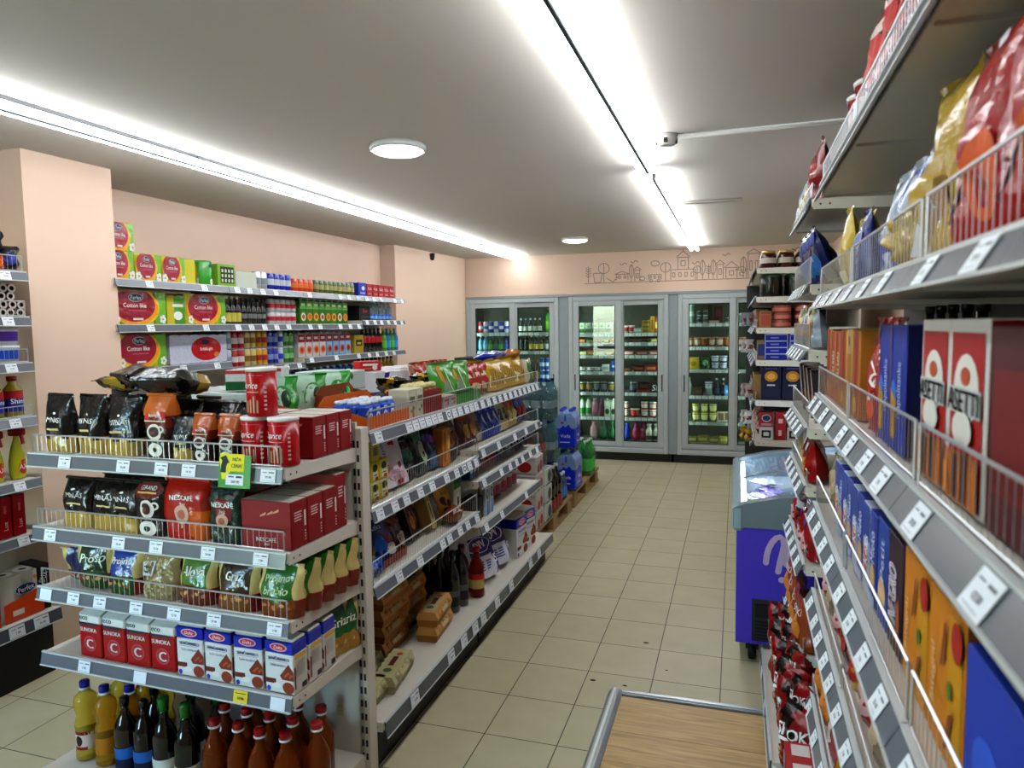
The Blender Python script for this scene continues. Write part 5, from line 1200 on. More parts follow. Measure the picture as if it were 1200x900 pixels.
def case(c, items, w=.27, d=.20, h=.135):
    mb = MB(); bx(mb, -w/2, w/2, -d/2, d/2, 0, h, mat(c, 'gloss'), .008); front_art(mb, front(-d/2), w, h, items); front_art(mb, side(w/2), d, h, items); front_art(mb, side(-w/2, s=-1), d, h, items)
    T = top(h)
    for i in range(4):
        for j in range(3): disc(mb, T, -w*.375+w*.25*i, -d*.33+d*.33*j, .026, .026, mat('c8ccd0', 'metal'), 14)
    return Kind('drinks_case', 'drinks case', mb)
CS1 = case('cfc9c4', [('d', .15, .4, .2, .3, 'a82a24'), ('d', -.25, .3, .15, .25, '8a1a1a'), ('r', -.45, .45, .75, .9, 'b8b0aa')]); CS2 = case('c4c8c4', [('d', .1, .5, .25, .35, '22282a'), ('r', -.45, .45, .05, .12, '3a6a4a')])
row(CS1, [(-1.52, 5.03, .146+.138*i) for i in range(4)], .0, 'white and red drinks case', 'from the bottom of the stack by the shelving', 'white and red cases', .04)
row(CS2, [(-1.51, 5.25, .146+.138*i) for i in range(3)], .0, 'white drinks case with a black spot', 'from the bottom of its stack', 'white and black cases', .04)
COLA = mat('1a0a08', 'bottle'); CRD = mat('9a1218', 'gloss')
CP = film_pack(.045, .32, 3, 2, COLA, mat('e8e8e8', 'gloss'), CRD, None, (.35, .58))
place(CP, -1.55, 5.27, .562, .1, 'wrapped pack of dark cola bottles with white caps, atop cases')
place(CP, -1.83, 5.05, .146, 0, 'wrapped cola pack low on the near pallet behind the white cases')
place(CP, -1.83, 5.05, .49, .05, 'wrapped cola pack stacked on another behind the white cases')
place(CP, -1.84, 5.06, .834, .05, 'topmost wrapped cola pack behind the white cases')
CB2 = bottle_kind('cola_bottle', 'bottle', .05, .34, COLA, mat('c8ccd0', 'gloss'), CRD, None, .3, .3, .08, lz=(.02, .32), n=16)
row(CB2, [(-1.43, 5.47, .146), (-1.43, 5.575, .146), (-1.54, 5.47, .146), (-1.54, 5.58, .146), (-1.43, 5.69, .146), (-1.54, 5.69, .146)], 0, 'tall cola bottle with red label on pallet', 'from the camera, aisle side first', 'tall cola bottles', .2)
TEAL = mat('6fb0b8', 'liquid'); WAT = mat('b4d4e8', 'clear'); BWT = mat('2a4ad0', 'gloss')
BJ = film_pack(.052, .33, 3, 2, TEAL, mat('1c1c6a', 'gloss'), mat('8aa0a4'), None, (.3, .5))
place(BJ, -1.62, 5.86, .146, .0, 'teal water pack at the bottom with dark blue caps'); place(BJ, -1.62, 5.86, .50, .04, 'teal water pack stacked in the middle'); place(BJ, -1.62, 5.86, .854, -.03, 'teal water pack on top with dark blue caps')
LW = film_pack(.045, .33, 2, 3, WAT, mat('d8e4ee', 'gloss'), mat('6aa8c8'), None, (.3, .55)); place(LW, -1.66, 6.35, .146, 0, 'pale blue water pack at the bottom behind the blue packs'); place(LW, -1.66, 6.35, .50, 0, 'pale blue water pack stacked behind the upper blue pack')
def blue_pack():
    r, h = .043, .355; k = film_pack(r, h, 2, 3, WAT, mat('2a4ad0', 'gloss'), mat('2a4ac8'), None, (.1, .5))
    s = MB(); W_, D_ = 2*r+.006, 3*r+.006; B_ = mat('1f3fd0', 'film'); L_ = mat('9ab4e4', 'film')
    bx(s, -W_, W_, -D_, D_, .02, .2, B_, .012); prism(s, [(-W_+.001, .2), (W_-.001, .2), (W_-.006, .29), (W_*.55, .335), (-W_*.55, .335), (-W_+.006, .29)], 'y', -D_+.001, D_-.001, L_)
    for S in (front(-D_-.001), side(W_+.001)):
        shape(s, S, [(-.06, .185), (-.02, .225), (.0, .21), (.03, .235), (.065, .185)], B_, .001); text(s, S, 'Voda', 0, .13, .03, WHT, .12); rect(s, S, -.05, .04, .07, .076, WHT); disc(s, S, -.03, .25, .012, .012, mat('b83a4a'), 12, e=.002)
    rect(s, front(-D_-.001), -.008, .008, .265, .32, mat('2a5ac8')); k.parts.append(('printed_sleeve', s.mesh('printed_sleeve'), [])); return k
BP = blue_pack()
place(BP, -1.46, 6.33, .146, 0, 'bright blue water pack standing on the pallet'); place(BP, -1.47, 6.33, .525, .05, 'bright blue water pack stacked on top of another')
GP = film_pack(.045, .34, 2, 3, mat('6fd870', 'liquid'), mat('c8e0c8', 'gloss'), mat('4fd04a'), None, (.15, .5), sleeve=.7); place(GP, -1.46, 7.02, .146, 0, 'green lemonade pack at the fridge end of the pallets'); place(GP, -1.66, 7.0, .146, 0, 'green lemonade pack behind the aisle one')
row(bottle_kind('water_bottle', 'bottle', .03, .22, WAT, mat('d8e4ee', 'gloss'), mat('4a8ac8'), None, .3, .36), [(-1.43, 5.82, .146), (-1.43, 5.89, .146), (-1.43, 5.96, .146)], 0, 'small clear water bottle at the pallet edge', 'from the camera', 'small water bottles', .1)

# ================================================================ left wall shelves behind the pillar
LX = -3.23
YP_, MAR, ORP, GPK = 'd0c83a', 'a01838', 'f0a428', '7cb83a'
def cotton(w, h, d, big=True, k=4):
    mb = MB(); m = mat(YP_, 'film'); poly = []
    for j in range(k):
        for t in range(6): a = PI*t/5; poly.append((-w/2+w/k*(j+.5)-math.cos(a)*w/k/2, -d/2+.02-math.sin(a)*.02))
    poly += [(w/2, d/2), (-w/2, d/2)]
    prism(mb, poly, 'z', 0, h, [m]*(len(poly)+2))
    S = front(-d/2-.0005)
    rect(mb, S, w*.3, w*.5, 0, h, mat(GPK, 'film')); Sy = lambda a, b, e=0: (max(-w/2, min(w/2, a)), -d/2-.0005-e, max(.002, min(h-.002, b)))
    disc(mb, Sy, -w*.05, h*.5, w*.43, h*.56, mat('d8c83a', 'film'), 28, e=.001)
    # keep the ovals on the face
    def cl(a, b, e=0): return (max(-w/2, min(w/2, a)), -d/2-.0006-e, max(.002, min(h-.002, b)))
    disc(mb, cl, -w*.06, h*.54, w*.41, h*.55, mat(ORP, 'film'), 32, 3, .002); disc(mb, cl, -w*.08, h*.58, w*.37, h*.5, mat(MAR, 'film'), 32, 3, .003)
    disc(mb, cl, -w*.06, h*.8, w*.13, h*.12, mat('c8ccd8'), 20, e=.004); disc(mb, cl, -w*.06, h*.8, w*.12, h*.105, mat('1c2450'), 20, e=.005); text(mb, lambda a, b, e: cl(a, b, .007), 'Perfex', -w*.06, h*.8, h*.12, WHT, w*.19)
    text(mb, lambda a, b, e: cl(a, b, .005), 'Cotton like', -w*.08, h*.57, h*.13, WHT, w*.5); rect(mb, cl, -w*.2, w*.12, h*.4, h*.43, mat('b85a7a'), e=.004); rect(mb, cl, -w*.12, w*.06, h*.13, h*.19, mat('e0d8d0'), e=.004)
    for cx in (-w*.4, w*.42):
        for q in range(5): disc(mb, cl, cx+.014*math.cos(q*1.26), h*.16+.016*math.sin(q*1.26), .011, .011, mat('e8ece4'), 8, e=.006)
        disc(mb, cl, cx, h*.16, .007, .007, mat('d8a020'), 8, e=.007)
    t = top(h); shape(mb, t, [(x, y) for x, y in poly], mat('c8c0b0', 'film'))
    return Kind('paper_roll_pack', 'paper roll pack', mb)
CS_ = cotton(.185, .155, .14, k=2); CBG = cotton(.40, .19, .2, k=5); CND = cotton(.36, .19, .2, k=4)
row(CS_, [(LX-.09, 3.12+.195*i, 1.94) for i in range(3)], R90, 'yellow and maroon paper roll pack on the top wall shelf', 'from the pillar', 'small roll packs on top', .03)
place(CS_, LX-.09, 3.13, 2.097, R90, 'yellow and maroon roll pack stacked on top next to the pillar'); place(CS_, LX-.13, 3.672, 1.94, R90+1.3, 'yellow and maroon roll pack turned sideways beside the green roll')
place(CBG, LX-.12, 3.235, 1.69, R90, 'large maroon and yellow roll pack on the second shelf by the pillar'); place(CND, LX-.12, 3.775, 1.69, R90, 'large maroon and yellow roll pack second from the pillar'); place(CND, LX-.12, 3.24, 1.445, R90, 'large maroon and yellow roll pack on the third shelf')
gk_ = MB(); lathe(gk_, [(.062, 0), (.066, .01), (.066, .15), (.06, .158), (.02, .16)], mat('3fa02e', 'film'), 20); front_art(gk_, wrap(.067), .08, .16, [('d', .2, .15, .2, .12, 'e8ece0'), ('d', .2, .15, .08, .05, 'd8b020'), ('d', .1, .78, .2, .07, '1c2450')]); place(Kind('kitchen_roll', 'kitchen roll', gk_), LX-.08, 3.815, 1.94, R90, 'green wrapped kitchen roll on the top wall shelf')
place(box(.17, .14, .145, '8ab03c', [('r', -.35, .42, .15, .9, '2a3a1c')]+[('r', -.3+.17*i, -.2+.17*i, .2+.22*j, .34+.22*j, 'c8d0b8') for i in range(4) for j in range(3)]), LX-.08, 3.97, 1.94, R90, 'green pack with rows of dark and pale squares, top wall shelf')
place(box(.22, .16, .11, 'c8ccc0', []), LX-.09, 4.17, 1.94, R90, 'plain pale carton on the top wall shelf')
def cans(r, h, cfg, pts, desc, tail, grp):
    k = can_kind(r, h, mat(cfg[0], 'metal' if cfg[0] in ('c0c4c8', 'b8bcc4') else 'gloss'), mat(cfg[1]) if len(cfg) > 1 else None, z=(.3, .65)); row(k, pts, R90, desc, tail, grp, .4)
cans(.033, .125, ('c0c4c8', '8a9298'), [(LX-.05, 4.325+.07*i, 1.94) for i in range(2)], 'silver drink can on the top wall shelf', 'from the pillar', 'silver cans')
cans(.033, .125, ('2a34a8', 'c0c4c8'), [(LX-.05, 4.475+.07*i, 1.94) for i in range(4)], 'blue and silver energy drink can', 'from the pillar, top wall shelf', 'blue and silver cans')
cans(.033, .105, ('c8501c', 'd87a3a'), [(LX-.05, 4.775+.07*i, 1.94) for i in range(4)], 'orange drink can, lower layer on the top wall shelf', 'from the pillar', 'orange cans')
cans(.033, .11, ('5a6a2a', 'a8a070'), [(LX-.05, 5.07+.07*i, 1.94) for i in range(9)], 'green and brown drink can on the top wall shelf', 'from the pillar', 'green and brown cans')
place(box(.14, .14, .125, '2a34a0', [('d', .1, .6, .2, .15, 'c8ccd8'), ('r', -.3, .3, .2, .3, 'a8b0d8')]), LX-.09, 5.79, 1.94, R90, 'blue can multipack beside the red ones')
row(box(.105, .14, .12, 'a81824', [('t', 'Kola', 0, .65, .22, 'e8d8d8'), ('r', -.3, .3, .2, .3, 'd88a90')]), [(LX-.09, 5.925+.11*i, 1.94) for i in range(5)], R90, 'red drinks pack on the top wall shelf', 'from the pillar', 'red drinks packs', .02)
# second shelf
pk2 = bundle(.145, .16, .175, 2, mat('5a9a2a', 'film'), 0, lambda mb, S, w, d, h: front_art(mb, S, w, h, [('r', -.5, -.1, 0, 1, 'c8b832'), ('d', .1, .3, .25, .15, 'e8ece4'), ('r', -.2, .4, .6, .7, 'e0e4d8')])); place(Kind('paper_roll_pack', 'paper roll pack', pk2), LX-.1, 3.515, 1.69, R90, 'green and yellow end of a roll pack between two maroon ones')
BTA = bottle_kind('beer_bottle', 'bottle', .026, .175, DKG, mat('c8c4a0', 'gloss'), mat('c8bc5a'), None, .4, .36, lz=(.1, .45), n=10); BTB = bottle_kind('beer_bottle', 'bottle', .026, .165, DKG, mat('2a2a2a', 'gloss'), mat('7a7c78'), None, .4, .36, lz=(.25, .45), n=10)
row(BTA, [(LX-.05, 4.00+.054*i, 1.69) for i in range(3)], R90, 'dark bottle with yellow label on the second wall shelf', 'from the pillar', 'yellow labelled bottles', .3)
row(BTB, [(LX-.05, 4.165+.054*i, 1.69) for i in range(5)], R90, 'dark bottle with grey label on the second wall shelf', 'from the pillar', 'grey labelled bottles', .3)
for z, n in ((1.69, 'lower'), (1.783, 'upper')): cans(.031, .09, ('c8c4c4', 'b02a3a'), [(LX-.05, 4.475+.066*i, z) for i in range(5)], 'white and red can, %s layer, second wall shelf' % n, 'from the pillar', 'white and red cans, %s layer' % n)
def juice(c, c2, fr, band_='2f6a1c', w=.085, h=.195, topc=None):
    mb = MB(); d = .07; bx(mb, -w/2, w/2, -d/2, d/2, 0, h*.93, mat(c, 'gloss'), .002); prism(mb, [(-d/2, h*.93), (d/2, h*.93), (.004, h), (-.004, h)], 'x', -w/2+.002, w/2-.002, mat(topc or c, 'gloss'))
    front_art(mb, front(-d/2), w, h, [('r', -.5, .5, .62, .93, c2), ('r', -.3, .3, .74, .84, 'e4e4dc'), ('d', .0, .3, .4, .17, fr[0]), ('d', .0, .3, .22, .095, fr[1])])
    return Kind('juice_carton', 'juice carton', mb, ('cap', cap(.012, .018, mat('e0e0d8', 'gloss'), h*.955, (0, -.015))))
row([juice('3f7a2a', '5aa03a', ('d8c8b0', '9a4a2a')), juice('3f7a2a', '6aa83c', ('d8902a', 'b86a1c')), juice('4a8430', '6aa83c', ('d8a82a', 'a83a2a'))], [(LX-.055, 4.845+.09*i, 1.69) for i in range(8)], R90, 'green juice carton with round fruit on the second wall shelf', 'from the pillar', 'green juice cartons', .03)
place(box(.2, .14, .13, '141416', [('t', 'Zero', 0, .65, .2, 'c82a34'), ('r', -.4, .4, .2, .24, '6a6a70')]), LX-.09, 5.82, 1.725, R90, 'black drinks multipack with red lettering, second wall shelf')
row(bottle_kind('water_bottle', 'bottle', .034, .16, WAT, mat('c8d8e8', 'gloss'), mat('7aa8d8'), mat('3a6ad0'), .3, .36, lz=(.1, .35), n=10), [(LX-.06, 5.985+.075*i, 1.725) for i in range(6)], R90, 'clear water bottle on the second wall shelf', 'from the pillar', 'wall shelf water bottles', .2)
# third shelf
def softart(mb, S, w, d, h):
    disc(mb, S, w*.12, h*.5, w*.27, h*.42, mat('b81824', 'film'), 26); disc(mb, S, w*.1, h*.74, w*.07, h*.1, mat('2a2450'), 14, e=.001); text(mb, S, 'Soft&Light', w*.12, h*.48, h*.14, WHT, w*.36); disc(mb, S, w*.3, h*.28, w*.05, h*.09, mat('d88a2a'), 12, e=.001)
SFT = Kind('paper_roll_pack', 'paper roll pack', bundle(.50, .2, .18, 6, mat('c8cad8', 'film'), 0, softart)); place(SFT, LX-.12, 3.70, 1.445, R90, 'white toilet roll pack with a big red circle')
cc = [('b8bcc4', '8a9aa8'), ('a81c28', 'd8ccc8'), ('a81c28', 'd8ccc8'), ('c8b47a', '8a6a2a'), ('c8b47a', '8a6a2a'), ('c89a1c', 'a8301c'), ('c89a1c', 'a8301c'), ('22309a', '8a98c8'), ('22309a', '8a98c8'), ('b8c0d0', '2a44b0'), ('2f7a2a', '8ab87a'), ('2f7a2a', '8ab87a')]
nm = dict(b8bcc4='silver', a81c28='red and white', c8b47a='cream', c89a1c='yellow', **{'22309a': 'dark blue', '2f7a2a': 'green'}, b8c0d0='white and blue')
for z, lay in ((1.395, 'lower'), (1.522, 'upper')):
    cnt = {}
    for i, c in enumerate(cc):
        key = ('can', c); 
        if key not in _G: _G[key] = can_kind(.031, .122, mat(c[0], 'gloss'), mat(c[1]), z=(.3, .62))
        n = nm[c[0]]; cnt[n] = cnt.get(n, 0)+1
        place(_G[key], LX-.05, 3.985+.064*i, z, R90+random.uniform(-.4, .4), '%s drink can, %s, %s layer of the third wall shelf' % (n, ORD[cnt[n]-1] if cc.count(c) > 1 else 'single', lay), 'stacked cans, third wall shelf')
row(juice('c8c4c4', 'a82430', ('d87a2a', 'a8301c'), h=.19, topc='b8b4b4'), [(LX-.055, 4.81+.1*i, 1.43) for i in range(4)], R90, 'red and white juice carton with apple print', 'from the pillar, third wall shelf', 'apple juice cartons', .03)
row(juice('8ab0d0', 'a82430', ('c8602a', '5a2a14'), h=.19, topc='b8b4b4'), [(LX-.055, 5.21+.1*i, 1.43) for i in range(4)], R90, 'pale blue juice carton with orange print', 'from the pillar, third wall shelf', 'orange juice cartons', .03)
place(box(.16, .14, .16, 'a8923a', [('r', -.35, .35, .4, .75, '1c1a14'), ('r', -.2, .2, .5, .6, 'c8b050')]), LX-.09, 5.70, 1.43, R90, 'gold and black multipack on the third wall shelf')
row(bottle_kind('cola_bottle', 'bottle', .036, .205, COLA, mat('1a1a1c', 'gloss'), mat('a81c28'), None, .32, .32, lz=(.42, .7), n=10), [(LX-.06, 5.83+.078*i, 1.43) for i in range(5)], R90, 'cola bottle with red label on the third wall shelf', 'from the pillar', 'wall shelf cola bottles', .2)
row([bottle_kind('lemonade_bottle', 'bottle', .036, .2, mat('4a9a2a', 'gloss'), mat('a8c83a', 'gloss'), mat('6ab83a'), None, .32, .32, n=10), bottle_kind('lemonade_bottle', 'bottle', .036, .2, mat('2a7ab0', 'gloss'), mat('3a9ac0', 'gloss'), mat('3a9ad0'), None, .32, .32, n=10)], [(LX-.06, 6.235+.08*i, 1.43) for i in range(4)], R90, 'green or blue lemonade bottle by the rear pillar', 'from the front pillar', 'green and blue bottles', .2)
# fourth shelf (only its upper edge shows over the middle shelving)
row(juice('22408a', '2a5ab0', ('c8c8d0', '2a4a9a'), h=.21), [(LX-.055, 4.80+.1*i, 1.125) for i in range(9)], R90, 'dark blue carton on the fourth wall shelf', 'from the pillar', 'dark blue cartons', .03)
row(bottle_kind('lemonade_bottle', 'bottle', .037, .23, mat('a8922a', 'gloss'), mat('4a6a2a', 'gloss'), mat('6a8a3a'), None, .32, .32, n=10), [(LX-.06, 5.75+.08*i, 1.125) for i in range(9)], R90, 'yellow lemonade bottle on the fourth wall shelf', 'from the pillar', 'yellow lemonade bottles', .2)

# ================================================================ shelves left of the pillar
NX = -3.135
def sock(c1, c2, seed): return bag(.09, .12, .07, c1, [('d', 0, .5, .3, .25, c2)], 'pillow', seed, name='glove_bundle', cat='gloves', wr=.012)
row([sock('141418', '4a52b0', 151), sock('141418', '1c1c20', 152), sock('1a1a20', '5a62c0', 153)], [(NX-.06, 2.14+.1*i, 1.93) for i in range(4)], R90, 'black bundle on the top shelf left of pillar', 'from the camera, lower layer', 'black bundles below', .4)
row([sock('141418', '2a2a34', 152), sock('141418', '4a52b0', 151)], [(NX-.07, 2.14+.12*i, 2.01) for i in range(3)], R90, 'black bundle stacked higher left of the pillar', 'from the camera', 'black bundles above', .5)
place(sock('c85a1c', 'e07a2a', 154), NX-.02, 2.36, 1.93, R90, 'orange ball shaped bundle among the black ones', None, 0, 0, .6)
tb = MB(); T = Matrix.Translation((0, -.15, .02)) @ Matrix.Rotation(-R90, 4, 'X'); lathe(tb, [(.0195, 0), (.02, .001), (.02, .3), (.0195, .301)], mat('4a403c'), 14, caps=False, T=T); lathe(tb, [(.0105, .3), (.0105, 0)], mat('171412'), 12, caps=False, T=T)
for z in (0, .301): 
    lathe(tb, [(.0105, z), (.0195, z+.0005)] if z else [(.0195, z), (.0105, z-.0005)], mat('c8bcb4'), 14, caps=False, T=T)
TUBE = Kind('bag_roll', 'bag roll', tb)
n = 0
for j in range(4):
    row(TUBE, [(NX-.17-.01*(j % 2), 2.20+.042*i+.021*(j % 2), 1.724+.037*j) for i in range(7 if j < 2 else 6)], R90, 'rolled dark bin bag showing its hollow end, %s layer' % ('bottom', 'second', 'third', 'top')[j], 'from the camera', 'bag rolls in the %s layer' % ('bottom', 'second', 'third', 'top')[j], .03)
pl = MB(); lathe(pl, [(.05, 0), (.085, .014), (.088, .016), (.05, .004), (0, .003)], mat('dfe4e6', 'gloss'), 24); PLT = Kind('foam_plate', 'plate', pl)
for i in range(4): place(PLT, NX-.08-.02*i, 2.24+.02*i, 1.514, R90, 'round white foam plate on edge, %s from the front' % ORD[i], 'foam plates', -1.35)
row(PLT, [(NX-.1, 2.13, 1.514+.008*i) for i in range(6)], R90, 'white foam plate in the flat stack', 'from the bottom', 'stacked foam plates', .2)
TB1 = tub_kind(.042, .048, .08, mat('d4d0dc', 'gloss'), mat('e4dce0', 'gloss'), mat('6a3aa8'), None, name='cleaner_tub', cat='tub'); TB2 = tub_kind(.042, .048, .075, mat('d4d8e4', 'gloss'), mat('e4e4ea', 'gloss'), mat('2a5ac0'), None, name='cleaner_tub', cat='tub')
place(TB2, NX-.055, 2.405, 1.514, R90, 'white tub with a blue band by the pillar'); place(TB1, NX-.055, 2.405, 1.594, R90, 'white tub with a purple band on top of the blue one')
SPB = bottle_kind('cleaner_bottle', 'bottle', .04, .17, mat('a8981c', 'gloss'), mat('a81820', 'gloss'), mat('2a348a'), mat('b01c28'), .28, .4, lz=(.15, .72), word='Shine', n=14); 
row(SPB, [(NX-.06, 2.235+.092*i, 1.264) for i in range(3)], R90, 'yellow cleaner bottle with red and blue label', 'from the camera, left of the pillar', 'yellow cleaner bottles', .15)
def spray():
    m = mat('b8b42a', 'gloss'); mb = MB(); lathe(mb, [(.034, 0), (.04, .01), (.042, .08), (.03, .14), (.014, .185), (.013, .2)], m, 16, 1, .7); front_art(mb, lambda a, b, e=0: (a, -.0296-e+abs(a)*.25, b), .06, .14, [('d', 0, .4, .4, .25, 'b83a2a'), ('t', 'AXI', 0, .4, .16, 'e8e4d8')])
    h = MB(); bx(h, -.016, .016, -.04, .03, .2, .235, mat('9a1820', 'gloss'), .006); prism(h, [(-.03, .2), (-.022, .2), (-.03, .16), (-.038, .162)], 'x', -.008, .008, mat('9a1820', 'gloss')); return Kind('spray_bottle', 'spray bottle', mb, ('trigger', h))
row(spray(), [(NX-.06, 2.21+.105*i, .974) for i in range(3)], R90+.3, 'yellow green spray bottle with a red trigger', 'from the camera, left of the pillar', 'spray bottles', .1)
AXB = bottle_kind('cleaner_bottle', 'bottle', .045, .21, mat('12161c', 'gloss'), mat('1a1c20', 'gloss'), mat('2f9a9a'), None, .2, .5, lz=(.1, .8), word='AX', n=14); place(AXB, NX-.05, 2.15, .72, R90, 'black and teal cleaner bottle beside the red boxes')
RXB = box(.058, .07, .19, '9a1220', [('t', 'Lux', 0, .3, .1, 'd8a8a8', 1.57), ('r', -.1, .1, .6, .8, 'c84a54')], k='gloss'); row(RXB, [(NX-.05, 2.245+.067*i, .72) for i in range(3)], R90, 'tall dark red box on the shelf left of pillar', 'from the camera', 'tall red boxes', .05)
ORK = MB(); 
def orange_pack():
    w, d, h = .19, .13, .21; mb = MB(); prism(mb, [(-w/2, -d/2+.02), (-w/4, -d/2), (0, -d/2+.012), (w/4, -d/2), (w/2, -d/2+.02), (w/2, d/2), (-w/2, d/2)], 'z', 0, h, mat('d8d4cc', 'film'))
    S = front(-d/2-.001); shape(mb, S, [(-w*.5, .0), (w*.5, 0), (w*.5, h*.5), (w*.3, h*.56), (-w*.5, h*.42)], mat('d4501c', 'film'), .001); disc(mb, S, .01, h*.66, w*.27, h*.12, mat('c8ccd8'), 22, e=.002); disc(mb, S, .01, h*.66, w*.25, h*.105, mat('1c2a5c'), 22, e=.003); text(mb, lambda a, b, e: S(a, b, .0055), 'Perfex', .01, h*.66, h*.12, WHT, w*.4, .1); rect(mb, S, -w*.3, -w*.02, h*.12, h*.24, mat('e4d8cc'), e=.003); disc(mb, S, w*.3, h*.85, w*.05, h*.05, mat('d88a3a'), 10, e=.002)
    t = top(h)
    for x in (-w/4, w/4): disc(mb, t, x, 0, .04, .04, mat('e8e4dc'), 16); disc(mb, t, x, 0, .017, .017, mat('4a4440'), 12, e=.001)
    return Kind('paper_roll_pack', 'paper roll pack', mb)
OP = orange_pack(); row(OP, [(NX-.09, 2.17, .323), (NX-.09, 2.38, .323)], R90, 'orange and white kitchen roll pack on the bottom shelf', 'from the camera', 'orange roll packs', .05)
tr = MB(); T = Matrix.Translation((0, -.05, .052)) @ Matrix.Rotation(-R90, 4, 'X'); lathe(tr, [(.052, 0), (.052, .1)], mat('e4e0d8'), 22, caps=False, T=T)
for z, a, b_ in ((0, .052, .02), (.1, .02, .052)): lathe(tr, [(a, z), (b_, z)], mat('dcd8ce'), 22, caps=False, T=T)
lathe(tr, [(.02, .1), (.02, 0)], mat('6a6258'), 14, caps=False, T=T)
place(Kind('toilet_roll', 'toilet roll', tr), NX-.09, 2.19, .536, R90, 'loose white toilet roll lying on the orange pack'); place(Kind('toilet_roll', 'toilet roll', None) if False else OP, NX-.24, 2.26, .323, R90, 'orange and white roll pack of the back row')
place(box(.06, .14, .22, '141416', [('t', 'DUX', 0, .72, .13, 'e4e4e4', 1.2), ('r', -.3, .3, .3, .5, 'a8a8a8')]), NX-.1, 2.515-.02, .323, R90-.15, 'black box with white lettering at the end of bottom shelf', None, 0)
# ================================================================ goods in the fridges
def fill(ks, x0, z, pitch, n, desc, tail, grp, dy=.165, jit=.05):
    row(ks, [(x0+pitch*i, FY+dy, z+.0005) for i in range(n)], 0, desc, tail, grp, jit)
A1, A2, A3 = 'corner fridge', 'middle fridge', 'right fridge'
K = {}
for n, c, c2 in (('red', 'a81c28', 'c8c8cc'), ('wht', 'c8ccd8', '3a44b0'), ('pur', '3a3aa8', 'd8dce8'), ('grn', '3a8a2a', 'c8d8b0')): K[n] = can_kind(.032, .15, mat(c, 'gloss'), mat(c2), z=(.35, .6))
fill(K['red'], -3.17, 1.567, .07, 1, 'red drink can at the left end of the top shelf', 'in the '+A1, None)
fill([K['wht'], K['pur']], -3.10, 1.567, .07, 5, 'blue and white drink can on the top shelf', 'from the left, '+A1, 'blue cans in the fridge')
def fb(c, capc, lab, lab2=None, r=.033, h=.2, **kw): return bottle_kind('drink_bottle', 'bottle', r, h, mat(c, 'gloss'), mat(capc, 'gloss'), mat(lab), mat(lab2) if lab2 else None, n=12, **kw)
LB1, LB2, LB3, LB4 = fb('6aa8c8', 'c8d8e0', '8ac0d8', r=.032, h=.185), fb('2a6a3a', '3a8a3a', '5a9a3a', h=.18), fb('1f5a5a', '2a4a5a', '3a7a7a', h=.19), fb('24407a', '1f3a8a', '3a5aa8', h=.185)
fill([LB1], -3.175, 1.332, .068, 2, 'pale blue bottle on the second shelf', 'from the left, '+A1, 'pale blue fridge bottles'); fill([LB2, LB3], -3.035, 1.332, .068, 3, 'green or teal bottle on the second shelf', 'from the left, '+A1, 'green fridge bottles'); fill(LB4, -2.83, 1.332, .068, 2, 'dark blue bottle on the second shelf', 'from the left, '+A1, 'dark blue fridge bottles')
fill(fb('2f8a3a', '3aa04a', '5ab85a', h=.26), -3.17, .932, .075, 6, 'green bottle on the third shelf', 'from the left, '+A1, 'green bottles, third shelf', .14)
fill(fb('1c1410', 'a81c28', 'a81c28', h=.28), -3.17, .562, .08, 6, 'cola bottle on the fourth shelf', 'from the left, '+A1, 'cola bottles, left door')
SM = fb('1c2018', 'c8ccc8', 'c8ccc4', r=.028, h=.165, neck=.38); fill(SM, -2.625, 1.567, .062, 5, 'small dark bottle, top shelf', 'from the left, right door '+A1, 'small dark fridge bottles')
fill(fb('3fb01c', 'c8d83a', '6ac81c', '8ad82a', r=.042, h=.29), -2.255, 1.567, .075, 1, 'bright green lemonade bottle on the top shelf', 'in the '+A1, None)
fill(fb('141814', '2a2a2a', '2a3a2a', r=.03, h=.19), -2.62, 1.332, .064, 2, 'dark beer bottle on the second shelf', 'from the left, right door '+A1, 'dark beer bottles'); fill(fb('2a3a1c', 'c8c08a', 'c8b85a', r=.03, h=.185), -2.49, 1.332, .064, 3, 'green beer bottle with yellow label', 'from the left, second shelf '+A1, 'yellow labelled beers'); fill(fb('18181a', 'c8c8c8', 'a8a8a8', r=.03, h=.19), -2.29, 1.332, .064, 2, 'black bottle with a grey label', 'from the left, second shelf '+A1, 'grey labelled beers')
fill(fb('4a3a1c', '8a7a3a', '9a8a4a', r=.032, h=.27), -2.62, .932, .068, 4, 'brown beer bottle on the third shelf', 'from the left, right door '+A1, 'brown beer bottles')
BC = can_kind(.033, .155, mat('24489a', 'gloss'), mat('a8bcd8'), z=(.35, .65))
for z, l in ((.932, 'lower'), (1.088, 'upper')): fill(BC, -2.345, z, .07, 2, 'blue beer can, %s layer' % l, 'from the left, third shelf '+A1, 'blue beer cans, %s layer' % l)
fill(fb('2f8a2a', '3aa04a', '5ab85a', h=.27), -2.2, .932, .07, 1, 'green bottle at the right end of third shelf', 'in the '+A1, None)
WRC = box(.065, .06, .2, 'd8d4cc', [('r', -.5, .5, 0, .35, 'a82a30'), ('r', -.3, .3, .6, .8, '4a5a8a')]); fill(WRC, -2.6, .562, .072, 6, 'white and red carton, fourth shelf', 'from the left, right door '+A1, 'white and red fridge cartons')
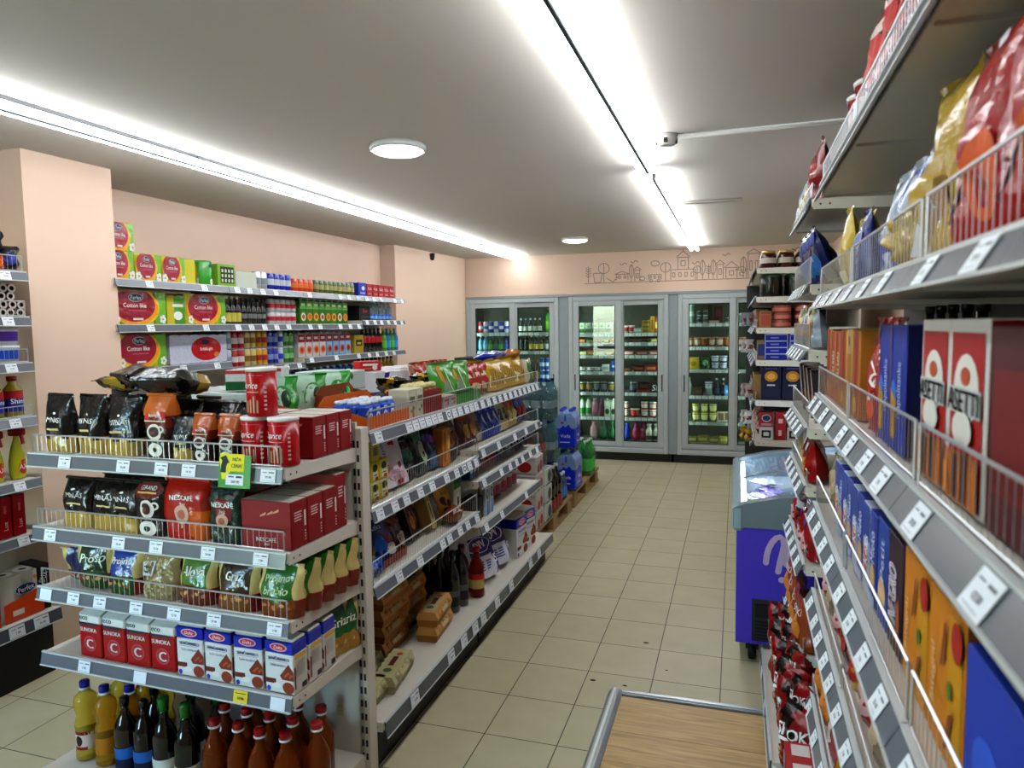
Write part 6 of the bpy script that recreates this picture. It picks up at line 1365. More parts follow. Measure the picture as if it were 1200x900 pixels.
# middle fridge, left door
MLK = box(.075, .07, .135, 'c8d4c4', [('r', -.5, .5, .1, .45, '3a6a3a'), ('d', 0, .7, .25, .15, '8ab08a')], name='milk_carton'); fill(MLK, -1.83, 1.547, .085, 5, 'white and green milk carton on the top shelf', 'from the left, '+A2, 'white and green milk cartons')
def slab(w, h, c, c2, nme='cheese_pack', cat='pack'): return box(w, .1, h, c, [('r', -.4, .4, .3, .7, c2)], name=nme, cat=cat, k='film')
fill([slab(.09, .05, 'c85a1c', 'd8a04a'), slab(.09, .045, '4a7a2a', 'a8b85a'), slab(.09, .05, '9a1c1c', 'b84a3a'), slab(.09, .05, 'b8902a', 'd8c070')], -1.83, 1.432, .1, 5, 'flat coloured pack on the second shelf', 'from the left, '+A2, 'flat packs, second shelf')
fill([slab(.1, .05, 'c8bc84', 'e0d8b0'), slab(.1, .06, 'a8843a', 'd8c060')], -1.82, 1.278, .11, 4, 'cream cheese slab on the third shelf', 'from the left, '+A2, 'cheese slabs')
TBW = tub_kind(.042, .048, .05, mat('1c1e22', 'gloss'), mat('e0e0e0', 'gloss'), mat('d0d0d0')); fill(TBW, -1.83, 1.078, .1, 3, 'low black tub with a white lid', 'from the left, fourth shelf '+A2, 'black and white tubs')
WTB = slab(.09, .09, 'd8dcdc', 'b8bcc0', 'dairy_box', 'box'); fill(WTB, -1.53, 1.078, .1, 1, 'white dairy box on the fourth shelf', 'in the '+A2, None); fill(box(.06, .07, .13, '2a5ab0', [('r', -.3, .3, .4, .6, 'b8cce8')]), -1.435, 1.078, .07, 1, 'tall blue carton on the fourth shelf', 'in the '+A2, None)
JRM, JRL = mat('4a3e1c', 'gloss'), mat('a8a89a', 'metal')
JR = tub_kind(.038, .04, .115, JRM, JRL, mat('8a7a4a'), None, name='salad_jar', cat='jar'); JR2 = tub_kind(.04, .04, .12, mat('3a3e44', 'gloss'), JRL, mat('6a6e78'), None, name='salad_jar', cat='jar')
fill([JR, JR, JR2, JR2, JR], -1.83, .825, .09, 5, 'dark jar on the fifth shelf', 'from the left, '+A2, 'dark jars in the fridge')
fill(fb('c8d0c4', '2f8a3a', '2f8a3a', r=.035, h=.21, nr=.5, neck=.2), -1.835, .519, .08, 2, 'white yoghurt bottle with green label', 'from the left, sixth shelf '+A2, 'green labelled yoghurts'); fill(fb('b07a90', 'd8c8d0', 'b86a8a', r=.036, h=.21, nr=.5, neck=.2), -1.675, .519, .08, 1, 'pink yoghurt bottle on the sixth shelf', 'in the '+A2, None); fill(fb('7a2a4a', 'a85a7a', '8a3a5a', r=.034, h=.2, nr=.5, neck=.2), -1.59, .519, .08, 1, 'dark magenta yoghurt bottle on the sixth shelf', 'in the '+A2, None)
WCT = juice('c8d0c0', 'd0d8c8', ('5a6a5a', '2a3a2a'), w=.07, h=.215, topc='b8c8b0'); fill(WCT, -1.515, .519, .076, 2, 'white milk carton with a dark tree print', 'from the left, sixth shelf '+A2, 'white milk cartons')
fill(fb('c89aa0', 'd8b0b8', 'c8a0a8', r=.045, h=.2, nr=.5, neck=.35), -1.69, .238, .1, 1, 'pale pink round bottle on the fridge floor', 'in the '+A2, None); fill(fb('1f6a3a', '2a8a4a', '2f7a4a', r=.045, h=.2, nr=.5, neck=.35), -1.57, .238, .105, 2, 'green round bottle on the fridge floor', 'from the left, '+A2, 'green round bottles')
# middle fridge, right door
fill(tub_kind(.03, .034, .09, mat('c8b8b4', 'gloss'), mat('d8d4d0', 'gloss'), mat('a8302c')), -1.29, 1.547, .075, 2, 'small white and red tub on the top shelf', 'from the left, '+A2, 'white and red tubs'); fill(slab(.1, .06, '9aa8a4', 'c8d0cc'), -1.135, 1.547, .1, 1, 'pale grey pack on the top shelf', 'in the '+A2, None)
YCH = slab(.09, .05, 'b8a03c', '8a6a1c')
for k, l in enumerate(('bottom', 'middle', 'top')): fill(YCH, -1.04, 1.547+.052*k, .1, 1, 'yellow cheese pack, %s of its pile' % l, 'on the top shelf '+A2, None)
fill([box(.045, .07, .2, 'c8a83c', [('r', -.2, .2, .2, .8, 'a85a1c')]), box(.045, .07, .19, '9a5a1c', [('r', -.3, .3, .3, .7, 'd8c070')])], -.965, 1.547, .048, 3, 'upright yellow or orange pack on the top shelf', 'from the left, '+A2, 'upright yellow packs')
fill([slab(.1, .04, '3a1c20', '5a3a3c'), slab(.1, .045, '4a1a1c', '6a4a44')], -1.28, 1.432, .11, 3, 'dark meat pack on the second shelf', 'from the left, '+A2, 'dark meat packs'); fill(slab(.11, .05, 'b8b04a', 'd8d08a'), -.92, 1.432, .1, 1, 'yellow pack at the right end of the second shelf', 'in the '+A2, None)
fill([slab(.13, .055, 'a86a6c', 'd8b8b4'), slab(.14, .055, '8a4a4c', 'c89a98')], -1.25, 1.278, .16, 3, 'pink sliced ham pack on the third shelf', 'from the left, '+A2, 'ham packs')
fill([slab(.11, .05, '5a1a14', '9a4a30'), slab(.13, .08, '6a1c14', 'a85a3c'), slab(.13, .085, '8a2a18', 'c07a4a')], -1.27, 1.078, .145, 3, 'red brown sausage pack on the fourth shelf', 'from the left, '+A2, 'sausage packs')
fill(JR2, -1.20, .825, .1, 1, 'dark jar with pale lid at the left of the fifth shelf', 'in the '+A2, None); fill(box(.15, .1, .13, '3a1014', [('r', -.3, .3, .45, .8, '6a4a3c'), ('r', -.5, .5, 0, .3, '8a1a20')]), -1.06, .825, .1, 1, 'dark maroon box on the fifth shelf', 'in the '+A2, None)
sf = box(.15, .1, .13, '121214', [('t', 'Sfx', 0, .5, .55, 'e8e8e8', .1, .2)]); fill(sf, -.905, .825, .1, 1, 'black box with white handwriting on the fifth shelf', 'in the '+A2, None)
RCP = tub_kind(.035, .042, .09, mat('b01c20', 'gloss'), mat('d8d0cc', 'gloss'), mat('c8c0b8')); RTB = tub_kind(.045, .055, .1, mat('a01c1e', 'gloss'), mat('d8ccc8', 'gloss'), mat('c84a44'))
fill(RCP, -1.29, .519, .1, 1, 'red and white cup at the left of the sixth shelf, bottom', 'in the '+A2, None); fill(RCP, -1.29, .614, .1, 1, 'red and white cup stacked on the left one, sixth shelf', 'in the '+A2, None); fill(RTB, -1.175, .519, .1, 1, 'wide red tub with white lid on the sixth shelf', 'in the '+A2, None)
fill(RCP, -1.06, .519, .1, 2, 'red cup of the lower layer', 'from the left, sixth shelf '+A2, 'red cups, lower layer'); fill(RCP, -1.06, .614, .1, 2, 'red cup of the upper layer', 'from the left, sixth shelf '+A2, 'red cups, upper layer'); fill(tub_kind(.03, .034, .11, mat('a8843a', 'gloss'), mat('d8c8a0', 'gloss')), -.88, .519, .1, 1, 'small amber tub at the right end of the sixth shelf', 'in the '+A2, None)
fill(fb('24389a', '3a5ac8', '2a48a8', r=.04, h=.19, nr=.5, neck=.3), -1.27, .238, .1, 1, 'blue bottle on the floor, right door', 'in the '+A2, None); fill(fb('b02a7a', 'd84a9a', 'b83a4a', r=.045, h=.2, nr=.55, neck=.35), -1.16, .238, .1, 1, 'bright pink bottle on the floor', 'in the '+A2, None); fill(fb('8a1a4a', 'a82a5a', '9a2a4a', r=.04, h=.2, nr=.5, neck=.3), -1.065, .238, .1, 1, 'magenta bottle on the floor', 'in the '+A2, None)
fill(fb('d8dccc', 'e8e8e0', '3a4438', r=.04, h=.19, nr=.55, neck=.38, lz=(.1, .35)), -1.0, .238, .088, 3, 'white milk bottle with dark label on the floor', 'from the left, '+A2, 'white milk bottles', .12)
# right fridge
WCU = tub_kind(.034, .042, .11, mat('c8d0cc', 'gloss'), mat('d8dcdc', 'gloss'), mat('8aa09a'))
for z, l in ((1.652, 'lower'), (1.768, 'upper')): fill(WCU, -.515, z, .1, 1, 'white cup of the %s layer on the top shelf' % l, A3, None)
SCU = tub_kind(.026, .03, .075, mat('b8bcbc', 'gloss'), mat('3a3e3e', 'gloss'), mat('4a4e4e'))
for z, l in ((1.652, 'lower'), (1.735, 'upper')): fill(SCU, -.42, z, .07, 2, 'grey cup with dark lid, %s layer' % l, 'from the left, top shelf '+A3, 'grey cups, %s layer' % l)
fill(box(.1, .08, .2, '5a1a24', [('r', -.3, .3, .4, .8, '7a3a40')]), -.21, 1.652, .1, 1, 'tall maroon box on the top shelf', 'in the '+A3, None, .3); fill(slab(.12, .035, 'b88a84', 'd8c0b8'), -.25, 1.652, .1, 1, 'flat pink pack on the top shelf', 'in the '+A3, None); fill(SCU, -.1, 1.652, .07, 1, 'single grey cup at the right of the top shelf', 'in the '+A3, None)
RPU = tub_kind(.032, .04, .105, mat('a85a3c', 'gloss'), mat('b88a6a', 'gloss'), mat('c8b8a0')); RP2 = tub_kind(.032, .04, .105, mat('8a5a2a', 'gloss'), mat('a8844a', 'gloss'), mat('a8602a'))
fill([RPU, RPU, RP2], -.525, 1.377, .085, 6, 'red brown dessert cup on the second shelf', 'from the left, '+A3, 'dessert cups')
fill(box(.13, .1, .14, 'b8a01c', [('d', 0, .5, .3, .2, '8a7a14'), ('r', -.45, -.3, 0, 1, 'a8821c')]), -.485, 1.109, .1, 1, 'yellow box on the third shelf', 'in the '+A3, None); fill(bag(.11, .16, .07, '1f5a2a', [('d', 0, .5, .3, .2, '8ab08a')], seed=161), -.345, 1.109, .1, 1, 'dark green bag on the third shelf', 'in the '+A3, None)
BWT2 = tub_kind(.034, .042, .075, mat('2a3a6a', 'gloss'), mat('d0d4dc', 'gloss'), mat('b8bccc'))
for z, l in ((1.109, 'lower'), (1.19, 'upper')): fill(BWT2, -.235, z, .092, 2, 'blue tub with white lid, %s layer' % l, 'from the left, third shelf '+A3, 'blue tubs, %s layer' % l)
fill(tub_kind(.028, .03, .1, mat('8a8e8e', 'gloss'), mat('b8bcbc', 'gloss')), -.06, 1.109, .1, 1, 'grey cup at the right of the third shelf', 'in the '+A3, None)
fill(fb('b8c0b8', 'd0d4d0', 'a8b0a8', r=.05, h=.2, nr=.5, neck=.4), -.54, .798, .1, 1, 'white rounded bottle on the fourth shelf', 'in the '+A3, None); fill(box(.12, .1, .1, '4a3a2a', [('r', -.35, .35, .2, .7, '6a5a44')]), -.425, .798, .1, 1, 'brown box on the fourth shelf', 'in the '+A3, None)
for z, l in ((.798, 'lower'), (.882, 'upper')): fill(BWT2 if z > .8 else WCU, -.305, z, .09, 1, 'white and blue tub, %s of the pile on the fourth shelf' % l, A3, None)
fill(fb('1c2034', 'b8bcc8', '3a4264', r=.032, h=.19), -.215, .798, .075, 2, 'dark blue bottle on the fourth shelf', 'from the left, '+A3, 'dark blue dairy bottles'); fill(box(.085, .08, .12, '4a8ab8', [('r', -.3, .3, .3, .6, '8ab8d8')]), -.085, .798, .1, 1, 'pale blue carton on the fourth shelf', 'in the '+A3, None)
YCU = tub_kind(.033, .042, .1, mat('b8b04a', 'gloss'), mat('c8c88a', 'gloss'), mat('d8d8a0'))
for z, l in ((.487, 'lower'), (.593, 'upper')): fill(YCU, -.45, z, .098, 3, 'yellow yoghurt cup of the %s layer' % l, 'from the left, fifth shelf '+A3, 'yellow cups, %s layer' % l)
fill(tub_kind(.03, .034, .1, mat('c8ccc0', 'gloss'), mat('3a6a5a', 'gloss'), mat('4a7a6a')), -.545, .487, .1, 1, 'white tub with green lid on the fifth shelf', 'in the '+A3, None)
row(box(.09, .006, .12, 'b8a890', [('r', -.35, .35, .15, .85, '6a5a4a')], name='picture_card', cat='card'), [(-.16+.05*i, FY+.14+.02*i, .489) for i in range(3)], .1, 'leaning brown card on the fifth shelf', 'from the left, '+A3, 'leaning cards', .1, -.25)
fill([slab(.11, .07, '8a8040', 'b8b070'), slab(.12, .08, 'a89a3c', 'c8c070')], -.49, .238, .125, 4, 'yellow green butter slab on the floor', 'from the left, '+A3, 'butter slabs')
fill(WCU, .02, 1.652, .09, 4, 'white cup, top shelf behind second door', 'from the left, '+A3, 'cups behind second door'); fill(RPU, .02, 1.377, .09, 4, 'dessert cup behind the second door', 'from the left, second shelf '+A3, 'dessert cups, second door')

# ---- ice creams in the freezer
for j, (y, nm_) in enumerate(((.06, 'near'), (.43, 'middle'), (.81, 'far'))):
    for i in range(2):
        for k in range(4):
            kk = ('ice', (i+k+j) % 6)
            if kk not in _G:
                mb, S = pouch(.11, .20, .03, solid(CREAM[kk[1]]), 'pillow', seed=200+kk[1], wr=.006); disc(mb, S, 0, .1, .035, .04, mat(('6a4ab0', 'd8d0e8', 'c85a7a', 'e8e0f0', '5a7ac8', 'e8d8c0')[kk[1]]), 14, 2, .002); _G[kk] = Kind('ice_cream_pack', 'ice cream', mb)
            place(_G[kk], .12+.28*i+.06*(k % 2), 3.49+y+.215+.045*k, .585+.034*(k % 3), .3*(k % 3), 'wrapped ice cream, %s in the %s %s basket of the freezer' % (ORD[k], nm_, 'aisle side' if i == 0 else 'rear'), 'ice creams in the freezer', 1.5)
# ================================================================ right hand run beside the camera
def rr(Y, t, z): return (.248-(2.47-Y)*.008+t+.012, Y, z)
RZ = -R90
def rrow(k, y0, pitch, n, t, z, desc, tail, grp, jit=.06, rx=0, s=1):
    """along the shelf from the far end towards the camera"""
    row(k, [rr(y0-pitch*i, t, z) for i in range(n)], RZ, desc, tail, grp, jit, rx, s)
FE = 'counted towards the camera'
# top shelf
RBG = bag(.15, .22, .06, '8a1218', [('d', 0, .5, .32, .22, 'b8342c'), ('r', -.3, .3, .7, .82, 'd8c8c0'), ('p', [(-.3, .1), (.1, .12), (0, .3)], 'c8b8b0')], seed=211)
rrow(RBG, 1.68, .16, 4, .036, 2.081, 'red bag on the topmost shelf beside the camera', FE, 'red bags on top', .1)
RCU = MB(); lathe(RCU, [(.036, 0), (.046, .12)], mat('a01824', 'gloss'), 18); lathe(RCU, [(.0415, .045), (.0455, .085)], mat('d8ccc8'), 18, caps=False); rl = MB(); lathe(rl, [(.049, .114), (.049, .124), (.044, .127), (0, .127)], mat('e4e0de', 'gloss'), 18)
rrow(Kind('snack_cup', 'snack cup', RCU, ('lid', rl)), 2.0, .12, 2, .05, 2.081, 'red cup with a white rim on the topmost shelf', FE, 'red cups on top')
rrow(bag(.12, .12, .06, '8a161c', [('d', 0, .5, .3, .25, 'c8b0a8')], seed=212), 2.40, .13, 2, .06, 2.081, 'small red packet on the topmost shelf', FE, 'small red packets on top')
place(bag(.17, .21, .07, '8a0f18', [('d', .1, .5, .2, .12, 'b84a44')], seed=213, wr=.012), .285, 2.80, 2.081, RZ, 'big red bag standing on the top shelf of the freezer bay')
row([bag(.1, .14, .05, 'c8b04a', [('r', -.3, .3, .3, .6, 'e0d8b0')], seed=214), bag(.1, .15, .05, 'c8ccd0', [('r', -.3, .3, .4, .7, '8a9ab8')], seed=215)], [(.275, 2.99+.1*i, 2.081) for i in range(4)], RZ, 'yellow or white bag, top shelf before freezer', 'counted away from the camera', 'yellow and white bags on top', .1)
# second shelf from top
RWH = bag(.19, .26, .09, 'a01216', [('p', [(-.25, .15), (.0, .12), (.12, .95), (-.08, .95)], 'd8d4dc'), ('d', .3, .3, .12, .2, 'c8641c')], seed=221, wr=.01)
rrow(RWH, .985, .17, 3, .052, 1.731, 'tall red and white bag on the second shelf', FE, 'tall red and white bags', .12)
GLD = bag(.17, .27, .08, 'b09430', [('p', [(-.3, .05), (-.1, .05), (-.05, .6), (-.25, .6)], 'c8c8d0'), ('d', .2, .3, .2, .15, '8a6a1c')], seed=222, wr=.014)
rrow(GLD, 1.19, .15, 1, .055, 1.731, 'gold foil bag with a gathered neck', 'next to the red bags', None, .1)
gpk, S = pouch(.13, .11, .08, solid(mat('b0984a', 'film')), 'pillow', 10, 12, 223, wr=.016); rrow(Kind('snack_bag', 'bag', gpk), 1.335, .1, 1, .05, 1.731, 'small crumpled gold packet by the wire guard', 'of the second shelf', None, .2, .2)
BLB = bag(.12, .2, .07, '1f3f9a', [('t', 'Chips', 0, .55, .13, 'b8c8e8', 1.57), ('r', -.5, .5, 0, .3, '24348a')], seed=224); SLB = bag(.12, .2, .07, 'a8b0bc', [('r', -.5, .5, 0, .35, '24349a'), ('p', [(-.3, .4), (-.1, .4), (0, .95), (-.2, .95)], 'e0e4ec')], seed=225)
rrow(BLB, 1.46, .11, 1, .06, 1.731, 'bright blue chips bag on the second shelf', 'beside the gold foil bag', None); rrow(SLB, 1.59, .12, 3, .06, 1.731, 'silver and blue bag on the second shelf', FE+' from the blue one'[:0], 'silver and blue bags', .12)
BLB2 = bag(.12, .19, .06, '2a3a7a', [('r', -.3, .3, .3, .7, '8a94b8')], seed=226); YLB = bag(.13, .21, .06, 'c0a82c', [('r', -.35, .35, .1, .25, 'd8d0a0')], seed=227)
rrow(BLB2, 1.94, .1, 1, .05, 1.731, 'dull blue bag on the second shelf', 'between silver and yellow bags', None); rrow(YLB, 2.08, .1, 1, .05, 1.731, 'yellow bag leaning out', 'at the far end of the second shelf', None, .1, .12); rrow(YLB, 2.24, .1, 2, .09, 1.731, 'yellow bag behind the leaning one', FE, 'yellow bags behind', .1)
NBL = bag(.14, .2, .07, '14245a', [('d', .1, .35, .3, .2, '2a6aa0'), ('d', -.2, .25, .15, .1, 'a8b83a'), ('r', -.4, .4, .7, .9, '1c3a8a')], seed=228)
row(NBL, [(.325, 2.79+.15*i, 1.787) for i in range(4)], RZ, 'dark blue bag leaning out over the rail', 'counted away from the camera', 'dark blue leaning bags', .12, .35)
# third shelf: tall biscuit boxes
def tall(c, items, w=.12, h=.215, d=.06, topc=None, sidec=None): return box(w, d, h, c, items, name='biscuit_box', cat='biscuit box', topc=topc, sidec=sidec)
HAS = tall('d8d0cc', [('r', -.43, .43, .03, .93, 'a8141a'), ('d', 0, .63, .33, .19, 'e0dcd4'), ('d', 0, .7, .13, .05, 'b85a3a'), ('r', -.43, .43, .5, .64, 'c8c8c8'), ('t', 'ASETTI', 0, .57, .12, '3a3e44', 0, 0, .04), ('d', 0, .42, .26, .1, 'dcd8d0'), ('r', -.43, .43, .03, .3, 'b8701c'), ('r', -.2, -.05, .05, .28, '4a2414'), ('r', .08, .22, .05, .3, '4a2414'), ('r', -.38, -.28, .05, .22, 'd8902a')], w=.145, h=.228, topc='c8c8cc', sidec='8a1014')
rrow(HAS, 1.115, .15, 2, .045, 1.421, 'white framed red wafer box with a white oval', FE, 'white framed wafer boxes', .0)
DRB = tall('5a0f16', [('r', -.4, .4, .2, .8, '7a141c')], w=.14, h=.22); rrow(DRB, .81, .15, 2, .045, 1.421, 'dark red biscuit box nearest the camera', FE, 'dark red boxes', 0)
BLX = tall('1c3a9a', [('p', [(-.45, .1), (-.1, .1), (-.05, .4), (-.45, .5)], 'b8902a'), ('d', -.25, .45, .2, .12, '3a7ad0'), ('t', 'Napolitanke', .22, .5, .17, 'c8d4f0', 1.57), ('r', -.5, -.42, 0, 1, '6a3a4a')], w=.112, h=.22, topc='2a3a7a', sidec='1a2458')
rrow(BLX, 1.475, .118, 2, .045, 1.421, 'blue wafer box with upright white lettering', FE, 'blue wafer boxes', .0); 
RSW = bag(.15, .235, .06, 'b0141a', [('t', 'Keks', .05, .5, .22, 'e8e0dc', 1.3, .2), ('r', -.3, -.1, .75, 1, '6a3a34'), ('d', .1, .2, .2, .08, 'd8502a')], seed=231)
rrow(RSW, 1.625, .15, 1, .045, 1.421, 'bright red pack with white swirling letters', 'beside the blue boxes', None)
rrow(RSW, 1.74, .15, 1, .09, 1.421, 'second red pack set further back', 'beside the striped boxes', None)
STB = tall('b0762c', [('r', -.2, .2, 0, 1, '9a1c18'), ('r', -.45, -.36, .05, .95, '8a5a1c'), ('d', 0, .15, .2, .1, 'd8a83a')], w=.1, h=.205); ORL = tall('a8401c', [('t', 'Keks keks', 0, .5, .3, 'd8c8b8', 1.57), ('r', -.5, -.35, 0, 1, 'b8843a'), ('r', .38, .5, 0, 1, 'b8843a')], w=.1, h=.2, sidec='a86a3a'); TAN = tall('b89a5a', [('r', -.3, .3, .3, .7, 'a86a2a'), ('d', 0, .85, .12, .06, '8a3a1a')], w=.1, h=.21)
rrow(STB, 1.885-.055, .1, 1, .045, 1.421, 'orange box with a red stripe and brown edge', 'beside the red pack', None, 0); rrow([TAN, STB, ORL, ORL, STB], 1.945+.0, -.108, 5, .045, 1.421, 'tan or orange biscuit box', 'counted away from the camera, third shelf', 'tan and orange boxes', 0)
# behind row, dark bottles
rrow(bottle_kind('sauce_bottle', 'bottle', .03, .25, mat('2a1a14', 'gloss'), mat('3a3a3a', 'gloss'), mat('4a3a34'), None, .35, .36), 2.35, .12, 5, .28, 1.421, 'dark bottle standing far back on the third shelf', FE, 'dark bottles far back', .2)
# fourth shelf
WBK2 = tall('b8c0d4', [('r', -.5, .5, .6, 1, '2a4a9a'), ('d', .0, .35, .3, .18, 'c87a5a'), ('t', 'Keks', .2, .5, .25, 'e4e8f4', 1.57)], w=.075, h=.19, sidec='24409a'); BBK2 = tall('24409a', [('d', 0, .3, .35, .15, 'c8a87a'), ('t', 'Mleko', .1, .65, .22, 'd8e0f4', 1.57), ('r', -.5, .5, 0, .12, 'b8c4e0')], w=.075, h=.19, sidec='1a2a6a')
rrow([WBK2, BBK2], 2.16, .083, 8, .05, 1.066, 'narrow blue and white biscuit box on the fourth shelf', FE, 'narrow blue boxes', 0)
BBG = tall('1f4a9a', [('d', 0, .3, .35, .15, 'd8b890'), ('t', 'Petit', .1, .65, .16, 'd8e0f4', 1.57)], w=.095, h=.2, sidec='14245a'); rrow(BBG, 1.475, .1, 1, .05, 1.066, 'wider blue biscuit box with a biscuit print', 'beside the purple box', None, 0)
PRB = tall('3a1034', [('t', 'NEGRO', -.1, .5, .3, 'e0d4e0', 1.57, 0, .04), ('d', .3, .3, .12, .2, 'a8603a')], w=.115, h=.205, sidec='24081c'); rrow(PRB, 1.36, .12, 1, .05, 1.066, 'dark purple box with upright white letters', 'on the fourth shelf', None, 0)
YOR = tall('c8861c', [('r', .1, .45, .05, .95, 'c8961c'), ('t', 'Integral', -.3, .45, .12, 'e0c8a0', 1.57), ('p', [(-.1, .55), (.0, .6), (.08, .9), (0, .85)], '8a4a14'), ('p', [(.1, .1), (.2, .15), (.32, .4), (.2, .35)], '8a4a14'), ('d', .2, .5, .06, .06, '5a7a2a'), ('d', .38, .85, .14, .12, 'a8201c')], w=.16, h=.215, sidec='8a4a14'); rrow(YOR, 1.20, .168, 2, .05, 1.066, 'yellow orange biscuit box with grain print', FE, 'yellow orange boxes', 0)
BLN = tall('1f4ab0', [('d', 0, .4, .3, .2, '3a6ad0')], w=.16, h=.2); rrow(BLN, .86, .16, 2, .05, 1.066, 'plain blue biscuit box nearest the camera', FE, 'plain blue boxes', 0)
TNB = bag(.13, .17, .07, '8a7a5a', [('d', 0, .5, .3, .25, 'b0a084')], seed=241); rrow(TNB, 2.36, .13, 2, .07, 1.066, 'tan bag on the fourth shelf', FE, 'tan bags', .15, .12)
RCH = bag(.15, .165, .08, 'a0121a', [('d', .05, .3, .3, .22, 'b88a2c'), ('r', -.25, .2, .68, .85, 'd8d4dc'), ('r', -.1, .1, .72, .82, '2a3a8a')], seed=242); row(RCH, [(.29, 2.80, 1.066), (.30, 2.96, 1.066)], RZ, 'red chips bag with a white and blue badge', 'counted away from the camera', 'red chips bags', .15, .1)
WBB = bag(.13, .18, .07, 'b8b0a0', [('d', 0, .5, .3, .22, '8a7a5a'), ('r', -.3, .3, .7, .85, '3a3a3a')], seed=243); row(WBB, [(.30, 3.11, 1.066), (.30, 3.25, 1.066)], RZ, 'pale bag behind the red chips', 'counted away from the camera', 'pale bags', .2, .1)
# freezer bay shelves: upright packs
WYB = bag(.1, .17, .07, 'c8bc94', [('d', 0, .4, .3, .25, 'a8863a'), ('r', -.3, .3, .7, .9, 'd8d8d4')], seed=244); row([WYB, bag(.11, .14, .07, '9aa4b0', [('r', -.3, .3, .3, .7, 'b87a3a')], seed=245), bag(.1, .15, .07, '2a4a9a', [('r', -.3, .3, .3, .7, 'b8bcc8')], seed=246)], [(.30, 3.34-.115*i, 1.552) for i in range(5)], RZ, 'pale, silver or blue bag behind the wire guard', 'from the far end, freezer bay', 'bags behind wire guard', .15, .1)
CHP = box(.09, .03, .2, '1c1416', [('r', -.42, .42, .05, .95, '2c2022'), ('r', -.5, -.42, 0, 1, 'a89a98'), ('r', .42, .5, 0, 1, 'a89a98'), ('d', 0, .4, .3, .15, 'a8742c')], name='chocolate_box', cat='chocolate box', sidec='8a7e7c', topc='8a7e7c', k='gloss')
row(CHP, [(.315+.012*(i % 2), 2.78+.075*i, 1.275) for i in range(8)], RZ+.5, 'dark chocolate box set at a slant', 'counted away from the camera', 'slanted chocolate boxes', .1, .12)
# fifth to bottom shelves
RP1 = bag(.14, .17, .08, '9a121a', [('d', .1, .4, .3, .2, 'c8a0a0'), ('r', -.3, .2, .7, .82, '2a3a8a')], seed=251); BR1 = bag(.14, .17, .08, '2a1210', [('d', 0, .4, .32, .22, '9a1c1c'), ('r', -.4, .4, .7, .85, 'a8a8a8')], seed=252); YR1 = bag(.14, .17, .08, 'b8941c', [('d', 0, .4, .32, .22, 'a8201c'), ('r', -.4, .4, .72, .84, '9a1c1c')], seed=253); CRM1 = bag(.14, .17, .08, '8a7a64', [('d', 0, .5, .32, .22, 'a8987c')], seed=254)
rrow([RP1, CRM1, RP1, BR1, YR1], 2.38, .15, 12, .06, .776, 'snack bag on the fifth shelf', FE, 'bags on the fifth shelf', .15, .1)
OP1 = bag(.15, .18, .08, '9a4a1c', [('d', 0, .4, .32, .25, 'c8843a'), ('t', 'SMOKI', 0, .75, .14, 'e8e0d8', .1)], seed=255); PKW = bag(.15, .17, .08, 'a85a5c', [('d', 0, .5, .3, .2, 'd8c0b8')], seed=256)
rrow([OP1, OP1, PKW, YR1], 2.38, .16, 10, .05, .436, 'orange or pink peanut snack bag', FE+', sixth shelf', 'bags on the sixth shelf', .15, .12)
row([RP1, RP1, BR1], [(.29, 2.79+.15*i, .776) for i in range(4)], RZ, 'red or dark bag, fifth shelf by freezer', 'counted away from the camera', 'fifth shelf bags by freezer', .15, .12); row(OP1, [(.27, 2.79+.16*i, .436) for i in range(4)], RZ, 'orange peanut snack bag by the freezer', 'counted away from the camera', 'orange snack bags by freezer', .15, .12)
def smoki(seed):
    a, b = mat('8a1216', 'film'), mat('140c0c', 'film'); w, h = .2, .27
    mb, S = pouch(w, h, .11, lambda u, v: b if math.sin(u*3+v*5+seed) > .55 else a, 'pillow', 12, 16, seed, wr=.012)
    text(mb, S, 'SMOKI', 0, h*.74, h*.13, WHT, w*.7, .15, .1, bold=.05); disc(mb, S, 0, h*.4, w*.32, h*.2, mat('9a4a1c', 'film'), 18, 3, .002); rs = random.Random(seed)
    for i in range(26): disc(mb, S, rs.uniform(-w*.24, w*.24), h*.4+rs.uniform(-h*.14, h*.14), .011, .007, mat(rs.choice(('c07a34', 'd8984a', '7a3414'))), 8, 1, .004, rot=rs.random()*3)
    rect(mb, S, -w*.25, w*.2, h*.6, h*.64, WHT, 3, 1, .003); return Kind('peanut_puff_bag', 'snack bag', mb)
SKI = [smoki(261), smoki(262)]
row(SKI, [(.24, 3.24, .136), (.24, 3.07, .136), (.24, 2.90, .136), (.24, 2.73, .136), (.24, 2.56, .136), (.24, 2.39, .136)], RZ+.7, 'red and black peanut puff bag on the bottom shelf', 'counted towards the camera', 'peanut puff bags below', .2, .12)
row(SKI, [(.27, 3.16, .25), (.27, 2.96, .25), (.27, 2.76, .25), (.27, 2.50, .25)], RZ+.5, 'red peanut puff bag stacked on the lower ones', 'counted towards the camera', 'peanut puff bags above', .3, .25, .75)
DISCS = [('r', -.42, -.12, .1, .5, 'd8d0cc'), ('d', -.27, .72, .15, .2, 'd8d4d0'), ('r', .1, .42, .1, .5, 'd8d0cc'), ('d', .26, .72, .15, .2, 'd8d4d0'), ('d', 0, .8, .05, .1, '2a3a8a')]
rb = MB(); bx(rb, -.1, .1, -.07, .07, 0, .105, mat('a8101c'), .002); front_art(rb, front(-.07), .2, .105, DISCS); front_art(rb, side(.1), .14, .105, DISCS); front_art(rb, side(-.1, s=-1), .14, .105, DISCS); front_art(rb, lambda a, b, e=0: (a, -.065+b, .105+e), .2, .13, DISCS); RWX = Kind('carton_box', 'box', rb)
